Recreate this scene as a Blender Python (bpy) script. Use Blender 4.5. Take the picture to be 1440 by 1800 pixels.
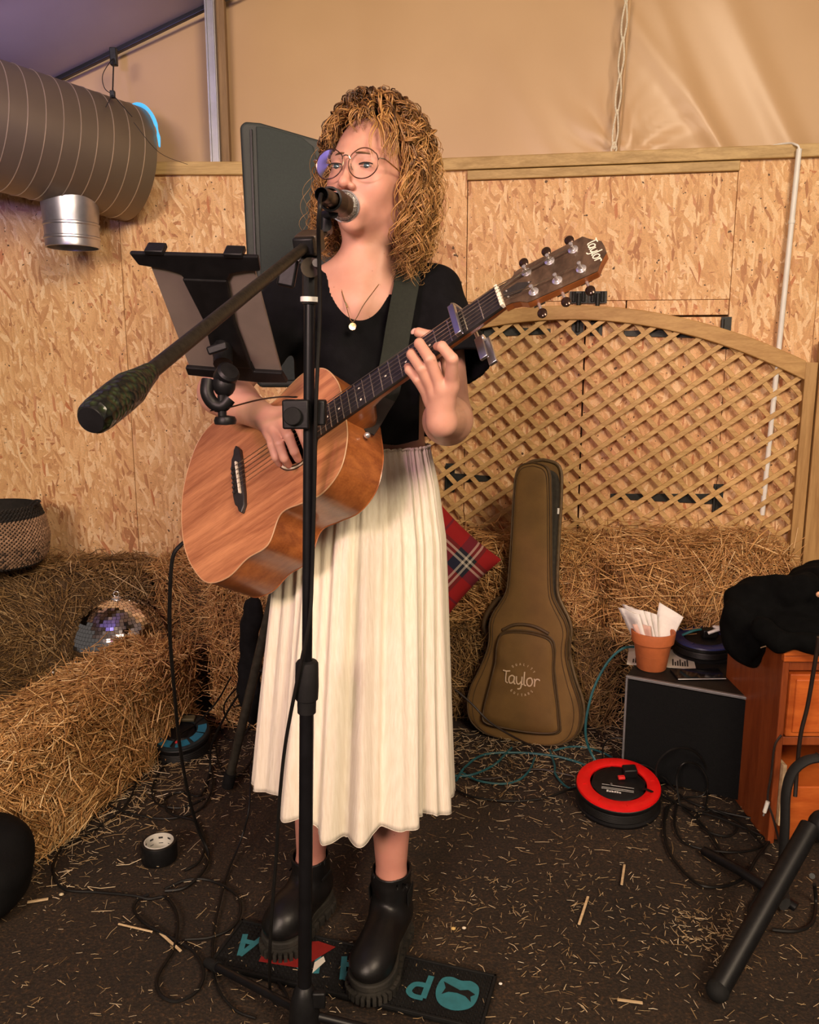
import bpy, math, random
import numpy as np
from mathutils import Vector, Matrix

# ------------------------------------------------------------------ scene, camera, light
for _o in list(bpy.data.objects):
    bpy.data.objects.remove(_o)
SC = bpy.context.scene
COL = SC.collection
FPX, PITCH, CAMH = 1440.0, math.radians(10.5), 1.29
cam_data = bpy.data.cameras.new('camera')
cam_data.sensor_fit = 'HORIZONTAL'
cam_data.sensor_width = 36.0
cam_data.lens = 36.0 * FPX / 1440.0
cam_data.clip_start = 0.02
cam = bpy.data.objects.new('camera', cam_data)
cam.location = (0, 0, CAMH)
cam.rotation_euler = (math.pi / 2 - PITCH, 0, 0)
COL.objects.link(cam)
SC.camera = cam

SC.view_settings.view_transform = 'Standard'
SC.view_settings.look = 'None'
SC.view_settings.gamma = 1.0
SC.view_settings.use_curve_mapping = False
SC.view_settings.exposure = -0.22

world = bpy.data.worlds.new('tent_air')
world.use_nodes = True
world.node_tree.nodes['Background'].inputs[0].default_value = (1.0, 0.86, 0.74, 1)
world.node_tree.nodes['Background'].inputs[1].default_value = 0.13
SC.world = world


def lamp(name, kind, loc, target, energy, color, size=0.3, spot=None, blend=0.5):
    d = bpy.data.lights.new(name, kind)
    d.energy = energy
    d.color = color
    if kind == 'AREA':
        d.shape = 'DISK'
        d.size = size
    else:
        d.shadow_soft_size = size
    if spot:
        d.spot_size = math.radians(spot)
        d.spot_blend = blend
    o = bpy.data.objects.new(name, d)
    o.location = loc
    o.rotation_euler = (Vector(target) - Vector(loc)).to_track_quat('-Z', 'Y').to_euler()
    COL.objects.link(o)
    return o


lamp('stage_lamp_warm', 'AREA', (-1.5, -1.7, 2.55), (-0.2, 2.8, 1.2), 400, (1.0, 0.79, 0.62), 1.5)
lamp('tent_lamp_warm', 'AREA', (1.3, -1.3, 3.1), (0.3, 2.9, 1.3), 190, (1.0, 0.78, 0.56), 1.4)
lamp('stage_lamp_pink', 'SPOT', (-0.75, -0.9, 2.1), (-0.2, 1.6, 1.3), 58, (1.0, 0.24, 0.70), 0.08, 50, 0.9)
lamp('stage_lamp_blue', 'SPOT', (-0.7, 0.5, 1.7), (-1.7, 2.5, 2.6), 190, (0.34, 0.28, 1.0), 0.1, 60, 0.9)
lamp('stage_lamp_green', 'SPOT', (0.9, -0.7, 2.4), (-0.02, 1.6, 0.95), 10, (0.75, 1.0, 0.25), 0.06, 16, 1.0)

# ------------------------------------------------------------------ helpers
_c, _s = math.cos(PITCH), math.sin(PITCH)
C0 = np.array([0, 0, CAMH]); RX = np.array([1., 0, 0]); FW = np.array([0, _c, -_s]); UP = np.array([0, _s, _c])


def V(*a):
    return np.array(a, float)


def ray(x, y):
    return FW + (x - 720) / FPX * RX + (900 - y) / FPX * UP


def P(x, y, Y):            # the point seen at photo pixel x, y that stands Y metres in front of the lens
    r = ray(x, y); return C0 + r * Y / r[1]


def G(x, y, z=0.0):        # the same on a level z above the floor
    r = ray(x, y); return C0 + r * (z - CAMH) / r[2]


def onplane(x, y, p, n):
    r = ray(x, y); return C0 + r * (((p - C0) @ n) / (r @ n))


def unit(v):
    v = np.asarray(v, float); return v / (np.linalg.norm(v) + 1e-12)


def smooth_path(pts, per=8, closed=False):
    p = np.asarray(pts, float)
    if len(p) < 3 and not closed:
        return p
    n = len(p); out = []
    for i in range(n if closed else n - 1):
        if closed:
            a, b, c, d = p[(i - 1) % n], p[i], p[(i + 1) % n], p[(i + 2) % n]
        else:
            a, b, c, d = p[max(i - 1, 0)], p[i], p[i + 1], p[min(i + 2, n - 1)]
        for k in range(per):
            t = k / per
            out.append(0.5 * (2 * b + (c - a) * t + (2 * a - 5 * b + 4 * c - d) * t * t + (3 * b - a - 3 * c + d) * t ** 3))
    if not closed:
        out.append(p[-1])
    return np.array(out)


def frame(z, up=(0, 0, 1)):
    z = unit(z); up = np.asarray(up, float)
    if abs(z @ unit(up)) > 0.98:
        up = V(0, 1, 0)
    x = unit(np.cross(up, z)); y = np.cross(z, x)
    return np.stack([x, y, z], 1)


class MB:
    def __init__(s):
        s.v = []; s.f = []; s.n = 0

    def add(s, v, f):
        v = np.asarray(v, float).reshape(-1, 3)
        s.v.append(v); s.f += [tuple(int(i) + s.n for i in q) for q in f]; s.n += len(v)
        return s

    def box(s, c, half, R=None):
        R = np.eye(3) if R is None else np.asarray(R)
        k = np.array([(x, y, z) for x in (-1, 1) for y in (-1, 1) for z in (-1, 1)], float) * np.asarray(half)
        return s.add(np.asarray(c) + k @ R.T, [(0, 1, 3, 2), (4, 6, 7, 5), (0, 4, 5, 1), (2, 3, 7, 6), (0, 2, 6, 4), (1, 5, 7, 3)])

    def hexa(s, q):          # eight corners: four of one end, four of the other
        return s.add(q, [(0, 3, 2, 1), (4, 5, 6, 7), (0, 1, 5, 4), (1, 2, 6, 5), (2, 3, 7, 6), (3, 0, 4, 7)])

    def tube(s, pts, r, n=8, caps=True, closed=False, flat=1.0, up=None):
        p = np.asarray(pts, float); m = len(p)
        r = np.broadcast_to(np.asarray(r, float), (m,))
        t = np.empty_like(p)
        if closed:
            t = np.roll(p, -1, 0) - np.roll(p, 1, 0)
        else:
            t[1:-1] = p[2:] - p[:-2]; t[0] = p[1] - p[0]; t[-1] = p[-1] - p[-2]
        t /= np.linalg.norm(t, axis=1)[:, None] + 1e-12
        if up is not None:
            u = np.cross(t, np.asarray(up, float)); u /= np.linalg.norm(u, axis=1)[:, None] + 1e-9
        else:
            u = np.empty_like(p); a = V(0, 0, 1) if abs(t[0][2]) < 0.9 else V(1, 0, 0)
            u[0] = unit(np.cross(t[0], a))
            for i in range(1, m):
                q = u[i - 1] - t[i] * (u[i - 1] @ t[i]); u[i] = unit(q)
        w = np.cross(t, u)
        a = np.arange(n) * 2 * math.pi / n
        v = p[:, None] + r[:, None, None] * (np.cos(a)[None, :, None] * u[:, None] + flat * np.sin(a)[None, :, None] * w[:, None])
        f = []
        for i in range(m if closed else m - 1):
            j = (i + 1) % m
            for k in range(n):
                l = (k + 1) % n
                f.append((i * n + k, i * n + l, j * n + l, j * n + k))
        if caps and not closed:
            f.append(tuple(range(n - 1, -1, -1))); f.append(tuple((m - 1) * n + k for k in range(n)))
        return s.add(v.reshape(-1, 3), f)

    def lathe(s, prof, n=24, c=(0, 0, 0), R=None, sweep=2 * math.pi):
        R = np.eye(3) if R is None else np.asarray(R)
        full = abs(sweep - 2 * math.pi) < 1e-6
        a = np.arange(n if full else n + 1) * sweep / n
        m = len(a); v = []
        for (r, z) in prof:
            v.append(np.stack([r * np.cos(a), r * np.sin(a), np.full(m, z)], 1))
        f = []
        for i in range(len(prof) - 1):
            for k in range(m if full else m - 1):
                l = (k + 1) % m
                f.append((i * m + k, i * m + l, (i + 1) * m + l, (i + 1) * m + k))
        return s.add(np.asarray(c) + np.concatenate(v) @ R.T, f)

    def ball(s, c, r, n=16, R=None):
        r = np.broadcast_to(np.asarray(r, float), (3,))
        R = np.eye(3) if R is None else np.asarray(R)
        m = n // 2; v = []; f = []
        for i in range(m + 1):
            th = math.pi * i / m
            for k in range(n):
                ph = 2 * math.pi * k / n
                v.append((math.sin(th) * math.cos(ph) * r[0], math.sin(th) * math.sin(ph) * r[1], math.cos(th) * r[2]))
        for i in range(m):
            for k in range(n):
                l = (k + 1) % n
                f.append((i * n + k, (i + 1) * n + k, (i + 1) * n + l, i * n + l))
        return s.add(np.asarray(c) + np.array(v) @ R.T, f)

    def grid(s, g, closed_u=False, closed_v=False):
        g = np.asarray(g, float); a, b = g.shape[:2]; f = []
        for i in range(a if closed_u else a - 1):
            for j in range(b if closed_v else b - 1):
                f.append((i * b + j, ((i + 1) % a) * b + j, ((i + 1) % a) * b + (j + 1) % b, i * b + (j + 1) % b))
        return s.add(g.reshape(-1, 3), f)

    def prism(s, poly, depth, o=(0, 0, 0), R=None):   # outline in the x, y plane of R, thickened along its z from 0 to depth
        R = np.eye(3) if R is None else np.asarray(R)
        p = np.asarray(poly, float); n = len(p)
        lo = np.c_[p, np.zeros(n)]; hi = np.c_[p, np.full(n, depth)]
        f = [tuple(range(n - 1, -1, -1)), tuple(range(n, 2 * n))]
        f += [(i, (i + 1) % n, n + (i + 1) % n, n + i) for i in range(n)]
        return s.add(np.asarray(o) + np.r_[lo, hi] @ R.T, f)

    def build(s, name, mat, parent=None, smooth=True, bevel=0.0, seg=2, solid=0.0, angle=40):
        v = np.concatenate(s.v) if s.v else np.zeros((0, 3))
        return meshobj(name, v, s.f, mat, parent, smooth, bevel, seg, solid, angle)


ORG = {}


def meshobj(name, v, f, mat, parent=None, smooth=True, bevel=0.0, seg=2, solid=0.0, angle=40):
    org = ORG[parent.name] if parent is not None else v.min(0) * [.5, .5, 1] + v.max(0) * [.5, .5, 0]
    me = bpy.data.meshes.new(name)
    if isinstance(f, np.ndarray):
        k = f.shape[1]
        me.vertices.add(len(v)); me.vertices.foreach_set('co', (v - org).astype(np.float32).ravel())
        me.loops.add(f.size); me.loops.foreach_set('vertex_index', f.astype(np.int32).ravel())
        me.polygons.add(len(f)); me.polygons.foreach_set('loop_start', np.arange(len(f), dtype=np.int32) * k)
        me.update(calc_edges=True)
    else:
        me.from_pydata((v - org).tolist(), [], f)
    me.materials.append(mat)
    if smooth:
        me.polygons.foreach_set('use_smooth', np.ones(len(me.polygons), bool))
        if angle < 180:
            try:
                me.set_sharp_from_angle(angle=math.radians(angle))
            except Exception:
                pass
    o = bpy.data.objects.new(name, me); COL.objects.link(o)
    if parent is not None:
        o.parent = parent
    else:
        o.location = org
    ORG[o.name] = org
    if solid:
        m = o.modifiers.new('thickness', 'SOLIDIFY'); m.thickness = solid; m.offset = 0
    if bevel:
        m = o.modifiers.new('bevel', 'BEVEL'); m.width = bevel; m.segments = seg; m.limit_method = 'ANGLE'; m.angle_limit = math.radians(40)
    return o


def tag(o, label, cat=None, group=None, kind=None):
    if label: o['label'] = label
    if cat: o['category'] = cat
    if group: o['group'] = group
    if kind: o['kind'] = kind
    return o


def thing(name, label, cat, loc, group=None, kind=None):
    o = bpy.data.objects.new(name, None); COL.objects.link(o)
    o.empty_display_size = 0.05
    o.location = loc; ORG[o.name] = np.asarray(loc, float)
    return tag(o, label, cat, group, kind)


# ------------------------------------------------------------------ materials
def mat(name, col, rough=0.6, metal=0.0, var=0.12, scale=30.0, bump=0.0, bscale=None, spec=0.5, sss=0.0, coat=0.0, emit=None, sheen=0.0, stretch=None):
    m = bpy.data.materials.new(name); m.use_nodes = True
    nt = m.node_tree; b = nt.nodes['Principled BSDF']
    tc = nt.nodes.new('ShaderNodeTexCoord'); no = nt.nodes.new('ShaderNodeTexNoise')
    no.inputs['Scale'].default_value = scale; no.inputs['Detail'].default_value = 4
    src = tc.outputs['Object']
    if stretch:
        mp = nt.nodes.new('ShaderNodeMapping'); mp.inputs['Scale'].default_value = stretch
        nt.links.new(src, mp.inputs['Vector']); src = mp.outputs['Vector']
    nt.links.new(src, no.inputs['Vector'])
    rp = nt.nodes.new('ShaderNodeValToRGB')
    c = np.array(col[:3], float)
    rp.color_ramp.elements[0].color = (*np.clip(c * (1 - var), 0, 1), 1); rp.color_ramp.elements[0].position = 0.3
    rp.color_ramp.elements[1].color = (*np.clip(c * (1 + var), 0, 1), 1); rp.color_ramp.elements[1].position = 0.7
    nt.links.new(no.outputs['Fac'], rp.inputs['Fac']); nt.links.new(rp.outputs['Color'], b.inputs['Base Color'])
    b.inputs['Roughness'].default_value = rough; b.inputs['Metallic'].default_value = metal
    b.inputs['Specular IOR Level'].default_value = spec
    b.inputs['Coat Weight'].default_value = coat
    b.inputs['Coat Roughness'].default_value = 0.15
    if sheen:
        b.inputs['Sheen Weight'].default_value = sheen
    if sss:
        b.inputs['Subsurface Weight'].default_value = sss
        b.inputs['Subsurface Radius'].default_value = (1.0, 0.35, 0.2); b.inputs['Subsurface Scale'].default_value = 0.008
    if emit:
        b.inputs['Emission Color'].default_value = (*emit[:3], 1); b.inputs['Emission Strength'].default_value = emit[3]
    if bump:
        n2 = nt.nodes.new('ShaderNodeTexNoise'); n2.inputs['Scale'].default_value = bscale or scale * 3; n2.inputs['Detail'].default_value = 3
        nt.links.new(src, n2.inputs['Vector'])
        bp = nt.nodes.new('ShaderNodeBump'); bp.inputs['Strength'].default_value = bump; bp.inputs['Distance'].default_value = 0.004
        nt.links.new(n2.outputs['Fac'], bp.inputs['Height']); nt.links.new(bp.outputs['Normal'], b.inputs['Normal'])
    return m


class NT:                  # short hand for node graphs
    def __init__(s, name):
        s.m = bpy.data.materials.new(name); s.m.use_nodes = True; s.t = s.m.node_tree; s.b = s.t.nodes['Principled BSDF']

    def n(s, kind, **kw):
        o = s.t.nodes.new('ShaderNode' + kind)
        for k, v in kw.items():
            if k.startswith('i_'):
                o.inputs[k[2:].replace('_', ' ')].default_value = v
            else:
                setattr(o, k, v)
        return o

    def l(s, a, b):
        s.t.links.new(a, b)

    def math(s, op, a, b=None):
        o = s.n('Math', operation=op)
        for i, q in enumerate((a, b)):
            if q is None: continue
            if isinstance(q, (int, float)): o.inputs[i].default_value = q
            else: s.l(q, o.inputs[i])
        return o.outputs[0]

    def mix(s, fac, a, b, mode='MIX'):
        o = s.n('Mix', data_type='RGBA', blend_type=mode)
        for k, q in ((0, fac), (6, a), (7, b)):
            if isinstance(q, (int, float)): o.inputs[k].default_value = q
            elif isinstance(q, tuple): o.inputs[k].default_value = (*q[:3], 1)
            else: s.l(q, o.inputs[k])
        return o.outputs[2]

    def ramp(s, fac, stops, interp='LINEAR'):
        o = s.n('ValToRGB'); e = o.color_ramp.elements; o.color_ramp.interpolation = interp
        while len(e) < len(stops): e.new(0.5)
        for q, (p, c) in zip(e, stops):
            q.position = p; q.color = (*c[:3], 1)
        s.l(fac, o.inputs[0]); return o.outputs[0]

    def bump(s, h, strength=0.3, dist=0.003):
        o = s.n('Bump', i_Strength=strength, i_Distance=dist); s.l(h, o.inputs['Height']); s.l(o.outputs[0], s.b.inputs['Normal'])


def wood_mat(name, c1, c2, axis=(1, 14, 14), scale=3.0, rough=0.55, coat=0.0, rot=(0, 0, 0), bump=0.08):
    k = NT(name); tc = k.n('TexCoord')
    mp = k.n('Mapping'); mp.inputs['Scale'].default_value = axis; mp.inputs['Rotation'].default_value = rot
    k.l(tc.outputs['Object'], mp.inputs[0])
    a = k.n('TexNoise', i_Scale=scale, i_Detail=6.0, i_Distortion=0.6); k.l(mp.outputs[0], a.inputs[0])
    b = k.n('TexNoise', i_Scale=scale * 7, i_Detail=3.0); k.l(mp.outputs[0], b.inputs[0])
    f = k.math('ADD', k.math('MULTIPLY', a.outputs[0], 0.7), k.math('MULTIPLY', b.outputs[0], 0.3))
    info = k.n('ObjectInfo')
    col = k.ramp(f, [(0.36, c1), (0.5, tuple((np.array(c1) + c2) / 2)), (0.62, c2)])
    tone = k.ramp(info.outputs['Random'], [(0.0, (.82, .82, .82)), (1.0, (1, 1, 1))])
    k.l(k.mix(1.0, col, tone, 'MULTIPLY'), k.b.inputs['Base Color'])
    k.b.inputs['Roughness'].default_value = rough; k.b.inputs['Coat Weight'].default_value = coat
    k.b.inputs['Coat Roughness'].default_value = 0.2
    k.bump(f, bump)
    return k.m


def osb_mat():
    k = NT('strand_board'); tc = k.n('TexCoord')
    info = k.n('ObjectInfo')
    add = k.n('VectorMath', operation='ADD'); k.l(tc.outputs['Object'], add.inputs[0])
    sc = k.n('VectorMath', operation='SCALE'); sc.inputs[0].default_value = (7, 0, 5); k.l(info.outputs['Random'], sc.inputs['Scale'])
    k.l(sc.outputs[0], add.inputs[1]); base = add.outputs[0]
    wob = k.n('TexNoise', i_Scale=14.0, i_Detail=2.0); k.l(base, wob.inputs[0])
    w2 = k.n('VectorMath', operation='SCALE'); k.l(wob.outputs['Color'], w2.inputs[0]); w2.inputs['Scale'].default_value = 0.009
    w3 = k.n('VectorMath', operation='ADD'); k.l(base, w3.inputs[0]); k.l(w2.outputs[0], w3.inputs[1]); base = w3.outputs[0]
    cols = [(0.0, (.42, .18, .075)), (0.08, (.60, .32, .14)), (0.35, (.70, .41, .185)), (0.70, (.79, .50, .25)), (0.93, (.89, .65, .385)), (1.0, (.52, .19, .07))]
    layers = []; hts = []
    for i, (ang, sx, sy) in enumerate([(86, 62, 11), (-52, 58, 10), (58, 70, 12), (-24, 62, 10), (30, 84, 14), (3, 106, 18)]):
        m0 = k.n('Mapping'); m0.inputs['Rotation'].default_value = (0, math.radians(ang), 0); k.l(base, m0.inputs[0])
        mp = k.n('Mapping'); mp.inputs['Scale'].default_value = (sx, 0.0, sy); mp.inputs['Location'].default_value = (i * 3.1, 0, i * 1.7)
        k.l(m0.outputs[0], mp.inputs[0])
        v = k.n('TexVoronoi', i_Scale=1.0, i_Randomness=1.0); v.voronoi_dimensions = '3D'; k.l(mp.outputs[0], v.inputs['Vector'])
        sep = k.n('SeparateColor'); k.l(v.outputs['Color'], sep.inputs[0])
        layers.append((k.ramp(sep.outputs[0], cols), sep.outputs[1], v.outputs['Distance']))
    col, _, h = layers[0]
    for (c, sel, d) in layers[1:]:
        m = k.math('GREATER_THAN', sel, 0.66)
        col = k.mix(m, col, c)
        mm = k.n('Mix', data_type='FLOAT'); k.l(m, mm.inputs[0]); k.l(h, mm.inputs[2]); k.l(k.math('MULTIPLY', d, 1.3), mm.inputs[3]); h = mm.outputs[0]
    fine = k.n('TexNoise', i_Scale=260.0, i_Detail=3.0); k.l(base, fine.inputs[0])
    col = k.mix(0.35, col, k.ramp(fine.outputs[0], [(0.3, (.55, .55, .55)), (0.7, (1.25, 1.2, 1.1))]), 'MULTIPLY')
    spk = k.n('TexNoise', i_Scale=70.0, i_Detail=1.0); k.l(base, spk.inputs[0])
    col = k.mix(k.math('GREATER_THAN', spk.outputs[0], 0.735), col, (.10, .05, .02))
    k.l(col, k.b.inputs['Base Color']); k.b.inputs['Roughness'].default_value = 0.62
    k.bump(h, 0.35, 0.003)
    return k.m


def straw_mat(name, cols):
    k = NT(name); at = k.n('Attribute', attribute_name='tone')
    c = k.ramp(at.outputs['Fac'], [(i / (len(cols) - 1), q) for i, q in enumerate(cols)])
    k.l(c, k.b.inputs['Base Color']); k.b.inputs['Roughness'].default_value = 0.5
    return k.m


M = {}
M['osb'] = osb_mat()
M['pine'] = wood_mat('planed_pine', (.40, .25, .08), (.62, .42, .17), axis=(1.2, 16, 16))
M['trellis_arch'] = wood_mat('trellis_arch_wood', (.46, .25, .075), (.64, .39, .14), axis=(1.2, 16, 16))
M['lath'] = wood_mat('trellis_lath_wood', (.50, .29, .095), (.72, .47, .19), axis=(1.5, 20, 20), scale=4)
M['post'] = wood_mat('trellis_post_wood', (.38, .20, .06), (.55, .33, .12), axis=(16, 16, 1.2))
M['alu'] = mat('aluminium', (.30, .30, .32), 0.45, 0.7, 0.15, 8, 0.1, 60)
M['black_plastic'] = mat('black_plastic', (.006, .006, .0065), 0.45, 0, .3, 60, .05, 300, spec=.3)
M['black_metal'] = mat('black_metal', (.005, .005, .006), 0.36, 0.0, .3, 40, spec=0.35)
M['dark_iron'] = mat('black_iron', (.012, .014, .012), 0.5, 0.2, .4, 80, 0.2, 200)
M['cable'] = mat('black_cable', (.006, .0055, .005), 0.5, 0, .3, 50, spec=.3)
M['chrome'] = mat('chrome', (.86, .86, .88), 0.22, 0.85, .06, 30)
M['rubber'] = mat('black_rubber', (.007, .007, .007), 0.75, 0, .3, 50, .1, 200, spec=.25)
M['white'] = mat('white_plastic', (.80, .79, .74), 0.4, 0, .04, 20)


# straws: thin three-sided stalks with a bend, all numpy
def straws(pos, dirs, length, width, rng, bend=0.15, sway=None):
    n = len(pos); d = dirs / (np.linalg.norm(dirs, axis=1)[:, None] + 1e-9)
    a = np.tile(V(0, 0, 1), (n, 1)); a[np.abs(d[:, 2]) > .9] = (1, 0, 0)
    u = np.cross(d, a); u /= np.linalg.norm(u, axis=1)[:, None]; w = np.cross(d, u)
    ph = rng.random(n) * 6.283; bd = (np.cos(ph)[:, None] * u + np.sin(ph)[:, None] * w) * (length * bend * rng.normal(0, 1, n))[:, None]
    if sway is not None: bd = bd * sway
    vs = np.empty((n, 9, 3))
    for k, t in enumerate((-.5, 0., .5)):
        cpt = pos + d * (length * t)[:, None] + bd * (0.25 - t * t)
        for j in range(3):
            an = j * 2.0944 + ph
            rr = width * (.5 if k == 1 else .38)
            vs[:, k * 3 + j] = cpt + (np.cos(an) * rr)[:, None] * u + (np.sin(an) * rr)[:, None] * w * .6
    q = []
    for k in range(2):
        for j in range(3):
            q.append((k * 3 + j, k * 3 + (j + 1) % 3, (k + 1) * 3 + (j + 1) % 3, (k + 1) * 3 + j))
    f = (np.arange(n)[:, None, None] * 9 + np.array(q)[None]).reshape(-1, 4)
    return vs.reshape(-1, 3), f


def straw_obj(name, v, f, tone, m, parent):
    o = meshobj(name, v, f, m, parent, smooth=False)
    at = o.data.attributes.new('tone', 'FLOAT', 'POINT'); at.data.foreach_set('value', np.repeat(tone, 9).astype(np.float32))
    o['kind'] = 'stuff'
    return o


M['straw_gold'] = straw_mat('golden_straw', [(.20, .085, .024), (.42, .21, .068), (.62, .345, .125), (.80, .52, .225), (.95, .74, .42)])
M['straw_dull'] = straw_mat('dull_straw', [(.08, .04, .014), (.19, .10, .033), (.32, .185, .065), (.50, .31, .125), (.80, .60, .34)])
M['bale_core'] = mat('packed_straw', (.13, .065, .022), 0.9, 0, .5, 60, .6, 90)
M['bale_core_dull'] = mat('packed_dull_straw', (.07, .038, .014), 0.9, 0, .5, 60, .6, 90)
# ------------------------------------------------------------------ the setting
# floor: trodden earth under straw litter
k = NT('trodden_earth'); tc = k.n('TexCoord')
a = k.n('TexNoise', i_Scale=2.2, i_Detail=6.0); k.l(tc.outputs['Object'], a.inputs[0])
b = k.n('TexNoise', i_Scale=170.0, i_Detail=4.0); k.l(tc.outputs['Object'], b.inputs[0])
c1 = k.ramp(a.outputs[0], [(0.3, (.016, .009, .0045)), (0.55, (.032, .018, .0085)), (0.75, (.048, .027, .012))])
c2 = k.ramp(b.outputs[0], [(0.35, (.35, .35, .35)), (0.58, (1.0, 1, 1)), (0.72, (2.6, 2.2, 1.7))])
k.l(k.mix(1.0, c1, c2, 'MULTIPLY'), k.b.inputs['Base Color']); k.b.inputs['Roughness'].default_value = .9
k.bump(b.outputs[0], .6, .006)
M['earth'] = k.m
nx, ny = 60, 60
gx, gy = np.meshgrid(np.linspace(-3.2, 3.2, nx), np.linspace(-2.2, 4.2, ny), indexing='ij')
gz = -0.004 + 0.0025 * np.sin(gx * 7 + gy * 3) * np.sin(gy * 5.3 - gx * 2)
fl = MB().grid(np.stack([gx, gy, gz], -1)[:, ::-1]).build('floor', M['earth'], smooth=True, solid=0.0)
tag(fl, 'dark trodden earth floor littered with straw', 'floor', kind='structure')

# --- wall planes: straight on the left, bending towards the lens on the right
WB = -0.2
TOPZ = 2.0335
LP, LN = V(0, 3.337, 0), V(0, 1, 0)
RP = V(WB, 3.337, 0); RD = unit(V(1, -.165, 0)); RN = V(-RD[1], RD[0], 0)


def WL(x, y, off=0.0): return onplane(x, y, LP - LN * off, LN)
def WR(x, y, off=0.0): return onplane(x, y, RP - RN * off, RN)


def sheet(parent, q4, n, name='osb_sheet', thick=0.018, m='osb', bevel=0.0012):
    q4 = np.asarray(q4); ctr = q4.mean(0)
    q = ctr + (q4 - ctr) * (1 - 0.0025 / np.abs(q4 - ctr).max())
    return MB().hexa(np.r_[q, q + n * thick]).build(name, M[m], parent, smooth=False, bevel=bevel)


def rectL(x0, x1, z0, z1, off=0):
    y = 3.337 - off; return [V(x0, y, z0), V(x1, y, z0), V(x1, y, z1), V(x0, y, z1)]


def rdist(p): return (p - RP) @ RD
def rpt(s, z, off=0.0): return RP + RD * s - RN * off + V(0, 0, z)
def rectR(s0, s1, z0, z1, off=0): return [rpt(s0, z0, off), rpt(s1, z0, off), rpt(s1, z1, off), rpt(s0, z1, off)]


wl = MB().box((-1.35, 3.337 + .035, 1.0), (1.16, .012, 1.0)).build('wall_left', M['bale_core'], smooth=False)
tag(wl, 'strand board partition behind the basket and the loudspeaker', 'wall', kind='structure')
xs = WL(222, 600)[0]
for x0, x1, z0, z1 in [(-2.5, xs - .62, 0, 1.69), (-2.5, xs - .62, 1.69, TOPZ), (xs - .62, xs, 0, TOPZ), (xs, WB, 0, TOPZ)]:
    sheet(wl, rectL(x0, x1, z0, z1), LN)
wr = MB().hexa(np.r_[rectR(0, 2.3, 0.0, 2.0, -.025), rectR(0, 2.3, 0.0, 2.0, -.05)]).build('wall_right', M['bale_core'], smooth=False)
tag(wr, 'strand board partition with hatch behind the trellis', 'wall', kind='structure')
s1 = rdist(WR(821, 400)); s2 = rdist(WR(1292, 400)); zh = WR(1050, 529)[2]; zt = WR(1060, 310)[2]
sc_ = rdist(WR(1022, 760)); sr = rdist(WR(1257, 760)); sl = rdist(WR(803, 700))
sheet(wr, rectR(0, s1, 0, TOPZ), RN)
sheet(wr, rectR(s1, s2, zh, zt, .004), RN)
sheet(wr, rectR(s1, rdist(WR(1102, 520)), zh - .055, zh, .0), RN)
sheet(wr, rectR(rdist(WR(1102, 520)), s2, zh - .055, zh, .001), RN)
sheet(wr, rectR(s2, s2 + .30, 0, TOPZ), RN)
sheet(wr, rectR(s2 + .30, 2.3, 0, TOPZ), RN)
# two shutter doors under the hatch
hinge_rows = {}
for i, (a0, a1, lab) in enumerate([(s1, sc_, 'left strand board shutter door behind the trellis'), (sc_, s2, 'right strand board shutter door behind the trellis')]):
    d = sheet(None, rectR(a0 + .002, a1 - .002, .25, zh - .06, .006), RN, 'door_%d' % (i + 1))
    tag(d, lab, 'door', kind='structure')
    rows = [(582, 0), (870, 0)] if i else [(583, 1), (840, 1)]
    for (py, side) in rows:
        px0, px1 = ((1097, 1268) if py < 700 else (1073, 1255)) if not side else ((848, 968) if py < 700 else (786, 868))
        A, B = rdist(WR(px0, py)), rdist(WR(px1, py)); zc = WR((px0 + px1) / 2, py + (4 if not side else 0))[2]
        wN, wW = .010, .020
        if side: q = [rpt(A, zc - wW, .007), rpt(B, zc - wN, .007), rpt(B, zc + wN, .007), rpt(A, zc + wW, .007)]
        else: q = [rpt(A, zc - wN, .007), rpt(B, zc - wW, .007), rpt(B, zc + wW, .007), rpt(A, zc + wN, .007)]
        h = MB().hexa(np.r_[np.array(q), np.array(q) - RN * .006]).build('strap_hinge', M['dark_iron'], d, smooth=False, bevel=.001)
        e = A if side else B
        MB().hexa(np.r_[rectR(e - .004, e + .032, zc - .058, zc + .058, .007), rectR(e - .004, e + .032, zc - .058, zc + .058, .012)]).build('hinge_plate', M['dark_iron'], h, smooth=False)
        MB().tube([rpt(e, zc - .05, .016), rpt(e, zc + .05, .016)], .007, 8).build('hinge_pin', M['dark_iron'], h)
for bx in (1016, 1049):
    bs = rdist(WR(bx, 560)); zc = WR(bx, 562)[2]; zu = WR(bx, 522)[2]
    t = thing('door_bolt', 'black slide bolt on the shutter meeting edge, %s of the two' % ('left' if bx < 1030 else 'right'), 'bolt', rpt(bs, zc, .02), 'slide bolts on the shutters')
    MB().hexa(np.r_[rectR(bs - .022, bs + .022, zc - .06, zc + .03, .008), rectR(bs - .022, bs + .022, zc - .06, zc + .03, .012)]).build('bolt_plate', M['dark_iron'], t, smooth=False)
    MB().hexa(np.r_[rectR(bs - .034, bs + .034, zu - .024, zu + .020, .008), rectR(bs - .034, bs + .034, zu - .024, zu + .020, .012)]).build('keeper_plate', M['dark_iron'], t, smooth=False)
    MB().tube([rpt(bs, zc - .045, .018), rpt(bs, zu + .012, .018)], .008, 10).build('bolt_rod', M['dark_iron'], t)
    MB().tube([rpt(bs, zc, .018), rpt(bs, zc, .045)], .005, 8).build('knob', M['chrome'], t)
    for kx in (-.018, .018):
        MB().tube([rpt(bs + kx, zu - .018, .012), rpt(bs + kx, zu + .018, .012)], .008, 8).build('keeper_loop', M['dark_iron'], t)

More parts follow.
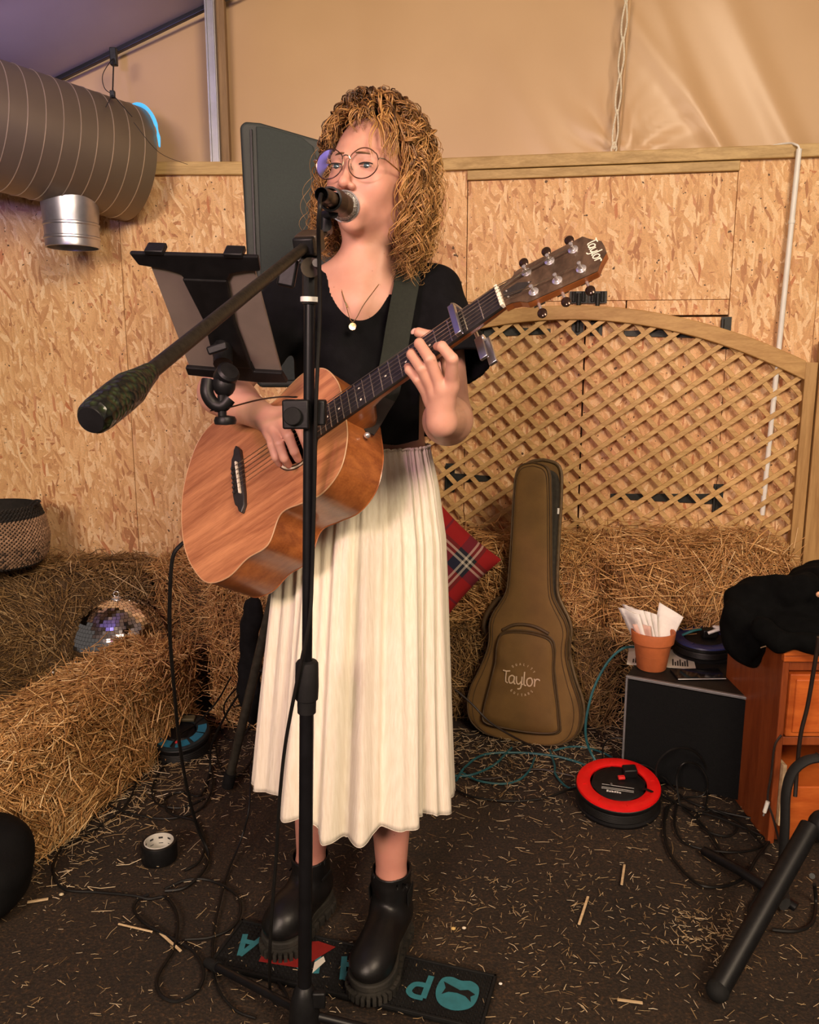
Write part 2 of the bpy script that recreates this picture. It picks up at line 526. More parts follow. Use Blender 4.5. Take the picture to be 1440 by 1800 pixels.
# rails along the top of the partition
def railbar(name, a, b, h0, h1, d, m='pine'):
    n = RN if a[1] != b[1] else LN
    return MB().hexa([a - n * d + V(0, 0, h0), b - n * d + V(0, 0, h0), b - n * d + V(0, 0, h1), a - n * d + V(0, 0, h1),
                      a + n * .05 + V(0, 0, h0), b + n * .05 + V(0, 0, h0), b + n * .05 + V(0, 0, h1), a + n * .05 + V(0, 0, h1)]).build(name, M[m], None, smooth=False, bevel=.003)


def floorpt(s): return rpt(s, 0)


tag(railbar('trim_1', V(-2.5, 3.337, 0), V(WB, 3.337, 0), TOPZ - .045, TOPZ + .002, .02), 'planed timber rail along the left partition top', 'trim', kind='structure')
tag(railbar('trim_2', floorpt(0), floorpt(2.3), TOPZ - .042, TOPZ + .002, .022), 'planed timber rail along the right partition top', 'trim', kind='structure')
tag(railbar('trim_3', floorpt(s1), floorpt(s2), zt, TOPZ - .045, .02), 'shorter timber batten above the hatch', 'trim', kind='structure')

# tent gable canvas with gathered folds low on the right
k = NT('tent_canvas'); tc = k.n('TexCoord')
a = k.n('TexNoise', i_Scale=1.3, i_Detail=3.0); k.l(tc.outputs['Object'], a.inputs[0])
k.l(k.ramp(a.outputs[0], [(.3, (.50, .32, .165)), (.7, (.60, .40, .22))]), k.b.inputs['Base Color'])
k.b.inputs['Roughness'].default_value = .37; k.b.inputs['Specular IOR Level'].default_value = .5
f2 = k.n('TexNoise', i_Scale=500.0, i_Detail=2.0); k.l(tc.outputs['Object'], f2.inputs[0]); k.bump(f2.outputs[0], .12, .001)
M['canvas'] = k.m
CY = 3.45
nx, nz = 260, 150
X = np.linspace(-2.8, 2.4, nx); Z = np.linspace(1.85, 4.6, nz)
gx, gz = np.meshgrid(X, Z, indexing='ij')
gy = CY - .10 * np.clip(gx + .2, 0, 9) * .8
gy += .012 * np.sin(gx * 2.1 + gz * .8) + .006 * np.sin(gx * 5 - gz * 2.6)
cpt = P(1105, 275, 3.3)
dx, dz = gx - cpt[0], gz - cpt[2]
rr = np.sqrt(dx ** 2 + dz ** 2) + .02; an = np.arctan2(dz, dx)
fold = np.exp(-(rr / .20) ** 2) * np.clip(rr / .06, 0, 1)
gy += fold * (.013 * np.sin(an * 9 + 2.2 * np.sin(an * 3)) + .006 * np.sin(an * 21 + rr * 34)) - .02 * np.exp(-(rr / .22) ** 2)
for (ax0, ax1, w, amp) in [(.55, 1.25, .035, .020), (.75, 1.22, .028, .014), (.10, .62, .06, .008), (1.0, 1.5, .04, .016)]:
    t = (gz - 2.0) / .9; cx = ax1 + (ax0 - ax1) * t
    gy += -amp * np.exp(-((gx - cx) / (w * (1 + t))) ** 2) * np.exp(-np.clip(t, 0, 9) * 1.1)
cw = MB().grid(np.stack([gx, gy, gz], -1)[::-1]).build('wall_canvas', M['canvas'], angle=180)
tag(cw, 'tan tent canvas gable above the partition', 'wall', kind='structure')

# roof: canvas sloping up from the left eave, dark keder beam along the gable
EA, EB = P(85, 140, 3.36), P(368, 2, 3.36)
sl_ = (EB - EA) / (EB[0] - EA[0]); R0 = EA + sl_ * (-2.9 - EA[0]); R1 = EA + sl_ * (1.9 - EA[0]); R2 = R1 + V(3, 0, -sl_[2] * 3)
k = NT('roof_canvas'); tc = k.n('TexCoord')
a = k.n('TexNoise', i_Scale=2.0, i_Detail=4.0); k.l(tc.outputs['Object'], a.inputs[0])
k.l(k.ramp(a.outputs[0], [(.3, (.40, .34, .36)), (.7, (.52, .46, .47))]), k.b.inputs['Base Color']); k.b.inputs['Roughness'].default_value = .32
M['roof'] = k.m
gu, gv = np.meshgrid(np.linspace(0, 1, 90), np.linspace(-2.4, 3.42, 90), indexing='ij')
top = np.where(gu[..., None] < .62, R0 + (R1 - R0) * (gu / .62)[..., None], R1 + (R2 - R1) * ((gu - .62) / .38)[..., None])
top[..., 1] = gv; bow = .02 * np.sin(gv * 2.6 + gu * 4) + .015 * np.sin(gu * 60) * np.exp(-((gv - 2.6) / .5) ** 2)
q0 = P(60, 40, 2.7)
top[..., 2] += .006 + (bow + .03 * np.abs(np.sin((gv - 1.7 * (top[..., 0] + 1.4)) * 3.0))) * np.clip((3.38 - gv) / .5, 0, 1)
ce = MB().grid(top).build('ceiling', M['roof'], angle=180)
tag(ce, 'sloping tent roof canvas tinted by blue stage light', 'ceiling', kind='structure')
bd = unit(R1 - R0)
bm = MB().box((R0 + R1) / 2 + V(0, 0.03, .0), (np.linalg.norm(R1 - R0) / 2, .012, .010), np.stack([bd, V(0, 1, 0), np.cross(bd, V(0, 1, 0))], 1)).build('trim_4', M['black_metal'], None, smooth=False, bevel=.003)
tag(bm, 'dark beam where the roof meets the gable canvas', 'trim', kind='structure')

# aluminium upright against the canvas, with its brown wooden batten
u0, u1 = P(374, 290, 3.34), P(370, -60, 3.34)
t = thing('tent_upright', 'silver aluminium tent upright against the canvas', 'post', (u0[0], 3.35, TOPZ))
MB().box(((u0[0] + u1[0]) / 2, 3.36, TOPZ + .55), (.019, .022, .55)).build('profile', M['alu'], t, smooth=False, bevel=.003)
MB().box(((u0[0] + u1[0]) / 2 - .013, 3.334, TOPZ + .55), (.003, .005, .55)).build('profile_lip', M['alu'], t, smooth=False)
MB().box(((u0[0] + u1[0]) / 2 + .013, 3.334, TOPZ + .55), (.003, .005, .55)).build('profile_lip', M['alu'], t, smooth=False)
MB().box((u0[0] + .042, 3.385, TOPZ + .55), (.019, .02, .55)).build('batten', wood_mat('brown_batten', (.20, .11, .04), (.32, .19, .08), (16, 16, 1)), t, smooth=False, bevel=.002)

# rope lacing of the canvas seam
M['rope'] = mat('lacing_rope', (.72, .66, .52), .7, 0, .2, 200, .2, 400)
l0, l1 = P(1079, 268, 3.30), P(1101, 0, 3.26)
t = thing('canvas_lacing', 'pale rope loops lacing the canvas seam above the hatch', 'rope', l0)
MB().tube([P(1086, 272, 3.33), P(1108, -5, 3.29)], .006, 8).build('seam_cord', M['canvas'], t)
for i, (ya, yb) in enumerate([(-60, 6), (2, 72), (66, 134), (130, 200), (194, 262), (250, 272)]):
    f = lambda y: P(1079 + (268 - y) * .082, y, 3.285)
    A, B = f(yb), f(ya); m_ = (A + B) / 2; sd = unit(np.cross(B - A, V(0, 1, 0)))
    lp = [A, A * .8 + B * .2 + sd * .008, m_ + sd * .0095, B * .92 + A * .08 + sd * .003, B, B * .92 + A * .08 - sd * .003, m_ - sd * .0095, A * .8 + B * .2 - sd * .006]
    MB().tube(smooth_path(lp, 4, True), .0034, 6, closed=True).build('rope_loop', M['rope'], t)

# white conduit with a cable bending over the rail
t = thing('white_conduit', 'thin white conduit pipe running down the partition on the right', 'pipe', WR(1345, 900, .03))
MB().tube([WR(1405, 262, .035), WR(1372, 585, .035), WR(1340, 905, .035)], .0095, 12).build('pipe', M['white'], t)
for y in (390, 700):
    c = WR(1405 - (y - 262) * .1016, y, .035)
    MB().tube([c - V(0, 0, .006), c + V(0, 0, .006)], .0115, 12).build('pipe_clip', M['white'], t)
cb = MB().tube(smooth_path([WR(1404, 300, .035), WR(1405, 262, .035), WR(1398, 254, .03), WR(1385, 252, 0), WR(1360, 256, -.03), WR(1330, 264, -.05)], 6), .004, 8)
tag(cb.build('white_cable', M['white']), 'white cable bending over the rail into the conduit pipe', 'cable')
# ------------------------------------------------------------------ arched trellis standing off the partition
TO = .042
ap = np.array([(960, 538), (1100, 543), (1200, 560), (1300, 585), (1425, 640)], float)
apw = np.array([WR(x, y, TO) for x, y in ap]); ass = np.array([rdist(p + RN * TO) for p in apw]); azz = apw[:, 2]
k2, k1, k0 = np.polyfit(ass, azz, 2); SA = -k1 / (2 * k2)
SRT = rdist(WR(1434, 660, TO) + RN * TO); SLF = 2 * SA - SRT
def archz(s): return k2 * s * s + k1 * s + k0
FW_ = .052
tr = thing('garden_trellis', 'arched wooden garden trellis standing in front of the partition', 'trellis', rpt(SA, .0, TO))
ss = np.linspace(SLF + .005, SRT - .042, 40)
up = np.array([rpt(s, archz(s), TO + .018) for s in ss]); lo = np.array([rpt(s, archz(s) - FW_ * (1 + .35 * ((s - SA) / (SRT - SA)) ** 2), TO + .018) for s in ss])
ub = up + RN * .04; lb = lo + RN * .04
MB().grid(np.stack([lo, up, ub, lb], 1), closed_v=True).build('arch_rail', M['trellis_arch'], tr, bevel=.003)
for s0 in (SRT - .042, SLF):
    MB().hexa(np.r_[rectR(s0, s0 + .042, 0.0, archz(s0 + .02) + .004, TO + .02), rectR(s0, s0 + .042, 0.0, archz(s0 + .02) + .004, TO - .025)]).build('side_post', M['post'], tr, smooth=False, bevel=.002)
ZB = .55
def inside(s, z): return SLF + .03 < s < SRT - .035 and ZB < z < archz(s) - .035
def lath(s_at0, ang, off, m):
    d = V(math.cos(ang), math.sin(ang)); ts = np.linspace(-3, 3, 1500)
    ok = [t for t in ts if inside(s_at0 + d[0] * t, 1.1 + d[1] * t)]
    if len(ok) < 12: return
    a, b = s_at0 + d[0] * ok[0], 1.1 + d[1] * ok[0]; c, e = s_at0 + d[0] * ok[-1], 1.1 + d[1] * ok[-1]
    A, B = rpt(a, b, off), rpt(c, e, off); ax = unit(B - A); R = np.stack([ax, np.cross(-RN, ax), -RN], 1)
    MB().box((A + B) / 2, (np.linalg.norm(B - A) / 2, .0088, .0034), R).build('lath', M['lath'], tr, smooth=False, bevel=.0008, seg=1)
for i in range(-24, 40):
    lath(SA + i * .065 / math.sin(math.radians(36)), math.radians(36), TO + .004, 'lath')
for i in range(-24, 40):
    lath(SA + .02 + i * .065 / math.sin(math.radians(47)), -math.radians(47), TO - .004, 'lath')
t = MB().hexa(np.r_[rectR(SRT + .004, SRT + .075, 0, archz(SRT) + .09, TO + .03), rectR(SRT + .004, SRT + .075, 0, archz(SRT) + .09, TO - .02)]).build('timber_post', M['post'], None, smooth=False, bevel=.002)
tag(t, 'timber post beside the right edge of the trellis', 'post')

# ------------------------------------------------------------------ ventilation duct, upper left
M['duct'] = mat('galvanised_duct', (.20, .155, .095), .42, .5, .10, 4, .05, 30)
M['duct_seam'] = mat('duct_seam', (.62, .52, .36), .35, .7, .1, 10)
M['spigot'] = mat('galvanised_spigot', (.50, .50, .52), .36, .9, .18, 14, .15, 25)
D0 = C0 + ray(0, 224) * 2.75; D1 = C0 + ray(236, 291) * 3.10
dd = D1 - D0; dd[2] = 0; dd = unit(dd); DR = .205
dax = unit(D1 - D0); A0 = D0 - dax * 1.0; A1 = D1 - dax * .02
dt = thing('ventilation_duct', 'large round galvanised ventilation duct hanging under the tent roof', 'duct', A1 - V(0, 0, DR))
Fd = frame(dax); LEN = np.linalg.norm(A1 - A0)
MB().lathe([(DR - .004, 0), (DR, .001), (DR, LEN), (DR - .012, LEN + .004), (DR - .05, LEN + .006), (.001, LEN + .006)], 64, A0, Fd).build('duct_pipe', M['duct'], dt)
pitch = .058; nturn = int(LEN / pitch)
for i in range(nturn):
    th = np.linspace(0, 2 * math.pi, 49)
    pts = A0 + (np.stack([(DR + .0006) * np.cos(th), (DR + .0006) * np.sin(th), LEN - .03 - i * pitch - pitch * .6 * th / (2 * math.pi)], 1)) @ Fd.T
    if i * pitch < 1.25: MB().tube(pts, .0017, 5).build('spiral_seam', M['duct_seam'], dt)
gl = mat('blue_light_tape', (.05, .35, .65), .4, 0, .05, 20, emit=(.10, .55, 1.0, 1.0))
th = np.linspace(math.radians(-12), math.radians(62), 16)
def drim(a, r, l): return A0 + Fd @ V(r * math.cos(a), r * math.sin(a), l)
e1 = unit(np.cross(dax, V(0, 0, 1))); e2 = np.cross(e1, dax); 
tp = np.array([A1 + dax * .006 + (e2 * math.sin(a) + e1 * math.cos(a)) * (DR + .006) for a in np.radians(np.linspace(8, 92, 18))])
lt = MB().tube(tp, np.interp(np.linspace(0, 1, 18), [0, .12, .2, .3, .8, 1], [.006, .012, .004, .014, .010, .006]), 8, flat=.5).build('light_strip', gl)
tag(lt, 'glowing blue strip wrapped round the end rim of the duct', 'light strip')
sp = D0 + (D1 - D0) * .46; zb = P(112, 436, sp[1])[2]; ztop = sp[2] - DR + .03
t = thing('duct_spigot', 'bright ribbed metal outlet spigot below the duct', 'duct outlet', (sp[0], sp[1], zb))
r = .094
MB().lathe([(r * 1.06, ztop), (r * 1.04, ztop - .05), (r, ztop - .09), (r, zb + .085), (r + .003, zb + .082), (r + .003, zb + .076), (r, zb + .073), (r, zb + .038), (r + .003, zb + .035), (r + .003, zb + .029), (r, zb + .026), (r, zb + .006), (r + .002, zb), (r - .006, zb), (r - .006, zb + .1), (r - .004, ztop)], 48, (sp[0], sp[1], 0)).build('collar', M['spigot'], t)
# hanging clamp and wires
h0 = P(200, 100, 3.25); h1 = P(198, 166, 3.05)
t = thing('duct_hanger', 'thin wire hanger holding the duct to the roof beam', 'hanger', h1)
MB().box(h0 + V(0, 0, .0), (.012, .012, .03)).build('beam_clamp', M['dark_iron'], t, bevel=.003)
MB().tube([h0, h1], .0025, 6).build('wire', M['dark_iron'], t)
MB().box(h1, (.008, .008, .012)).build('wire_lock', M['dark_iron'], t, bevel=.002)
MB().tube(smooth_path([h0, P(181, 130, 3.15), P(184, 155, 3.1), h1], 6), .0015, 5).build('wire', M['dark_iron'], t)
for q in ((232, 205), (186, 188)):
    MB().tube([h1, P(q[0], q[1], 2.92)], .0015, 5).build('wire', M['dark_iron'], t)
MB().tube(smooth_path([P(235, 215, 2.9), P(280, 268, 2.98), P(330, 289, 3.3)], 6), .001, 5).build('wire', M['dark_iron'], t)

# ------------------------------------------------------------------ straw bales
def bale(label, c, half, yaw, n, faces, m='straw_gold', core='bale_core', seed=0, wid=.0045, lean=0.0, fuzz=1.0, group='straw bales round the stage'):
    rng = np.random.default_rng(seed)
    cy, sy = math.cos(yaw), math.sin(yaw); R = np.array([[cy, -sy, 0], [sy, cy, 0], [0, 0, 1]])
    hx, hy, hz = half; c = np.asarray(c, float)
    t = thing('straw_bale', label, 'straw bale', c - V(0, 0, hz), group)
    # packed core: a lumpy rounded block
    g = MB(); nn = 12
    ball = []
    for axis in range(3):
        for sg in (-1, 1):
            u, v = np.meshgrid(np.linspace(-1, 1, nn), np.linspace(-1, 1, nn), indexing='ij')
            q = np.empty((nn, nn, 3)); q[..., axis] = sg; q[..., (axis + 1) % 3] = u * (1 if sg > 0 else -1); q[..., (axis + 2) % 3] = v
            p = q * half
            e = np.clip(np.abs(q) - .82, 0, 1) / .18
            cnt = (e > 0).sum(-1, keepdims=True)
            p = p - np.sign(q) * np.where(cnt >= 2, e * .03, 0)
            p = p * (1 - .02 * np.sin(p[..., [1]] * 31 + p[..., [0]] * 23 + p[..., [2]] * 27 + seed)) * .975
            g.grid(c + p @ R.T)
    g.build('packed_core', M[core], t, angle=180)
    # loose straw over the faces in view
    dirs_n = {'f': (V(0, -1, 0), 0, 2, hx, hz, hy), 'b': (V(0, 1, 0), 0, 2, hx, hz, hy), 't': (V(0, 0, 1), 0, 1, hx, hy, hz), 'l': (V(-1, 0, 0), 1, 2, hy, hz, hx), 'r': (V(1, 0, 0), 1, 2, hy, hz, hx)}
    area = {q: dirs_n[q][3] * dirs_n[q][4] for q in faces}; tot = sum(area.values())
    vs, fs, tn, off = [], [], [], 0
    for q in faces:
        nrm, i, j, a, b, h = dirs_n[q]; m_ = int(n * area[q] / tot)
        pos = np.zeros((m_, 3)); u = rng.uniform(-1.02, 1.02, m_); w = rng.uniform(-1.02, 1.02, m_)
        pos[:, i] = u * a; pos[:, j] = w * b
        ed = np.maximum(np.clip(np.abs(u) - .85, 0, 1), np.clip(np.abs(w) - .85, 0, 1)) / .15
        pos += nrm * (h - .006 + rng.gamma(1.6, .007, m_) * fuzz - ed * .02)[:, None]
        d = rng.normal(0, 1, (m_, 3)); d += nrm * (-(d @ nrm) * .72)[:, None]
        flow = np.zeros((m_, 3)); flow[:, i] = 1.1 * np.sin(pos[:, i] * 9 + seed) + .6; flow[:, j] = .9 * np.cos(pos[:, j] * 8 + pos[:, i] * 5 + seed)
        d += flow * .9
        ln = rng.gamma(3.2, .016 if fuzz < 1.4 else .022, m_) + .02
        v, f = straws(c + pos @ R.T, d @ R.T, ln, wid * rng.uniform(.55, 1.35, m_), rng, .25)
        vs.append(v); fs.append(f + off); off += len(v)
        tn.append(np.clip(rng.beta(2.0, 2.4, m_) + .15 * (np.sin(pos[:, i] * 11 + pos[:, j] * 9) * .5), 0, 1))
    so = straw_obj('loose_straw', np.concatenate(vs), np.concatenate(fs), np.concatenate(tn), M[m], t)
    return t


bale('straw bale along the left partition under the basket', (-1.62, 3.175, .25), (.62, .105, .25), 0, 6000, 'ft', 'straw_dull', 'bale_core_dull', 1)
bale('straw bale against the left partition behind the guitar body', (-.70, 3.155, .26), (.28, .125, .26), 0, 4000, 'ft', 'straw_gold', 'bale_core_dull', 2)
ba, bb = G(20, 1462), G(265, 1325); by = math.atan2(bb[1] - ba[1], bb[0] - ba[0]); bn = V(-math.sin(by), math.cos(by), 0)
bc = (ba + bb) / 2 + bn * .175 - V(math.cos(by), math.sin(by), 0) * .10
bale('big golden straw bale set slantwise in the left foreground', (-.99, 2.36, .16), (.40, .125, .16), 1.30, 11000, 'ftlr', 'straw_gold', 'bale_core', 3, .005)
bale('straw bale behind the singer with its front face lit', (-.385, 2.875, .26), (.30, .14, .26), 0, 6000, 'ftl', 'straw_gold', 'bale_core', 5)
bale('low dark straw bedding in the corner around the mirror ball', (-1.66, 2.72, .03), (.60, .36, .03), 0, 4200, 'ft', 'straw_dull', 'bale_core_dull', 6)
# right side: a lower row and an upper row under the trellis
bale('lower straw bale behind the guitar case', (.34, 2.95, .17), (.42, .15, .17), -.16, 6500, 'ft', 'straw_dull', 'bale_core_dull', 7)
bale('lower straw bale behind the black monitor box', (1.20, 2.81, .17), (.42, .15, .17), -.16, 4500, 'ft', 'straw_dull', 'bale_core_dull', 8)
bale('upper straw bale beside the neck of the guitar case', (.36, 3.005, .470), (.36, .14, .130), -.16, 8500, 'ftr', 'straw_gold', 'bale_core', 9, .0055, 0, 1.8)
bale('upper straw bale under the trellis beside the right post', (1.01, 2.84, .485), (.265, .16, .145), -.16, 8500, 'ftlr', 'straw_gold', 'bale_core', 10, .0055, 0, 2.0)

# straw litter on the floor
rng = np.random.default_rng(77)
def litter(n, fn, lmin, lmax, w):
    pts = fn(n); n = len(pts)
    a = rng.uniform(0, 6.283, n); d = np.stack([np.cos(a), np.sin(a), rng.normal(0, .10, n)], 1)
    ln = lmin + (lmax - lmin) * rng.beta(1.2, 4, n)
    return straws(np.c_[pts, np.full(n, .004) + rng.uniform(0, .006, n)], d, ln, w * rng.uniform(.5, 1.3, n), rng, .2), n
def uni(n): return np.c_[rng.uniform(-1.6, 1.6, n), rng.uniform(1.15, 2.7, n)]
def near_l(n):
    t = rng.uniform(-.3, 1.15, n); o = rng.gamma(1.3, .09, n)
    return (ba[:2] + (bb - ba)[:2] * t[:, None]) - bn[:2] * o[:, None]
def near_r(n): return np.c_[rng.uniform(-.1, 1.3, n), 2.72 - rng.gamma(1.4, .13, n)]
def blob(cx, cy, s): return lambda n: rng.normal(0, s, (n, 2)) + [cx, cy]
parts = [litter(5200, uni, .004, .034, .0016), litter(260, uni, .02, .06, .002), litter(900, near_l, .015, .10, .003), litter(1700, near_r, .01, .08, .0026)]
for px, py, s, m_ in [(1245, 1640, .06, 220), (1030, 1720, .08, 90), (820, 1590, .12, 170), (130, 1480, .12, 200), (1060, 1600, .14, 120), (900, 1380, .1, 260), (420, 1330, .12, 200)]:
    g = G(px, py); parts.append(litter(m_, blob(g[0], g[1], s), .006, .045, .0018))
v_, f_, o_ = [], [], 0
for (v, f), n_ in parts:
    v_.append(v); f_.append(f + o_); o_ += len(v)
v_ = np.concatenate(v_); lit = straw_obj('straw_litter', v_, np.concatenate(f_), rng.beta(2.2, 2.0, len(v_) // 9), straw_mat('pale_litter', [(.16, .09, .035), (.30, .19, .08), (.48, .34, .17), (.70, .55, .34), (.88, .76, .56)]), None)
tag(lit, 'bits of straw scattered over the earth floor', 'straw', kind='stuff')
M['chip'] = wood_mat('wood_chip', (.55, .38, .20), (.80, .62, .38), (1.5, 20, 20))
for px, py, qx, qy, w, lab in [(48, 1586, 85, 1580, .0075, 'short flat wood stick beside the black bag'), (208, 1624, 268, 1638, .004, 'long pale straw stalk in front of the cable coil'), (282, 1640, 318, 1672, .006, 'flat pale wood sliver beside the looping cable'), (1018, 1625, 1034, 1576, .006, 'flat stalk lying behind the right boot on bare floor'), (1085, 1757, 1130, 1763, .006, 'yellowish leaf blade near the bottom edge of the floor'), (1093, 1555, 1098, 1520, .006, 'brown stalk standing out below the red reel')]:
    A, B = G(px, py, .006), G(qx, qy, .006); ax = unit(B - A)
    tag(MB().box((A + B) / 2, (np.linalg.norm(B - A) / 2, w * .5, .0015), np.stack([ax, np.cross(V(0, 0, 1), ax), V(0, 0, 1)], 1)).build('wood_sliver', M['chip'], None, smooth=False, bevel=.0008), lab, 'stick', 'larger stalks and slivers on the floor')

# ------------------------------------------------------------------ woven basket on the left bale
bk = P(2, 968, 3.02); bcx, bcy, bz = bk[0] - .015, 3.02, .535
k = NT('woven_seagrass'); at = k.n('Attribute', attribute_name='tone')
k.l(k.ramp(at.outputs['Fac'], [(0, (.008, .007, .006)), (.45, (.02, .014, .010)), (.55, (.20, .12, .07)), (1, (.40, .25, .15))]), k.b.inputs['Base Color']); k.b.inputs['Roughness'].default_value = .8
nth, nz = 72, 30
prof = np.interp(np.linspace(0, 1, nz), [0, .15, .45, .75, 1], [.155, .178, .188, .178, .158])
BH = .225; vs, fs, tones = MB(), [], []
for i in range(nz):
    for j in range(nth):
        a0 = (j + (.5 if i % 2 else 0)) * 2 * math.pi / nth
        if math.sin(a0) > .35: continue
        c_ = V(bcx + prof[i] * math.cos(a0), bcy + prof[i] * math.sin(a0), bz + BH * (i + .5) / nz)
        tng = V(-math.sin(a0), math.cos(a0), 0); tt = tng * .0055 + V(0, 0, .0045) * (1 if i % 2 else -1)
        vs.tube([c_ - tt, c_, c_ + tt], [.002, .0052, .002], 5)
        dark = i >= nz - 6 or i < 1
        tones += [random.Random(i * 99 + j).uniform(0, .4) if dark else (random.Random(i * 31 + j).uniform(.6, 1) if i > 9 else random.Random(i * 31 + j).uniform(.45, .75))] * 15
t = thing('woven_basket', 'round woven seagrass basket with dark rim on the left bale', 'basket', (bcx, bcy, bz))
w = vs.build('weave', k.m, t); w['kind'] = 'stuff'
at = w.data.attributes.new('tone', 'FLOAT', 'POINT'); at.data.foreach_set('value', np.array(tones, np.float32))
M['basket_in'] = mat('dark_weave_lining', (.012, .009, .007), .85, 0, .4, 80)
MB().lathe([(.001, 0), (.15, .001)] + [(prof[i] - .004, BH * (i + .5) / nz) for i in range(nz)] + [(.150, BH * .98), (.165, BH * .4), (.14, .012), (.001, .012)], 48, (bcx, bcy, bz)).build('lining', M['basket_in'], t)
for a0 in (-.25,):
    e = V(bcx + .158 * math.cos(a0), bcy + .158 * math.sin(a0), bz + BH); o = V(math.cos(a0), math.sin(a0), 0)
    MB().tube(smooth_path([e + o * .005 - V(0, 0, .03), e + o * .02 + V(0, 0, .004), e + o * .05 + V(0, 0, .02), e + o * .028 + V(0, 0, .022), e + o * .0 + V(0, 0, .0)], 6), .004, 6).build('handle', M['basket_in'], t)

# ------------------------------------------------------------------ mirror ball
mc = P(210, 1131, 2.93); mr = .176
M['mirror'] = mat('mirror_tiles', (.80, .80, .84), .06, 1.0, .05, 3)
t = thing('mirror_ball', 'silver mirror ball half hidden behind the slanted bale', 'mirror ball', mc - V(0, 0, mr))
MB().ball(mc, mr * .985, 40).build('core', M['black_plastic'], t)
g = MB(); r_ = random.Random(5)
rows = 40
for i in range(1, rows):
    th = math.pi * i / rows; cnt = int(2 * rows * math.sin(th))
    for j in range(cnt):
        ph = 2 * math.pi * (j + .3 * (i % 2)) / cnt
        n = V(math.sin(th) * math.cos(ph), math.sin(th) * math.sin(ph), math.cos(th))
        if n[1] > .5: continue
        e1_ = V(-math.sin(ph), math.cos(ph), 0); e2_ = np.cross(n, e1_)
        n2 = unit(n + e1_ * r_.gauss(0, .02) + e2_ * r_.gauss(0, .02)); e1_ = unit(e1_ - n2 * (e1_ @ n2)); e2_ = np.cross(n2, e1_)
        h = mr * math.pi / rows / 2 * .92; cc = mc + n * mr
        g.add([cc - e1_ * h - e2_ * h, cc + e1_ * h - e2_ * h, cc + e1_ * h + e2_ * h, cc - e1_ * h + e2_ * h, cc - n * .004 - e1_ * h - e2_ * h, cc - n * .004 + e1_ * h - e2_ * h, cc - n * .004 + e1_ * h + e2_ * h, cc - n * .004 - e1_ * h + e2_ * h],
              [(0, 1, 2, 3), (0, 4, 5, 1), (1, 5, 6, 2), (2, 6, 7, 3), (3, 7, 4, 0)])
mt = g.build('mirror_tile_facets', M['mirror'], t, smooth=False); mt['kind'] = 'stuff'
MB().lathe([(.018, mr - .004), (.018, mr + .004), (.006, mr + .007), (.001, mr + .007)], 16, mc).build('cap', M['chrome'], t)
a = np.linspace(0, 2 * math.pi, 20, endpoint=False)
MB().tube(mc + np.stack([.010 * np.cos(a), 0 * a, mr + .016 + .010 * np.sin(a)], 1), .0018, 6, closed=True).build('hanging_ring', M['chrome'], t)
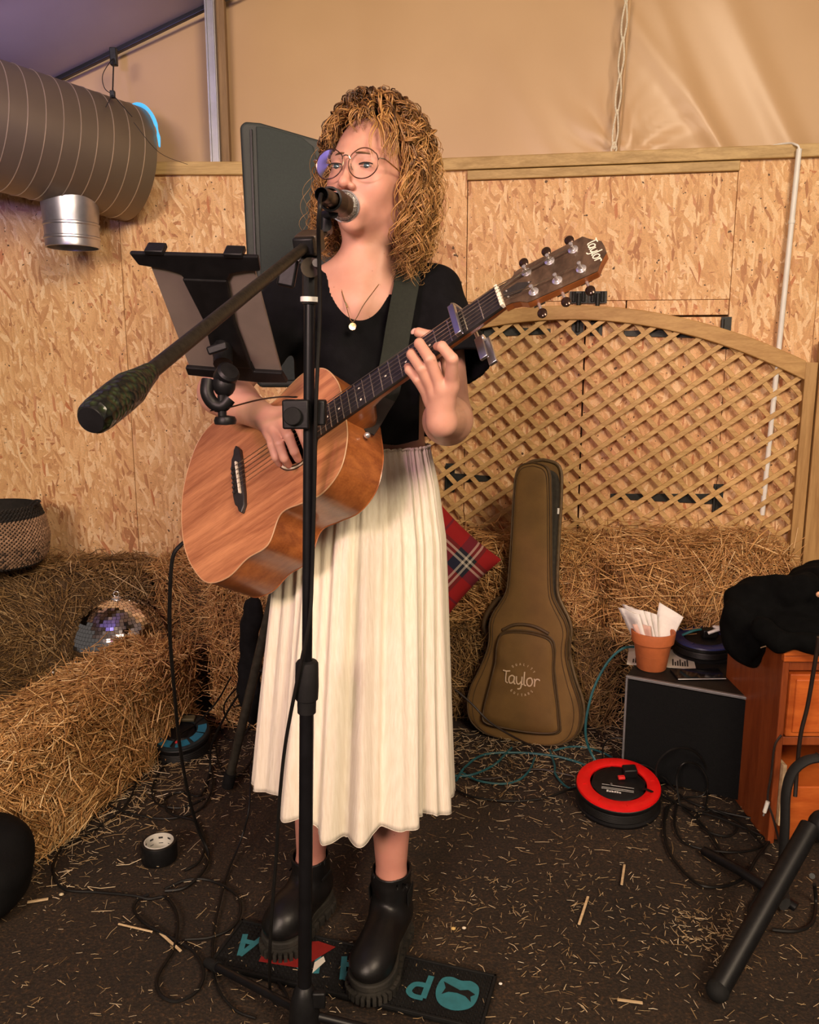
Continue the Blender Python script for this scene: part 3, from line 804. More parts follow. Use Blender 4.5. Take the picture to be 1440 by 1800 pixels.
# ------------------------------------------------------------------ stroke lettering
GLY = {
 'T': ([[(.02, .98), (.30, .94), (.62, 1.0)], [(.30, .94), (.28, .45), (.30, .10), (.48, .0)]], .50),
 'a': ([[(.50, .55), (.30, .66), (.08, .50), (.05, .22), (.15, .03), (.32, .06), (.48, .30), (.50, .62)], [(.50, .62), (.47, .25), (.52, .04), (.62, .02)]], .62),
 'y': ([[(.04, .64), (.05, .30), (.14, .06), (.30, .06), (.46, .28)], [(.50, .66), (.48, .0), (.40, -.30), (.18, -.36)], [(.46, .06), (.62, .06)]], .60),
 'l': ([[(.08, 1.08), (.07, .5), (.10, .06), (.28, .0)]], .26),
 'o': ([[(.30, .66), (.08, .52), (.05, .22), (.20, .0), (.40, .06), (.50, .34), (.42, .60), (.30, .66)]], .56),
 'r': ([[(.04, .62), (.12, .5), (.12, .0)], [(.12, .36), (.24, .60), (.44, .62), (.52, .52)]], .5),
 'P': ([[(.08, 0), (.08, 1)], [(.08, 1), (.40, 1), (.58, .88), (.60, .74), (.52, .54), (.36, .46), (.08, .46)]], .74),
 'R': ([[(.08, 0), (.08, 1)], [(.08, 1), (.40, 1), (.58, .88), (.60, .74), (.52, .54), (.36, .46), (.08, .46)], [(.34, .46), (.62, 0)]], .76),
 'A': ([[(.02, 0), (.34, 1)], [(.34, 1), (.66, 0)], [(.14, .32), (.54, .32)]], .76),
 'V': ([[(.02, 1), (.34, 0)], [(.34, 0), (.66, 1)]], .76),
 'H': ([[(.08, 0), (.08, 1)], [(.60, 0), (.60, 1)], [(.08, .5), (.60, .5)]], .78),
 'E': ([[(.08, 0), (.08, 1)], [(.08, 1), (.52, 1)], [(.08, .5), (.46, .5)], [(.08, 0), (.52, 0)]], .62),
 'I': ([[(.1, 0), (.1, 1)]], .28), 'K': ([[(.08, 0), (.08, 1)], [(.56, 1), (.10, .45)], [(.24, .6), (.58, 0)]], .66),
 'L': ([[(.08, 1), (.08, 0)], [(.08, 0), (.5, 0)]], .58), 'S': ([[(.52, .86), (.36, 1), (.14, .94), (.08, .74), (.30, .52), (.54, .30), (.46, .06), (.24, 0), (.06, .12)]], .64),
 'G': ([[(.56, .84), (.34, 1), (.12, .84), (.06, .5), (.14, .14), (.36, 0), (.56, .12), (.56, .44), (.36, .44)]], .7),
 'U': ([[(.08, 1), (.08, .25), (.2, .02), (.42, .02), (.54, .25), (.54, 1)]], .66), 'Q': ([[(.3, 1), (.08, .8), (.06, .3), (.3, 0), (.54, .3), (.52, .8), (.3, 1)], [(.38, .2), (.6, -.06)]], .66),
 'Y': ([[(.04, 1), (.3, .5), (.56, 1)], [(.3, .5), (.3, 0)]], .62), 'M': ([[(.06, 0), (.1, 1), (.36, .3), (.62, 1), (.66, 0)]], .76), 'C': ([[(.54, .86), (.32, 1), (.1, .84), (.06, .4), (.16, .1), (.36, 0), (.54, .14)]], .62),
 'O': ([[(.3, 1), (.08, .8), (.06, .3), (.3, 0), (.54, .3), (.52, .8), (.3, 1)]], .64), 'B': ([[(.08, 0), (.08, 1)], [(.08, 1), (.4, .98), (.5, .78), (.38, .54), (.08, .52)], [(.38, .54), (.56, .36), (.46, .04), (.08, 0)]], .66), 'N': ([[(.08, 0), (.08, 1), (.54, 0), (.54, 1)]], .66),
}


def lettering(mb, text, o, ex, ey, size, wt, raise_=.0006, center=True):
    """flat strokes of the words; o is where they start, ex the reading direction, ey up, both unit"""
    ex, ey = unit(ex), unit(ey); nz = np.cross(ex, ey)
    tot = sum(GLY[c][1] if c in GLY else .35 for c in text); x = -tot / 2 if center else 0
    for c in text:
        if c not in GLY: x += .35; continue
        for si, st in enumerate(GLY[c][0]):
            p = smooth_path([V(a, b, 0) for a, b in st], 4) if (len(st) > 2 and c not in 'TNM' or c in 'y') else np.array([V(a, b, 0) for a, b in st])
            w = o + ((p[:, [0]] + x) * ex + (p[:, [1]]) * ey) * size + nz * (raise_ + si * .00015)
            tg = np.gradient(w, axis=0); tg /= np.linalg.norm(tg, axis=1)[:, None] + 1e-9; sd = np.cross(nz, tg) * wt / 2
            m = len(w); tpv = np.r_[w - sd, w + sd, w - sd - nz * raise_, w + sd - nz * raise_]
            f = [(i, i + 1, m + i + 1, m + i) for i in range(m - 1)] + [(2 * m + i, i, m + i, 3 * m + i) for i in (0,)] + [(2 * m + i, 2 * m + i + 1, i + 1, i) for i in range(m - 1)] + [(m + i, m + i + 1, 3 * m + i + 1, 3 * m + i) for i in range(m - 1)]
            mb.add(tpv, f)
        x += GLY[c][1]
    return mb


# ------------------------------------------------------------------ acoustic guitar
GR = np.array([[0.7645, -0.1758, -0.6178], [-0.372, 0.6659, -0.6477], [0.527, 0.725, 0.445]])
GR = np.stack([unit(GR[:, 0]), unit(np.cross(unit(GR[:, 2]), unit(GR[:, 0]))), unit(np.cross(GR[:, 0], np.cross(GR[:, 2], GR[:, 0])))], 1)
GP = V(-0.3158, 1.5272, 1.0687)
SCL = .597
def gl(a, b, n): return GP + GR @ V(a, b, n)
def gla(q): return GP + np.asarray(q, float) @ GR.T


def hspline(xs, ys, t):
    xs = np.array(xs); ys = np.array(ys); m = np.gradient(ys, xs)
    i = np.clip(np.searchsorted(xs, t) - 1, 0, len(xs) - 2); h = xs[i + 1] - xs[i]; u = (t - xs[i]) / h
    return ys[i] * (2 * u ** 3 - 3 * u ** 2 + 1) + m[i] * h * (u ** 3 - 2 * u ** 2 + u) + ys[i + 1] * (-2 * u ** 3 + 3 * u ** 2) + m[i + 1] * h * (u ** 3 - u ** 2)


def guitar_outline(n=90):
    lb, wa, ub, al, aw, au, tail, sh = 0.1826, 0.1235, 0.1365, -0.0539, 0.0918, 0.1872, -0.1782, 0.2663
    c = np.array([[tail, 0], [tail + .004, .05], [tail + .028, .118], [tail + .07, lb * .93], [al, lb], [al + .05, lb * .93], [(al + aw) / 2 + .03, (lb * .8 + wa * .35) / 1.1 * 0.98], [aw, wa], [(aw + au) / 2, (wa + ub) / 2], [au, ub], [au + .045, ub * .85], [sh - .008, .07], [sh, .0]])
    d = np.r_[0, np.cumsum(np.linalg.norm(np.diff(c, axis=0), axis=1))]; t = np.linspace(0, d[-1], n)
    h = np.stack([hspline(d, c[:, 0], t), hspline(d, c[:, 1], t)], 1)
    h[0, 1] = h[-1, 1] = 0
    return np.r_[h, (h * [1, -1])[::-1][1:-1]]


def gdep(a): return np.interp(a, [-.18, .266], [.111, .095])


def guitar_wood(name, c1, c2, rough, coat):
    k = NT(name); tc = k.n('TexCoord')
    mp = k.n('Mapping', vector_type='TEXTURE'); mp.inputs['Rotation'].default_value = Matrix(GR.tolist()).to_euler()
    k.l(tc.outputs['Object'], mp.inputs[0])
    m2 = k.n('Mapping'); m2.inputs['Scale'].default_value = (1.6, 22, 10); k.l(mp.outputs[0], m2.inputs[0])
    a = k.n('TexNoise', i_Scale=3.0, i_Detail=7.0, i_Distortion=.5); k.l(m2.outputs[0], a.inputs[0])
    b = k.n('TexNoise', i_Scale=22.0, i_Detail=3.0); k.l(m2.outputs[0], b.inputs[0])
    f = k.math('ADD', k.math('MULTIPLY', a.outputs[0], .7), k.math('MULTIPLY', b.outputs[0], .3))
    k.l(k.ramp(f, [(.34, c1), (.50, tuple((np.array(c1) + c2) / 2)), (.66, c2)]), k.b.inputs['Base Color'])
    k.b.inputs['Roughness'].default_value = rough; k.b.inputs['Coat Weight'].default_value = coat; k.b.inputs['Coat Roughness'].default_value = .2
    k.bump(f, .06, .002)
    return k.m


M['mahogany_top'] = guitar_wood('mahogany_top', (.27, .092, .038), (.58, .26, .115), .34, .2)
M['mahogany_side'] = guitar_wood('mahogany_side', (.20, .055, .014), (.40, .135, .035), .28, .4)
M['ebony'] = mat('ebony', (.022, .019, .018), .42, 0, .3, 60)
M['head_plate'] = wood_mat('rosewood_head_plate', (.040, .024, .015), (.105, .065, .040), (14, 14, 3), 3, .4)
M['bone'] = mat('bone_white', (.80, .75, .60), .45, 0, .05, 40)
M['fret'] = mat('fret_wire', (.75, .72, .66), .25, 1, .05, 40)
M['string'] = mat('bronze_string', (.62, .54, .42), .3, 1, .1, 90)
M['inside'] = mat('dark_cavity_wood', (.05, .025, .012), .8, 0, .3, 20)

gt = thing('acoustic_guitar', 'mahogany acoustic guitar held across the singer\'s body', 'guitar', gl(-.15, -.1, -.05))
ol = guitar_outline(); N_ = len(ol)
HOLE = .148; HRAD = .045
ang = np.arctan2(ol[:, 1], ol[:, 0] - HOLE)
hole = np.stack([HOLE + HRAD * np.cos(ang), HRAD * np.sin(ang)], 1)
ts = np.linspace(0, 1, 9)
ring = hole[:, None] * (1 - ts)[None, :, None] + ol[:, None] * ts[None, :, None]
g3 = np.concatenate([ring, np.zeros(ring.shape[:2] + (1,))], -1)
top_ = MB().grid(gla(g3.reshape(-1, 3)).reshape(g3.shape), closed_u=True)
g4 = g3.copy(); g4[..., 2] = -.003
top_.grid(gla(g4.reshape(-1, 3)).reshape(g4.shape)[:, ::-1], closed_u=True)
hl = np.stack([np.c_[hole, np.zeros(N_)], np.c_[hole, np.full(N_, -.003)]], 1)
top_.grid(gla(hl.reshape(-1, 3)).reshape(hl.shape), closed_u=True)
top_.build('soundboard', M['mahogany_top'], gt, angle=30)
dp = gdep(ol[:, 0])
prof = [(0.9985, 0), (1.0, -.0012)]
sd_ = np.stack([np.c_[ol, np.zeros(N_)], np.c_[ol, -dp * .5], np.c_[ol, -dp]], 1)
so_ = MB().grid(gla(sd_.reshape(-1, 3)).reshape(sd_.shape), closed_u=True)
inn = ol * .985 + [HOLE * .015 * 0, 0]
so_.build('side_rib', M['mahogany_side'], gt, angle=180)
bk_ = MB(); sc_s = [1, .97, .85, .6, .3, .02]; bg = []
for q in sc_s:
    o2 = (ol - [.03, 0]) * q + [.03, 0]; bg.append(np.c_[o2, -dp - .010 * (1 - q * q)])
bg = np.stack(bg, 1); bk_.grid(gla(bg.reshape(-1, 3)).reshape(bg.shape), closed_u=True)
bk_.build('back', M['mahogany_side'], gt, angle=180)
MB().tube(gla(np.c_[ol, np.full(N_, -.0006)]), .0013, 6, closed=True).build('binding', mat('edge_binding', (.50, .30, .16), .4, 0, .1, 30), gt)
MB().tube(gla(np.c_[ol, -dp]), .0012, 6, closed=True).build('binding', M['mahogany_side'], gt)
aa = np.linspace(0, 2 * math.pi, 64, endpoint=False)
for rr_, wt, cc in [(HRAD + .004, .0010, 'ebony'), (HRAD + .0075, .0016, 'bone'), (HRAD + .011, .0010, 'ebony')]:
    MB().tube(gla(np.stack([HOLE + rr_ * np.cos(aa), rr_ * np.sin(aa), 0 * aa + .0002], 1)), wt, 6, closed=True, flat=.35, up=GR[:, 2]).build('rosette_ring', M[cc], gt)
# bridge
br = [(-.016, 0), (-.0175, .030), (-.014, .052), (-.008, .060), (-.006, .070), (.001, .078), (.010, .064), (.012, .04), (.012, 0)]
br = br + [(a, -b) for a, b in br[::-1][1:-1]]
bo = MB().prism(np.array(br), .009, gl(-.001, 0, 0), GR).build('bridge', M['ebony'], gt, bevel=.002)
MB().box(gl(.002, 0, .0105), (.0016, .037, .0035), GR @ np.array([[1, -.05, 0], [.05, 1, 0], [0, 0, 1]])).build('saddle', M['bone'], bo, bevel=.0006)
stx = [(-.0265 + .0106 * i) for i in range(6)]
for b_ in stx:
    MB().lathe([(.0026, 0), (.0034, .003), (.003, .0055), (.0001, .0068)], 10, gl(-.011, b_ * 1.02, .008), GR).build('bridge_pin', M['ebony'], bo)
# neck and fretboard
def nw(a): return np.interp(a, [.188, SCL], [.0275, .0215])
fe = SCL - SCL * (1 - 2 ** (-20 / 12))
MB().hexa(gla([(fe, -nw(fe), .0002), (SCL, -nw(SCL), .0002), (SCL, nw(SCL), .0002), (fe, nw(fe), .0002), (fe, -nw(fe), .0062), (SCL, -nw(SCL), .0062), (SCL, nw(SCL), .0062), (fe, nw(fe), .0062)])).build('fretboard', M['ebony'], gt, smooth=False, bevel=.0006)
FB = [o for o in COL.objects if o.name.startswith('fretboard')][-1]
for i in range(1, 21):
    a_ = SCL * 2 ** (-i / 12)
    MB().tube([gl(a_, -nw(a_), .0063), gl(a_, nw(a_), .0063)], .0011, 6).build('fret', M['fret'], FB)
for i in (3, 5, 7, 9, 12, 12.5, 15, 17):
    j = int(i); a_ = SCL * (2 ** (-j / 12) + 2 ** (-(j - 1) / 12)) / 2
    for bb_ in ((-.012, .012) if i == 12 else (0,) if i != 12.5 else ()):
        MB().lathe([(.0022, 0), (.0001, .0003)], 12, gl(a_, bb_, .0063), GR).build('position_dot', M['bone'], FB)
secs = []
for a_ in np.linspace(.262, SCL + .004, 14):
    w_ = nw(a_); th_ = np.interp(a_, [.262, .29, .32, SCL - .02, SCL + .004], [.085, .06, .019, .0165, .014])
    ph = np.linspace(0, math.pi, 12)
    secs.append(np.stack([np.full(12, a_), w_ * np.cos(ph), -th_ * np.sin(ph) ** (.8)], 1))
secs = np.array(secs)
MB().grid(gla(secs.reshape(-1, 3)).reshape(secs.shape)).build('neck', M['mahogany_side'], gt, angle=180)
MB().box(gl(SCL + .0025, 0, .0055), (.0028, .0217, .005), GR).build('nut', M['bone'], gt, bevel=.0008)
# head: tilted back behind the nut
HT = math.radians(13); HA = GR @ V(math.cos(HT), 0, -math.sin(HT)); HN = GR @ V(math.sin(HT), 0, math.cos(HT)); HB = GR[:, 1]
HRm = np.stack([HA, HB, HN], 1); HO = gl(SCL + .004, 0, .003)
def hd(a, b, n): return HO + HRm @ V(a, b, n)
hs = [(0, .0215), (.012, .0218), (.024, .0260), (.034, .0345), (.040, .0355), (.144, .0385), (.151, .0285), (.157, .0215), (.166, .0125), (.167, 0), (.166, -.0125), (.157, -.0215), (.151, -.0285), (.144, -.0385), (.040, -.0355), (.034, -.0345), (.024, -.0260), (.012, -.0218), (0, -.0215)]
MB().prism(np.array(hs), .0135, hd(0, 0, -.0145), HRm).build('headstock', M['mahogany_side'], gt, smooth=False, bevel=.0012)
HS = [o for o in COL.objects if o.name.startswith('headstock')][-1]
MB().prism(np.array(hs), .0014, hd(0, 0, -.001), HRm).build('head_plate', M['head_plate'], HS, smooth=False)
tc_ = [(.004, .006), (.03, .010), (.05, .0), (.03, -.010), (.004, -.006)]
MB().prism(np.array(tc_), .001, hd(0, 0, .0004), HRm).build('truss_rod_cover', M['ebony'], HS, smooth=False)
for q in ((.010, .004), (.010, -.009), (.046, 0)):
    MB().ball(hd(q[0], q[1], .0016), .0016, 8).build('cover_screw', M['chrome'], HS)
lg = MB(); lettering(lg, 'Taylor', hd(.1455, 0, .0006), -HB, HA, .0155, .0017, .0005)
# the words read across the head, bass side first
lg.build('headstock_lettering', M['bone'], HS, smooth=False)
pa = [.048, .086, .124]
for side in (1, -1):
    for i, a_ in enumerate(pa):
        b_ = side * (.0215 - .000 * i)
        tn = MB().lathe([(.0078, 0), (.0078, .0012), (.0058, .0022), (.0040, .0026), (.0001, .0026)], 20, hd(a_, b_, .0006), HRm).build('tuner', M['chrome'], gt)
        MB().lathe([(.0034, .0), (.0030, .004), (.0022, .0075), (.0030, .011), (.0030, .0135), (.0001, .014)], 14, hd(a_, b_, .002), HRm).build('tuner_post', M['chrome'], tn)
        MB().tube([hd(a_, side * .030, -.012), hd(a_, side * .048, -.012)], .0026, 8).build('tuner_shaft', M['chrome'], tn)
        MB().ball(hd(a_, side * .056, -.012), (.0078, .0095, .0042), 14, HRm).build('tuner_button', mat('dark_button', (.05, .028, .02), .12, .6, .2, 60) if (i == 0 and side == 1) else bpy.data.materials['dark_button'], tn)
        MB().box(hd(a_, side * .020, -.0185), (.010, .012, .0045), HRm).build('gear_housing', M['chrome'], tn, bevel=.002)
for i, b_ in enumerate(stx):
    bn_ = (-.0175 + .007 * i); side = 1 if i >= 3 else -1
    order = [pa[0], pa[1], pa[2]][(i - 3) if i >= 3 else (2 - i)]
    hp = hd(order, side * .0215 - side * .003, .010)
    MB().tube([gl(-.010, b_, .010), gl(.002, b_, .0142), gl(SCL * .5, (b_ + bn_) / 2, .0125), gl(SCL, bn_, .0108), hp], .00035 + .00009 * i, 5).build('string', M['string'], gt)
M['leather'] = mat('dark_leather', (.022, .018, .014), .55, 0, .2, 60, .15, 200)

# capo clamped over the third fret gap
ca = .5215
cp = thing('capo', 'silver spring capo clamped across the guitar neck', 'capo', gl(ca, -.03, -.03))
M['satin'] = mat('satin_aluminium', (.66, .67, .74), .3, 1, .08, 50)
MB().box(gl(ca, .002, .0165), (.0058, .031, .0045), GR).build('top_bar', M['satin'], cp, bevel=.0012)
MB().box(gl(ca, .002, .0122), (.0045, .026, .0012), GR).build('rubber_pad', M['rubber'], cp)
MB().tube(smooth_path([gl(ca, .030, .0165), gl(ca + .002, .036, .012), gl(ca + .004, .036, -.004), gl(ca + .006, .026, -.020), gl(ca + .008, .0, -.026), gl(ca + .010, -.02, -.026)], 6), .0052, 8, flat=.6, up=GR[:, 0]).build('jaw', M['satin'], cp)
MB().box(gl(ca + .012, -.043, -.022), (.007, .022, .003), GR).build('lever', M['satin'], cp, bevel=.001)
MB().box(gl(ca + .018, -.046, -.036), (.007, .026, .003), GR).build('lever', M['satin'], cp, bevel=.001)
MB().tube([gl(ca + .006, -.022, -.028), gl(ca + .020, -.022, -.028)], .006, 10).build('spring_pivot', M['chrome'], cp)

# ------------------------------------------------------------------ microphone stand with boom
PB, PT = V(-.196, 1.335, .10), V(-.1535, 1.315, 1.455)
pax = unit(PT - PB)
def pole(z): return PB + pax * ((z - PB[2]) / pax[2])
ms = thing('microphone_stand', 'black boom microphone stand in front of the singer', 'microphone stand', V(PB[0], PB[1], 0))
zcl = P(543, 1205, 1.33)[2]
MB().tube([pole(.06), pole(zcl)], .0125, 16).build('lower_tube', M['black_metal'], ms)
MB().tube([pole(zcl), pole(1.445)], .0088, 16).build('upper_tube', M['black_metal'], ms)
MB().lathe([(.0135, -.048), (.016, -.047), (.0165, -.024), (.0195, -.022), (.0205, .0), (.0195, .042), (.017, .046), (.0095, .048)], 24, pole(zcl), frame(pax)).build('clutch_grip', M['rubber'], ms)
MB().lathe([(.0092, -.03), (.0118, -.029), (.0118, .05), (.0095, .06), (.0085, .062)], 8, pole(1.405), frame(pax)).build('top_sleeve', M['black_plastic'], ms)
MB().lathe([(.0135, -.004), (.0145, -.0035), (.0145, .0035), (.0135, .004), (.012, .004)], 24, pole(1.383), frame(pax)).build('white_band', M['white'], ms)
MB().lathe([(.024, -.045), (.030, -.04), (.028, .0), (.022, .03), (.014, .045), (.0126, .046)], 24, pole(.105), frame(pax)).build('tripod_hub', M['black_plastic'], ms)
MB().box(pole(.13) + V(.028, -.012, 0), (.012, .006, .016)).build('hub_clamp', M['black_plastic'], ms, bevel=.003)
feet = [G(367, 1692, .012), V(PB[0] + .33, PB[1] - .02, .012), V(PB[0] - .05, PB[1] - .36, .012)]
for f_ in feet:
    l_ = MB().tube([pole(.09), f_], .0085, 12).build('leg', M['black_metal'], ms)
    d_ = unit(f_ - pole(.09)); MB().tube([f_ - d_ * .035, f_ + d_ * .004], .0115, 12).build('rubber_foot', M['rubber'], l_)
# boom
BC = P(545, 427, 1.315); BE = C0 + ray(160, 738) * .70; bdir = unit(BC - BE); BT = BC + bdir * .085
BG = BE + bdir * .10
MB().tube([BE + bdir * .07, BT], .0082, 16).build('boom_tube', mat('scratched_boom_paint', (.014, .012, .008), .42, .2, .5, 140, .1, 200), ms)
k = NT('speckled_grip'); tc = k.n('TexCoord'); vv = k.n('TexVoronoi', i_Scale=160.0); k.l(tc.outputs['Object'], vv.inputs['Vector'])
k.l(k.ramp(vv.outputs['Distance'], [(.0, (.025, .045, .014)), (.45, (.010, .014, .006)), (.7, (.004, .005, .004))]), k.b.inputs['Base Color']); k.b.inputs['Roughness'].default_value = .3; k.bump(vv.outputs['Distance'], .6, .004)
gp_ = MB().lathe([(.001, 0), (.0125, .0), (.0148, .004), (.0160, .014), (.0168, .045), (.0165, .070), (.0125, .092), (.0105, .106), (.0098, .112), (.0082, .113)], 28, BE, frame(bdir)).build('counterweight_grip', k.m, ms)
MB().lathe([(.0001, -.0015), (.0118, -.001), (.0132, .002)], 24, BE, frame(bdir)).build('end_cap', M['black_plastic'], gp_)
bxr = frame(bdir)
MB().box(BC + bdir * .0, (.018, .016, .022), bxr).build('boom_clamp', mat('brownish_clamp', (.045, .03, .018), .45, 0, .3, 60), ms, bevel=.004)
MB().box(BC - bdir * .03 + V(0, 0, .002), (.016, .013, .008), bxr).build('clamp_jaw', M['black_plastic'], ms, bevel=.003)
MB().tube([BC - V(0, .0, .0) - V(0, .012, .026), pole(1.44)], .013, 12).build('clamp_neck', M['black_plastic'], ms)
MB().tube([P(546, 470, 1.29), P(546, 470, 1.325)], .015, 16).build('clamp_disc', bpy.data.materials['brownish_clamp'], ms)
MB().tube([P(556, 462, 1.28), P(556, 462, 1.30)], .006, 12).build('clamp_screw', M['fret'], ms)
kb = P(508, 470, 1.31)
MB().tube([BC - V(.006, .0, .014), kb + V(0, 0, .004)], .006, 8).build('wing_bolt', M['chrome'], ms)
MB().box(kb - V(.002, 0, .008), (.014, .007, .022), np.array([[.97, 0, .2], [0, 1, 0], [-.2, 0, .97]])).build('wing_knob', M['black_plastic'], ms, bevel=.004)
# microphone and clip
MG = P(606, 363, 1.455); MT_ = P(575, 347, 1.30); md = unit(MG - MT_); MT_ = MG - md * .165
CL = MG - md * .105
MB().tube([BT, BT + bdir * .012, P(572, 398, 1.37), P(573, 378, 1.37), CL - V(0, 0, .018)], [.010, .011, .010, .009, .009], 10).build('swivel_joint', M['black_plastic'], ms)
cpn = frame(md)
MB().lathe([(.0155, -.028), (.0185, -.027), (.0200, .026), (.0172, .028), (.0165, -.026)], 24, CL, cpn).build('microphone_clip', M['black_plastic'], ms)
mm = thing('microphone', 'handheld vocal microphone with silver grille at the singer\'s mouth', 'microphone', MT_)
MB().lathe([(.001, -.165), (.0105, -.165), (.0118, -.160), (.0125, -.12), (.0150, -.060), (.0175, -.034), (.0190, -.026), (.0190, -.020)], 32, MG, cpn).build('handle', mat('brown_grey_mic_body', (.065, .042, .028), .42, .3, .1, 60), mm)
k = NT('steel_mesh_grille'); tc = k.n('TexCoord'); vv = k.n('TexVoronoi', i_Scale=420.0); k.l(tc.outputs['Object'], vv.inputs['Vector'])
k.l(k.ramp(vv.outputs['Distance'], [(.2, (.08, .08, .09)), (.5, (.70, .70, .70))]), k.b.inputs['Base Color']); k.b.inputs['Metallic'].default_value = .9; k.b.inputs['Roughness'].default_value = .3; k.bump(vv.outputs['Distance'], 1.0, .003)
MB().lathe([(.0190, -.021), (.0225, -.012), (.0243, -.004), (.0243, .002), (.0225, .012), (.0180, .020), (.010, .0245), (.0001, .026)], 36, MG, cpn).build('grille', k.m, mm)
MB().lathe([(.0240, -.007), (.0262, -.005), (.0262, .0035), (.0240, .0055)], 36, MG, cpn).build('grille_band', M['chrome'], mm)
MB().lathe([(.0095, -.20), (.0105, -.199), (.0105, -.164), (.009, -.163)], 16, MG, cpn).build('cable_plug', M['black_plastic'], mm)
PL = MT_ - md * .036
cpts = [PL, PL - md * .012 - V(0, 0, .010), P(562, 366, 1.235), P(560, 400, 1.245), P(561, 450, 1.272), P(562, 560, 1.288), P(556, 700, 1.293), P(553, 850, 1.302), P(549, 1000, 1.310), P(544, 1090, 1.302), P(524, 1190, 1.30), P(503, 1300, 1.315), P(492, 1400, 1.325), P(486, 1500, 1.335), P(477, 1620, 1.34), P(474, 1700, 1.36), G(476, 1748, .006), G(488, 1766, .006), G(505, 1752, .006), G(470, 1700, .006)]
tag(MB().tube(smooth_path(cpts, 8), .0032, 8).build('microphone_cable', M['cable']), 'black microphone cable hanging down along the stand pole', 'cable')
for y_ in (640, 930):
    pass

# tablet holder on the pole and the tablet in it
TR = np.array([[.987, -.067, -.149], [-.155, -.681, -.716], [-.054, .729, -.682]])
tx = unit(TR[:, 0]); ty = unit(TR[:, 1] - tx * (TR[:, 1] @ tx)); tz = np.cross(tx, ty); TRm = np.stack([tx, ty, tz], 1)
TC = V(-.313, 1.386, 1.361)
def tb(a, b, n): return TC + TRm @ V(a, b, n)          # n<0 is the back, towards the lens? fixed below
sgn = 1.0 if (C0 - TC) @ tz > 0 else -1.0
tab = thing('tablet', 'grey tablet seen from behind, held on the stand', 'tablet', tb(0, -.12, 0))
M['tablet_grey'] = mat('space_grey_aluminium', (.22, .18, .15), .5, .15, .06, 30)
def rrect(w, h, r, n=6):
    o = []
    for cx, cy, a0 in ((w - r, h - r, 0), (-w + r, h - r, 90), (-w + r, -h + r, 180), (w - r, -h + r, 270)):
        for i in range(n + 1):
            a = math.radians(a0 + 90 * i / n); o.append((cx + r * math.cos(a), cy + r * math.sin(a)))
    return np.array(o)
MB().prism(rrect(.0845, .119, .010), .0065, tb(0, 0, 0), TRm).build('shell', M['tablet_grey'], tab, bevel=.0015)
MB().prism(rrect(.083, .1175, .009), .001, tb(0, 0, -.0012 if sgn > 0 else .0067), TRm).build('screen', mat('lit_white_screen', (.75, .75, .75), .2, 0, .02, 10, emit=(1, 1, 1, .5)), tab, smooth=False)
BKN = .0075 if sgn > 0 else -.0045
hb = thing('tablet_holder', 'black plastic tablet holder clamped to the microphone stand', 'tablet holder', tb(0, -.15, 0))
nn_ = BKN
q = sgn
top_b = [(-.108, .128), (-.100, .106), (-.06, .100), (-.036, .092), (-.028, .075), (.032, .075), (.046, .096), (.070, .102), (.096, .104), (.098, .130)]
MB().prism(np.array(top_b), .008, tb(0, 0, nn_ - .002), TRm).build('top_bar', M['black_plastic'], hb, smooth=False, bevel=.002)
bot_b = [(-.088, -.108), (-.03, -.110), (-.028, -.09), (.036, -.09), (.038, -.108), (.088, -.108), (.094, -.130), (.040, -.134), (-.03, -.130), (-.088, -.126)]
MB().prism(np.array(bot_b), .010, tb(0, 0, nn_ - .002), TRm).build('bottom_bar', M['black_plastic'], hb, smooth=False, bevel=.002)
spn = [(-.034, .085), (.038, .085), (.030, .0), (.036, -.10), (-.030, -.10), (-.022, .0)]
MB().prism(np.array(spn), .010, tb(0, 0, nn_ - .001), TRm).build('spine', M['black_plastic'], hb, smooth=False, bevel=.002)
for a_ in (-.066, .060):
    MB().box(tb(a_, .131, nn_ - .003 * q), (.015, .0045, .011), TRm).build('hook', M['black_plastic'], hb, bevel=.002)
JB = P(388, 668, 1.36); JC = P(392, 640, 1.385)
MB().tube([tb(-.004, -.052, nn_ + .006 * q), JC], .016, 14).build('ball_socket', M['black_plastic'], hb)
MB().lathe([(.012, -.012), (.019, -.010), (.019, .010), (.015, .014), (.0001, .015)], 20, P(398, 660, 1.35), frame(P(398, 660, 1.35) - P(380, 690, 1.38))).build('ball_collar', M['black_plastic'], hb)
MB().box(P(382, 612, 1.345), (.017, .004, .007), np.array([[.95, 0, -.3], [0, 1, 0], [.3, 0, .95]])).build('wing_screw', M['black_plastic'], hb, bevel=.003)
MB().ball(P(394, 676, 1.35), (.019, .017, .021), 16).build('ball_joint', M['black_plastic'], hb)
MB().tube(smooth_path([P(366, 668, 1.352), P(364, 690, 1.345), P(374, 708, 1.345), P(390, 714, 1.345), P(404, 700, 1.348)], 5), .011, 10).build('swivel_bracket', M['black_plastic'], hb)
MB().tube([P(390, 694, 1.345), P(391, 738, 1.345)], .0072, 12).build('thumb_screw', M['black_plastic'], hb)
MB().lathe([(.0001, -.008), (.017, -.006), (.0185, .0), (.016, .006), (.006, .008)], 20, P(396, 739, 1.345)).build('thumb_screw_head', M['black_plastic'], hb)
MB().tube(smooth_path([P(371, 722, 1.345), P(400, 717, 1.345), P(450, 704, 1.335), P(490, 698, 1.325), P(520, 698, 1.315)], 6), .0085, 8, flat=.16, up=(0, 0, 1)).build('flat_arm', M['black_metal'], hb)
cz = P(545, 727, 1.32)[2]; cb = pole(cz)
MB().box(cb - V(.018, .012, 0), (.021, .014, .023)).build('pole_clamp', M['black_plastic'], hb, bevel=.003)
MB().box(cb + V(.020, .0, .002), (.008, .016, .020)).build('clamp_jaw', M['black_plastic'], hb, bevel=.003)
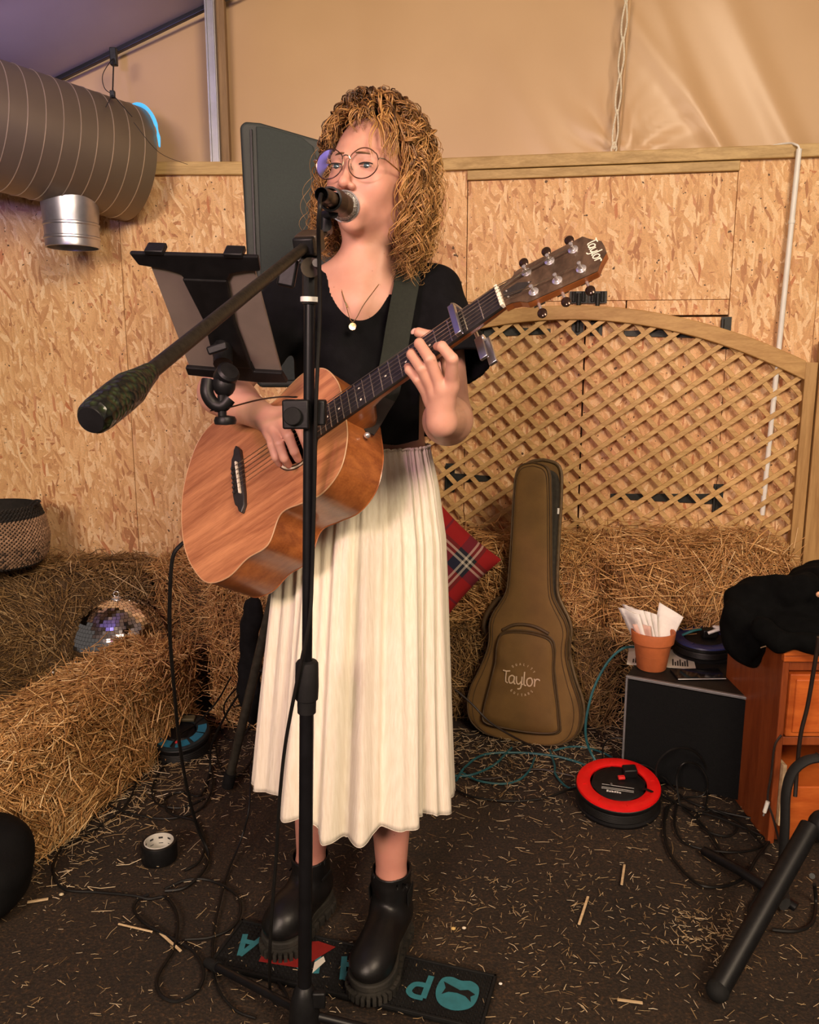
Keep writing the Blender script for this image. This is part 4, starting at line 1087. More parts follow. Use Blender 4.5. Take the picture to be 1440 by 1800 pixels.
MB().tube([cb - V(.022, .024, .002), cb - V(.022, .036, .002)], .0145, 20).build('clamp_knob', M['rubber'], hb, bevel=.002)
# ------------------------------------------------------------------ smooth blended bodies (signed distances on a grid, surface nets)
class Field:
    def __init__(s, xs, ys, zs):
        s.ax = [np.asarray(q, np.float32) for q in (xs, ys, zs)]
        s.F = np.full([len(q) for q in s.ax], .3, np.float32)

    def sl(s, lo, hi):
        return tuple(slice(max(int(np.searchsorted(a, l)) - 1, 0), min(int(np.searchsorted(a, h)) + 1, len(a))) for a, l, h in zip(s.ax, lo, hi))

    def pts(s, q):
        return np.meshgrid(*[a[w] for a, w in zip(s.ax, q)], indexing='ij', sparse=True)

    def put(s, fn, lo, hi, k=.01, sub=False, mar=.02):
        q = s.sl(np.asarray(lo) - mar - k, np.asarray(hi) + mar + k)
        if any(w.stop <= w.start for w in q): return
        d = fn(*s.pts(q)).astype(np.float32); F = s.F[q]
        if sub: F, d = -F, d
        h = np.clip(.5 + .5 * (F - d) / k, 0, 1)
        r = F * (1 - h) + d * h - k * h * (1 - h)
        s.F[q] = -r if sub else r

    def cap(s, a, b, ra, rb, k=.01, sub=False):
        a = np.asarray(a, float); b = np.asarray(b, float); m = max(ra, rb); ba = b - a; L2 = float(ba @ ba)
        def fn(x, y, z):
            t = np.clip(((x - a[0]) * ba[0] + (y - a[1]) * ba[1] + (z - a[2]) * ba[2]) / L2, 0, 1)
            return np.sqrt((x - a[0] - t * ba[0]) ** 2 + (y - a[1] - t * ba[1]) ** 2 + (z - a[2] - t * ba[2]) ** 2) - (ra + (rb - ra) * t)
        s.put(fn, np.minimum(a, b) - m, np.maximum(a, b) + m, k, sub)

    def chain(s, pts, rs, k=.006):
        for i in range(len(pts) - 1): s.cap(pts[i], pts[i + 1], rs[i], rs[i + 1], k)

    def ell(s, c, r, R=None, k=.01, sub=False):
        c = np.asarray(c, float); r = np.broadcast_to(np.asarray(r, float), (3,)); R = np.eye(3) if R is None else R; m = max(r)
        def fn(x, y, z):
            dx, dy, dz = x - c[0], y - c[1], z - c[2]
            l = [dx * R[0, i] + dy * R[1, i] + dz * R[2, i] for i in range(3)]
            k0 = np.sqrt(sum((l[i] / r[i]) ** 2 for i in range(3))) + 1e-6; k1 = np.sqrt(sum((l[i] / r[i] ** 2) ** 2 for i in range(3))) + 1e-6
            return k0 * (k0 - 1) / k1
        s.put(fn, c - m, c + m, k, sub)

    def mesh(s):
        F = s.F; ins = F < 0
        c = ins[:-1, :-1, :-1].astype(np.int8)
        c = np.zeros([n - 1 for n in F.shape], np.int8)
        for i in (0, 1):
            for j in (0, 1):
                for k in (0, 1):
                    c += ins[i:F.shape[0] - 1 + i, j:F.shape[1] - 1 + j, k:F.shape[2] - 1 + k]
        I, J, K = np.nonzero((c > 0) & (c < 8))
        idm = np.full(c.shape, -1, np.int32); idm[I, J, K] = np.arange(len(I))
        acc = np.zeros((len(I), 3)); cnt = np.zeros(len(I))
        ax = s.ax
        for d in range(3):
            for u in (0, 1):
                for w in (0, 1):
                    o0 = [0, 0, 0]; o0[(d + 1) % 3] = u; o0[(d + 2) % 3] = w; o1 = list(o0); o1[d] = 1
                    i0 = (I + o0[0], J + o0[1], K + o0[2]); i1 = (I + o1[0], J + o1[1], K + o1[2])
                    f0, f1 = F[i0], F[i1]; mk = (f0 < 0) != (f1 < 0)
                    t = np.where(mk, f0 / np.where(mk, f0 - f1, 1), 0)
                    p0 = np.stack([ax[e][i0[e]] for e in range(3)], 1); p1 = np.stack([ax[e][i1[e]] for e in range(3)], 1)
                    acc += np.where(mk[:, None], p0 + (p1 - p0) * t[:, None], 0); cnt += mk
        v = acc / cnt[:, None]
        fs = []
        for d in range(3):
            sh = list(F.shape); a = [slice(None)] * 3; b = [slice(None)] * 3
            e1, e2 = (d + 1) % 3, (d + 2) % 3
            a[d] = slice(0, -1); b[d] = slice(1, None)
            for e in (e1, e2): a[e] = slice(1, -1); b[e] = slice(1, -1)
            A, B = ins[tuple(a)], ins[tuple(b)]
            for flip, mk in ((False, A & ~B), (True, ~A & B)):
                q = np.stack(np.nonzero(mk), 1)
                if not len(q): continue
                q[:, e1] += 1; q[:, e2] += 1
                ids = []
                for du, dw in ((1, 1), (0, 1), (0, 0), (1, 0)):
                    w = q.copy(); w[:, e1] -= du; w[:, e2] -= dw; ids.append(idm[w[:, 0], w[:, 1], w[:, 2]])
                f = np.stack(ids, 1); f = f[(f >= 0).all(1)]
                fs.append(f[:, ::-1] if flip else f)
        return v, np.concatenate(fs)


def axis(*segs):            # (start, stop, step) runs joined into one axis
    return np.unique(np.concatenate([np.arange(a, b, h) for a, b, h in segs]).round(5))


# ------------------------------------------------------------------ the singer
person = thing('person', 'woman with curly hair and glasses singing into the microphone and playing guitar', 'person', V(-.12, 1.66, .045))
HYAW, HPIT, HROL = math.radians(24), math.radians(7), math.radians(4)
hf = V(-math.sin(HYAW) * math.cos(HPIT), -math.cos(HYAW) * math.cos(HPIT), math.sin(HPIT))
hr = unit(np.cross(hf, V(0, 0, 1))) * -1.0          # towards the right of the picture
hu = unit(np.cross(hr, hf)) * 1.0
if hu[2] < 0: hu = -hu
hr, hu = hr * math.cos(HROL) - hu * math.sin(HROL), hu * math.cos(HROL) + hr * math.sin(HROL)
EYE = P(619, 291, 1.60); HC = EYE - hf * .080
HM = np.stack([hr, hf, hu], 1)
def hp(r, f, u): return HC + HM @ V(r, f, u)

B = Field(axis((-.46, -.21, .004), (-.21, .11, .0021), (.11, .20, .004)), axis((1.22, 1.50, .0022), (1.50, 1.64, .0025), (1.64, 1.88, .004)),
          axis((.10, 1.08, .006), (1.08, 1.15, .004), (1.15, 1.36, .0022), (1.36, 1.50, .004), (1.50, 1.80, .0021)))
# head
B.ell(hp(0, -.012, .030), (.0735, .093, .088), HM, .02)
B.ell(hp(0, .028, -.015), (.060, .060, .085), HM, .025)
B.ell(hp(0, .026, -.062), (.045, .052, .046), HM, .02)
B.ell(hp(0, .061, -.100), (.019, .017, .016), HM, .018)
for s_ in (-1, 1):
    B.ell(hp(s_ * .037, .050, -.032), (.024, .026, .028), HM, .02)
    B.ell(hp(s_ * .043, .004, -.062), (.014, .022, .022), HM, .03)
    B.ell(hp(s_ * .031, .096, -.001), (.017, .013, .011), HM, .010, True)
    B.cap(hp(s_ * .012, .082, .017), hp(s_ * .045, .068, .018), .008, .007, .014)
    B.ell(hp(s_ * .0315, .0705, 0), .0150, None, .004)
    B.ell(hp(s_ * .0315, .0885, -.0020), (.0125, .0080, .0030), HM, .0015, True)
    B.ell(hp(s_ * .0735, -.008, -.004), (.008, .017, .029), HM, .004)
B.cap(hp(0, .080, .010), hp(0, .101, -.033), .0068, .0090, .009)
B.ell(hp(0, .105, -.038), .0098, None, .006)
for s_ in (-1, 1):
    B.ell(hp(s_ * .0115, .0945, -.0415), (.0068, .0085, .0062), HM, .005)
    B.ell(hp(s_ * .0062, .1015, -.0470), (.0034, .0040, .0030), HM, .002, True)
# open mouth with lips
B.ell(hp(0, .068, -.074), (.030, .022, .022), HM, .012)
B.chain([hp(-.022, .076, -.071), hp(-.009, .0875, -.0625), hp(0, .0885, -.0640), hp(.009, .0875, -.0625), hp(.022, .076, -.071)], [.003, .0042, .0042, .0042, .003], .004)
B.chain([hp(-.021, .076, -.076), hp(-.010, .0855, -.0865), hp(0, .087, -.0885), hp(.010, .0855, -.0865), hp(.021, .076, -.076)], [.003, .0046, .0050, .0046, .003], .004)
B.ell(hp(0, .092, -.0755), (.0165, .022, .0080), HM, .003, True)
# neck and trunk
NB = V(-.086, 1.705, 1.435); ST = V(-.088, 1.642, 1.405)
B.cap(hp(0, -.018, -.05), NB, .050, .052, .03)
for s_ in (-1, 1):
    B.cap(hp(s_ * .045, -.012, -.055), ST + V(s_ * .014, 0, 0), .014, .010, .022)
SHL, SHR = V(.052, 1.715, 1.415), V(-.226, 1.715, 1.415)
B.cap(NB + V(0, 0, .01), SHL + V(-.02, 0, .010), .048, .044, .05); B.cap(NB + V(0, 0, .01), SHR + V(.02, 0, .010), .048, .044, .05)
for s_, SH in ((1, SHL), (-1, SHR)):
    B.cap(ST + V(s_ * .012, 0, .002), SH + V(-s_ * .03, -.035, .012), .010, .009, .02)
B.ell((-.087, 1.705, 1.300), (.138, .094, .165), None, .05)
B.ell((-.087, 1.690, 1.385), (.115, .062, .065), None, .04)
for x_ in (-.145, -.030): B.ell((x_, 1.640, 1.295), (.055, .050, .055), None, .03)
B.ell((-.090, 1.700, 1.120), (.122, .088, .15), None, .05)
B.ell((-.098, 1.700, .985), (.160, .112, .14), None, .05)
# legs
LA, RA = P(688, 1545, 1.625), P(546, 1520, 1.715)
LK, RK = V(-.040, 1.60, .53), V(-.205, 1.67, .53)
for hip, kn, an_ in ((V(-.03, 1.69, .93), LK, LA), (V(-.17, 1.70, .93), RK, RA)):
    B.cap(hip, kn, .078, .050, .03); B.cap(kn, kn * .55 + an_ * .45 + V(0, .018, 0), .048, .047, .03); B.cap(kn * .55 + an_ * .45 + V(0, .018, 0), an_, .047, .031, .03)
    B.cap(an_, an_ - V(0, -.0, .09), .031, .032, .02)
# her left arm, up to the neck of the guitar
LE = P(792, 738, 1.59); LW = gl(.418, -.104, -.050)
B.cap(SHL, LE, .049, .039, .02)
B.cap(LE, LE * .6 + LW * .4, .040, .041, .02); B.cap(LE * .6 + LW * .4, LW, .041, .0255, .02)
hand = {
 'index': ([gl(.466, -.080, -.018), gl(.500, -.068, .020), gl(.494, -.044, .031), gl(.479, -.024, .017)], [.0108, .0092, .0083, .0070]),
 'middle': ([gl(.452, -.080, -.012), gl(.468, -.052, .031), gl(.460, -.016, .037), gl(.449, .008, .017)], [.0110, .0094, .0084, .0072]),
 'ring': ([gl(.437, -.079, -.015), gl(.447, -.054, .027), gl(.439, -.022, .033), gl(.430, .000, .016)], [.0106, .0090, .0080, .0070]),
 'pinky': ([gl(.423, -.076, -.022), gl(.429, -.058, .015), gl(.423, -.038, .024), gl(.416, -.020, .014)], [.0098, .0080, .0072, .0064]),
}
for nm, (pp, rs) in hand.items():
    B.chain(pp, rs, .0025)
    B.cap(LW, pp[0], .0185, rs[0] + .0012, .010)
B.chain([gl(.425, -.088, -.052), gl(.452, -.040, -.052), gl(.462, .012, -.040), gl(.455, .040, -.022), gl(.440, .052, -.006)], [.017, .0135, .0108, .0100, .0085], .006)
# her right arm, strumming over the sound hole
RE = P(388, 690, 1.60); RW = gl(.118, .052, .052)
B.cap(SHR, RE, .049, .040, .02)
B.cap(RE, RE * .6 + RW * .4, .040, .038, .02); B.cap(RE * .6 + RW * .4, RW, .038, .0255, .02)
rh = [([gl(.184, .004, .052), gl(.203, -.026, .052), gl(.197, -.044, .036), gl(.186, -.050, .020)], [.0105, .0088, .008, .0068]),
      ([gl(.170, -.006, .058), gl(.185, -.042, .062), gl(.178, -.062, .044), gl(.168, -.064, .026)], [.0106, .009, .008, .007]),
      ([gl(.154, -.008, .060), gl(.164, -.046, .064), gl(.157, -.066, .048), gl(.148, -.066, .030)], [.0104, .0088, .0078, .0068]),
      ([gl(.139, -.004, .058), gl(.145, -.036, .062), gl(.139, -.054, .050), gl(.131, -.056, .034)], [.0096, .008, .0072, .0062])]
for pp, rs in rh:
    B.chain(pp, rs, .0025); B.cap(RW, pp[0], .0185, rs[0] + .0012, .010)
B.chain([gl(.140, .040, .050), gl(.176, .028, .040), gl(.196, .004, .030), gl(.200, -.018, .018)], [.0155, .0125, .0100, .0078], .006)
bv, bf = B.mesh()
k = NT('skin'); tc = k.n('TexCoord'); at = k.n('Attribute', attribute_name='flush')
a = k.n('TexNoise', i_Scale=22.0, i_Detail=4.0); k.l(tc.outputs['Object'], a.inputs[0])
bs_ = k.ramp(a.outputs[0], [(.3, (.53, .27, .19)), (.7, (.62, .335, .24))])
col = k.mix(at.outputs['Fac'], bs_, (.56, .17, .14))
sp = k.n('TexVoronoi', i_Scale=34.0); k.l(tc.outputs['Object'], sp.inputs['Vector'])
col = k.mix(k.math('MULTIPLY', k.math('LESS_THAN', sp.outputs['Distance'], .055), .45), col, (.28, .12, .07))
k.l(col, k.b.inputs['Base Color']); k.b.inputs['Roughness'].default_value = .5
k.b.inputs['Subsurface Weight'].default_value = .15; k.b.inputs['Subsurface Radius'].default_value = (1, .35, .2); k.b.inputs['Subsurface Scale'].default_value = .006
f2 = k.n('TexNoise', i_Scale=420.0); k.l(tc.outputs['Object'], f2.inputs[0]); k.bump(f2.outputs[0], .12, .001)
M['skin'] = k.m
body = meshobj('body', bv, bf, M['skin'], person, angle=180)
fl_ = np.zeros(len(bv))
for c_, r_, am in [(hp(0, .088, -.064), .012, .0), (hp(.040, .07, -.03), .026, .25), (hp(-.040, .07, -.03), .026, .25), (hp(0, .106, -.038), .013, .3)] + [(hp(x_, .086, -.0635), .006, .6) for x_ in np.linspace(-.02, .02, 7)] + [(hp(x_, .085, -.0875 + abs(x_) * .5), .006, .6) for x_ in np.linspace(-.02, .02, 7)] + [(q[-1], .010, .3) for q in ([h_[0] for h_ in hand.values()] + [x_[0] for x_ in rh])]:
    fl_ = np.maximum(fl_, am * np.exp(-(np.linalg.norm(bv - c_, axis=1) / r_) ** 2))
fl_ = np.maximum(fl_, .35 * np.clip((.55 - bv[:, 2]) / .1, 0, 1))
at = body.data.attributes.new('flush', 'FLOAT', 'POINT'); at.data.foreach_set('value', fl_.astype(np.float32))

# eyes, lashes, brows, nails
M['eye_white'] = mat('eye_white', (.62, .58, .56), .15, 0, .04, 60)
M['iris'] = mat('blue_grey_iris', (.06, .10, .12), .1, 0, .3, 200)
M['lash'] = mat('dark_lash', (.02, .012, .008), .6, 0, .2, 60)
M['brow'] = mat('brown_brow', (.16, .085, .035), .7, 0, .3, 120)
for s_ in (-1, 1):
    ec = hp(s_ * .0315, .0722, 0); look = unit(hf * 1 + hr * .05 - hu * .10)
    ey = MB().ball(ec, .0128, 24).build('eye', M['eye_white'], body)
    MB().lathe([(.0058, .0), (.0050, .0012), (.0001, .0022)], 20, ec + look * .0115, frame(look)).build('iris', M['iris'], ey)
    lp = [hp(s_ * .0315 + x_, .0882 - 9 * x_ * x_, .0012 - 11 * x_ * x_ + .0010) for x_ in np.linspace(-.0135, .0145, 9)]
    MB().tube(smooth_path(lp, 3), .0013, 6).build('upper_lashes', M['lash'], body)
    lp = [hp(s_ * .0315 + x_, .0868 - 9 * x_ * x_, -.0052 + 10 * x_ * x_) for x_ in np.linspace(-.011, .012, 7)]
    MB().tube(smooth_path(lp, 3), .0006, 5).build('lower_lashes', M['lash'], body)
    lp = [hp(s_ * x_, .0915 - 9.5 * max(x_ - .012, 0) ** 2 * 2.0, .0185 + .15 * (x_ - .012) - 5.5 * (x_ - .012) ** 2) for x_ in np.linspace(.012, .052, 9)]
    MB().tube(smooth_path(lp, 3), np.interp(np.linspace(0, 1, 25), [0, .3, 1], [.0024, .0028, .0010]), 6, flat=.7).build('eyebrow', M['brow'], body)
M['nail'] = mat('finger_nail', (.66, .42, .34), .25, 0, .05, 60)
th_t = gl(.440, .052, -.006); MB().ball(gl(.4345, .056, -.001), (.0065, .0055, .0022), 12, GR).build('thumb_nail', M['nail'], body)

# glasses: thin round metal rims
gs = MB; M['rim'] = mat('copper_rim', (.30, .17, .12), .25, 1, .1, 40)
gm = mat('pale_gold_metal', (.80, .68, .52), .2, 1, .05, 40)
LR = .0285; GF = .1035; GU = -.0035
GLS = []
for s_ in (-1, 1):
    a = np.linspace(0, 2 * math.pi, 40, endpoint=False)
    GLS.append(np.array([hp(s_ * .0350 + LR * math.cos(q) * 1.03, GF - .0035 * s_ * 0 - 2.2 * max(abs(s_ * .0350 + LR * math.cos(q)) - .02, 0) ** 2, GU + LR * math.sin(q) * .97 - (.0015 if math.sin(q) > .7 else 0)) for q in a]))
gl_root = MB().tube(GLS[0], .0011, 8, closed=True).build('glasses', M['rim'], person)
MB().tube(GLS[1], .0011, 8, closed=True).build('rim', M['rim'], gl_root)
kk = NT('clear_lens'); tr_ = kk.n('BsdfTransparent'); gz_ = kk.n('BsdfGlossy', i_Roughness=.03); mx = kk.n('MixShader'); fr = kk.n('Fresnel', i_IOR=1.5)
fm = kk.math('ADD', fr.outputs[0], .02)
kk.l(fm, mx.inputs[0]); kk.l(tr_.outputs[0], mx.inputs[1]); kk.l(gz_.outputs[0], mx.inputs[2]); kk.l(mx.outputs[0], kk.t.nodes['Material Output'].inputs[0])
for L_ in GLS:
    ctr = L_.mean(0); gr_ = np.stack([ctr + (L_ - ctr) * q + hf * .0018 * (1 - q * q) for q in (.02, .4, .7, .99)], 1)
    MB().grid(gr_, closed_u=True).build('lens', kk.m, gl_root, angle=180)
MB().tube(smooth_path([hp(-.0080, GF, .004), hp(-.005, GF + .002, .0085), hp(0, GF + .003, .0098), hp(.005, GF + .002, .0085), hp(.0080, GF, .004)], 5), .0012, 8).build('bridge', gm, gl_root)
for s_ in (-1, 1):
    MB().tube(smooth_path([hp(s_ * .0640, GF - .0030, .004), hp(s_ * .0700, GF - .005, .0045), hp(s_ * .0740, GF - .014, .0045), hp(s_ * .0770, .04, .002), hp(s_ * .0785, .0, .0), hp(s_ * .077, -.02, -.012)], 6), [.0016] * 1 + [.0014] * 30, 8).build('temple', gm, gl_root)
    MB().tube(smooth_path([hp(s_ * .0095, GF - .001, -.004), hp(s_ * .0095, GF - .006, -.010), hp(s_ * .0115, GF - .008, -.013)], 4), .0010, 6).build('nose_pad', gm, gl_root)

# black cropped T-shirt
T = Field(axis((-.40, .22, .0034)), axis((1.50, 1.86, .0036)), axis((1.10, 1.52, .0034)))
o_ = .008
T.cap(NB + V(0, 0, -.015), SHL + V(-.01, 0, .012), .050, .050, .05); T.cap(NB + V(0, 0, -.015), SHR + V(.01, 0, .012), .050, .050, .05)
T.ell((-.087, 1.705, 1.300), (.140 + o_, .096 + o_, .168), None, .05)
T.ell((-.087, 1.690, 1.385), (.118, .072, .070), None, .04)
for x_ in (-.145, -.030): T.ell((x_, 1.640, 1.293), (.060, .058, .060), None, .03)
T.ell((-.087, 1.692, 1.175), (.150, .118, .13), None, .05)
SLE = SHL * .40 + LE * .60 + V(.020, -.01, .0); SRE = SHR * .42 + RE * .58 + V(-.012, 0, 0)
for SH, SE, rr_ in ((SHL, SLE, .078), (SHR, SRE, .066)):
    T.cap(SH + V(0, 0, .002), SE, .056, rr_, .025)
# soft folds
gx_, gy_, gz_ = np.meshgrid(*T.ax, indexing='ij', sparse=True)
T.F += .0022 * np.sin(gx_ * 70 + gz_ * 38) * np.sin(gz_ * 31 + gy_ * 20 - gx_ * 20) + .0015 * np.sin(gz_ * 95 + gx_ * 40)
for SH, SE, rr_, arm in ((SHL, SLE, .078, LE), (SHR, SRE, .066, RE)):
    d_ = unit(SE - SH); dot = (gx_ - SE[0]) * d_[0] + (gy_ - SE[1]) * d_[1] + (gz_ - SE[2]) * d_[2]
    dd2 = np.sqrt(np.maximum((gx_ - SE[0]) ** 2 + (gy_ - SE[1]) ** 2 + (gz_ - SE[2]) ** 2 - dot ** 2, 0))
    near = (dd2 < .14) & (((gx_ > .02) if SH[0] > 0 else (gx_ < -.20)))
    T.F = np.where(near, np.maximum(T.F, dot + .0), T.F)
    inner = dd2 - (rr_ - .010 + dot * ((rr_ - .056) / np.linalg.norm(SE - SH)) * 1.3); ax_in = np.maximum(inner, -(dot + .07))
    T.F = np.where(near, np.maximum(T.F, -ax_in), T.F)
hemz = 1.131 + .004 * np.sin(gx_ * 60) + .0 * gy_
T.F = np.maximum(T.F, hemz - gz_)
nc = P(634, 462, 1.66)
ne = np.sqrt(((gx_ - nc[0]) / .066) ** 2 + ((gz_ - nc[2]) / np.where(gz_ < nc[2], .112, .2)) ** 2)
cut = np.where(gy_ < 1.72, (1 - ne) * .06, (1 - np.sqrt(((gx_ - nc[0]) / .055) ** 2 + ((gz_ - 1.47) / .03) ** 2)) * .03)
T.F = np.maximum(T.F, cut)
tv, tf = T.mesh()
tee = meshobj('top', tv, tf, mat('black_cotton', (.0035, .0035, .0045), .9, 0, .3, 60, .15, 500, spec=.15), person, angle=180)
tee['label'] = 'cropped black T-shirt'

# long pleated cream skirt
nt_, nz_ = 420, 70
th = np.linspace(0, 2 * math.pi, nt_, endpoint=False); sv = np.linspace(0, 1, nz_)
r1 = np.random.default_rng(3)
ph = np.cumsum(r1.uniform(.55, 1.45, 400)); ph *= 1
def pleat(th, n, seed):
    rr_ = np.random.default_rng(seed); w = rr_.uniform(.5, 1.6, n); e = np.r_[0, np.cumsum(w)] / w.sum() * 2 * math.pi
    i = np.clip(np.searchsorted(e, th, side='right') - 1, 0, n - 1); u = (th - e[i]) / (e[i + 1] - e[i]); am = rr_.uniform(.45, 1.25, n)[i]
    return am * (np.sin(u * 2 * math.pi) * .6 + np.sin(u * math.pi) ** 2 * .9 - .4)
big, mid_, fine = pleat(th, 15, 5), pleat(th, 34, 16), pleat(th, 92, 7)
hem_deg = np.array([-90, -60, 0, 60, 90, 105, 120, 145, 180, 225, 270]); hem_z = np.array([.380, .37, .338, .372, .350, .345, .385, .400, .418, .40, .380])
hem_t = np.interp((np.degrees(-th) + 90) % 360 - 90, hem_deg, hem_z)
sk = np.empty((nz_, nt_, 3))
for i, s_ in enumerate(sv):
    cx = -.091 + (-.118 + .091) * s_; cy = 1.695 + (1.655 - 1.695) * s_
    flare = np.interp(s_, [0, .10, .25, 1], [0, .25, .50, 1.0])
    rx = .131 + (.208 - .131) * flare; ry = .097 + (.172 - .097) * flare
    am = .0006 + .020 * s_ ** .8; am2 = .0030 + .0050 * math.sin(min(s_ * 4, 1.57)) - .002 * s_; am3 = .0026 * (1 - s_) ** 3 + .0002
    d_ = big * am + mid_ * am2 + fine * am3 + .003 * s_ * np.sin(th * 7 + s_ * 4)
    sk[i, :, 0] = cx + (rx + d_) * np.cos(th); sk[i, :, 1] = cy + (ry + d_) * np.sin(th)
    sk[i, :, 2] = 1.114 + (hem_t - .007 * big - 1.114) * s_ + (.002 * fine if s_ < .01 else 0)
# hem drops lowest in front, rises to her right side
k = NT('cream_crinkle_cotton'); tc = k.n('TexCoord')
mp = k.n('Mapping'); mp.inputs['Scale'].default_value = (60, 60, 3); k.l(tc.outputs['Object'], mp.inputs[0])
a = k.n('TexNoise', i_Scale=4.0, i_Detail=4.0); k.l(mp.outputs[0], a.inputs[0])
k.l(k.ramp(a.outputs[0], [(.3, (.72, .645, .51)), (.7, (.82, .755, .63))]), k.b.inputs['Base Color']); k.b.inputs['Roughness'].default_value = .8
k.b.inputs['Sheen Weight'].default_value = .1
k.bump(a.outputs[0], .35, .004)
M['cream'] = k.m
skirt = MB().grid(sk, closed_v=True).build('skirt', M['cream'], person, angle=180, solid=.0012)
skirt['label'] = 'long gathered cream skirt'
MB().tube(sk[-1], .0009, 6, closed=True).build('hem', M['cream'], skirt)
MB().tube(sk[0] + V(0, 0, .001), .0030, 6, closed=True).build('waistband', M['cream'], skirt)

# necklaces
M['gold'] = mat('gold_chain', (.80, .62, .32), .22, 1, .1, 60)
def chest(px, py, Y): return P(px, py, Y)
nk = [chest(598, 475, 1.665), chest(600, 505, 1.628), chest(608, 535, 1.607), chest(620, 566, 1.578), chest(640, 535, 1.59), chest(662, 505, 1.615), chest(682, 478, 1.66)]
n1 = MB().tube(smooth_path(nk, 8), .0008, 6).build('pendant_necklace', M['gold'], person)
MB().lathe([(.0001, -.0012), (.0068, -.001), (.0075, 0), (.0068, .001), (.0001, .0012)], 24, chest(620, 574, 1.575), frame(V(-.1, -1, .15))).build('coin_pendant', M['gold'], n1)
n2 = MB().tube(smooth_path([chest(597, 470, 1.67), chest(598, 500, 1.635), chest(604, 525, 1.612), chest(609, 537, 1.607), chest(618, 520, 1.615), chest(640, 492, 1.63)][:4], 8), .0006, 5).build('fine_necklace', M['gold'], person)
MB().tube([chest(607, 531, 1.605), chest(611, 541, 1.605)], .0014, 6).build('bar_pendant', M['gold'], n2)

# hair: many curled locks over the scalp
rg = np.random.default_rng(12)
def lock_path(az, el, length, side_push, rad, droop):
    d0 = V(math.sin(az) * math.cos(el), math.cos(az) * math.cos(el), math.sin(el))       # r, f, u
    root = V(d0[0] * .074, d0[1] * .094 - .012, d0[2] * .088 + .030)
    az2 = az
    if abs(az) < 1.25: az2 = math.copysign(1.12 + .25 * abs(az), az if abs(az) > .05 else side_push)
    sx = V(math.sin(az2), math.cos(az2), 0)
    p1 = root + d0 * .030 + V(0, 0, .012)
    p2 = V(sx[0] * rad, sx[1] * (rad + .01) - .012, root[2] * .45 - .01)
    p3 = V(sx[0] * (rad + .012), sx[1] * (rad + .012) - .010, -droop * .55)
    p4 = V(sx[0] * (rad - .004), sx[1] * (rad + .0) - .008, -droop)
    return [root, p1, p2, p3, p4]
hv, hf_, ht, off = [], [], [], 0
def add_lock(path, hr0, turns, thick, tone, seed, strands=4):
    global off
    rr_ = random.Random(seed)
    p = smooth_path(path, 15); n = len(p); t = np.linspace(0, 1, n)
    w0 = np.array([hp(*q) for q in p])
    tg = np.gradient(w0, axis=0); tg /= np.linalg.norm(tg, axis=1)[:, None]
    u = np.cross(tg, V(.3, .5, .8)); u /= np.linalg.norm(u, axis=1)[:, None]; vv_ = np.cross(tg, u)
    ph0 = rr_.uniform(0, 6.28); sg_ = 1 if rr_.random() < .5 else -1; wob = rr_.uniform(.3, .9)
    for q in range(strands):
        ph = ph0 + rr_.uniform(-.9, .9) + t * turns * 2 * math.pi * sg_ * rr_.uniform(.93, 1.07) + wob * np.sin(t * 9)
        amp = hr0 * np.clip(t * 3.0, .12, 1) * rr_.uniform(.7, 1.25)
        o1, o2 = rr_.gauss(0, .0028), rr_.gauss(0, .0028)
        w = w0 + (np.cos(ph) * amp + o1 * np.clip(t * 4, 0, 1))[:, None] * u + (np.sin(ph) * amp + o2 * np.clip(t * 4, 0, 1))[:, None] * vv_
        m = MB().tube(w[:max(8, int(n * rr_.uniform(.86, 1.0)))], 1, 4, caps=True, flat=.75)
        k_ = len(m.v[0]) // 4; tt = t[:k_]
        rad_ = thick * rr_.uniform(.7, 1.3) * np.clip(1.08 - tt ** 3, .2, 1) * (.6 + .4 * np.clip(tt * 4, 0, 1))
        v = m.v[0].reshape(k_, 4, 3); v = w[:k_, None] + (v - w[:k_, None]) * rad_[:, None, None]
        hv.append(v.reshape(-1, 3)); hf_.extend([tuple(i + off for i in f) for f in m.f]); off += k_ * 4
        ht.append(np.repeat(np.clip(tone + rr_.gauss(0, .10) + .50 * np.clip(tt * 2.2, 0, 1) - .30 + .16 * np.sin(ph[:k_]), 0, 1), 4))
for i in range(760):
    az = rg.uniform(-math.pi, math.pi); el = math.asin(rg.uniform(-.25, 1.0))
    if abs(az) < 1.02 and el < .62 + .25 * math.cos(az): continue           # keep the face clear
    if abs(az) < 1.35 and el < .05: continue
    right = math.sin(az) > 0
    droop = rg.uniform(.12, .205) if right else rg.uniform(.10, .165)
    rad = (.088 + rg.uniform(-.012, .026)) if right else (.088 + rg.uniform(-.012, .012))
    add_lock(lock_path(az, el, 0, 1, rad, droop), rg.uniform(.007, .0125), rg.uniform(4.5, 9), rg.uniform(.0010, .0017), rg.uniform(.2, .75), i)
for i in range(26):            # fringe curls over the brow, mostly on the picture's right
    az = rg.uniform(-.55, 1.0) if i < 20 else rg.uniform(-.9, -.5); el = rg.uniform(.75, .95)
    d0 = V(math.sin(az) * math.cos(el), math.cos(az) * math.cos(el), math.sin(el)); root = V(d0[0] * .074, d0[1] * .094 - .012, d0[2] * .088 + .030)
    e = V(math.sin(az) * .080 + (.018 if az > -.2 else -.02), .098 * math.cos(az) + .004, .030 - .035 * max(az, 0) + rg.uniform(-.012, .012))
    if -.35 < az < .35: e[2] = rg.uniform(.050, .07)
    add_lock([root, root + d0 * .022, (root + e) / 2 + d0 * .020, e], rg.uniform(.005, .009), rg.uniform(1.5, 3.2), rg.uniform(.001, .0016), rg.uniform(.35, .75), 5000 + i)
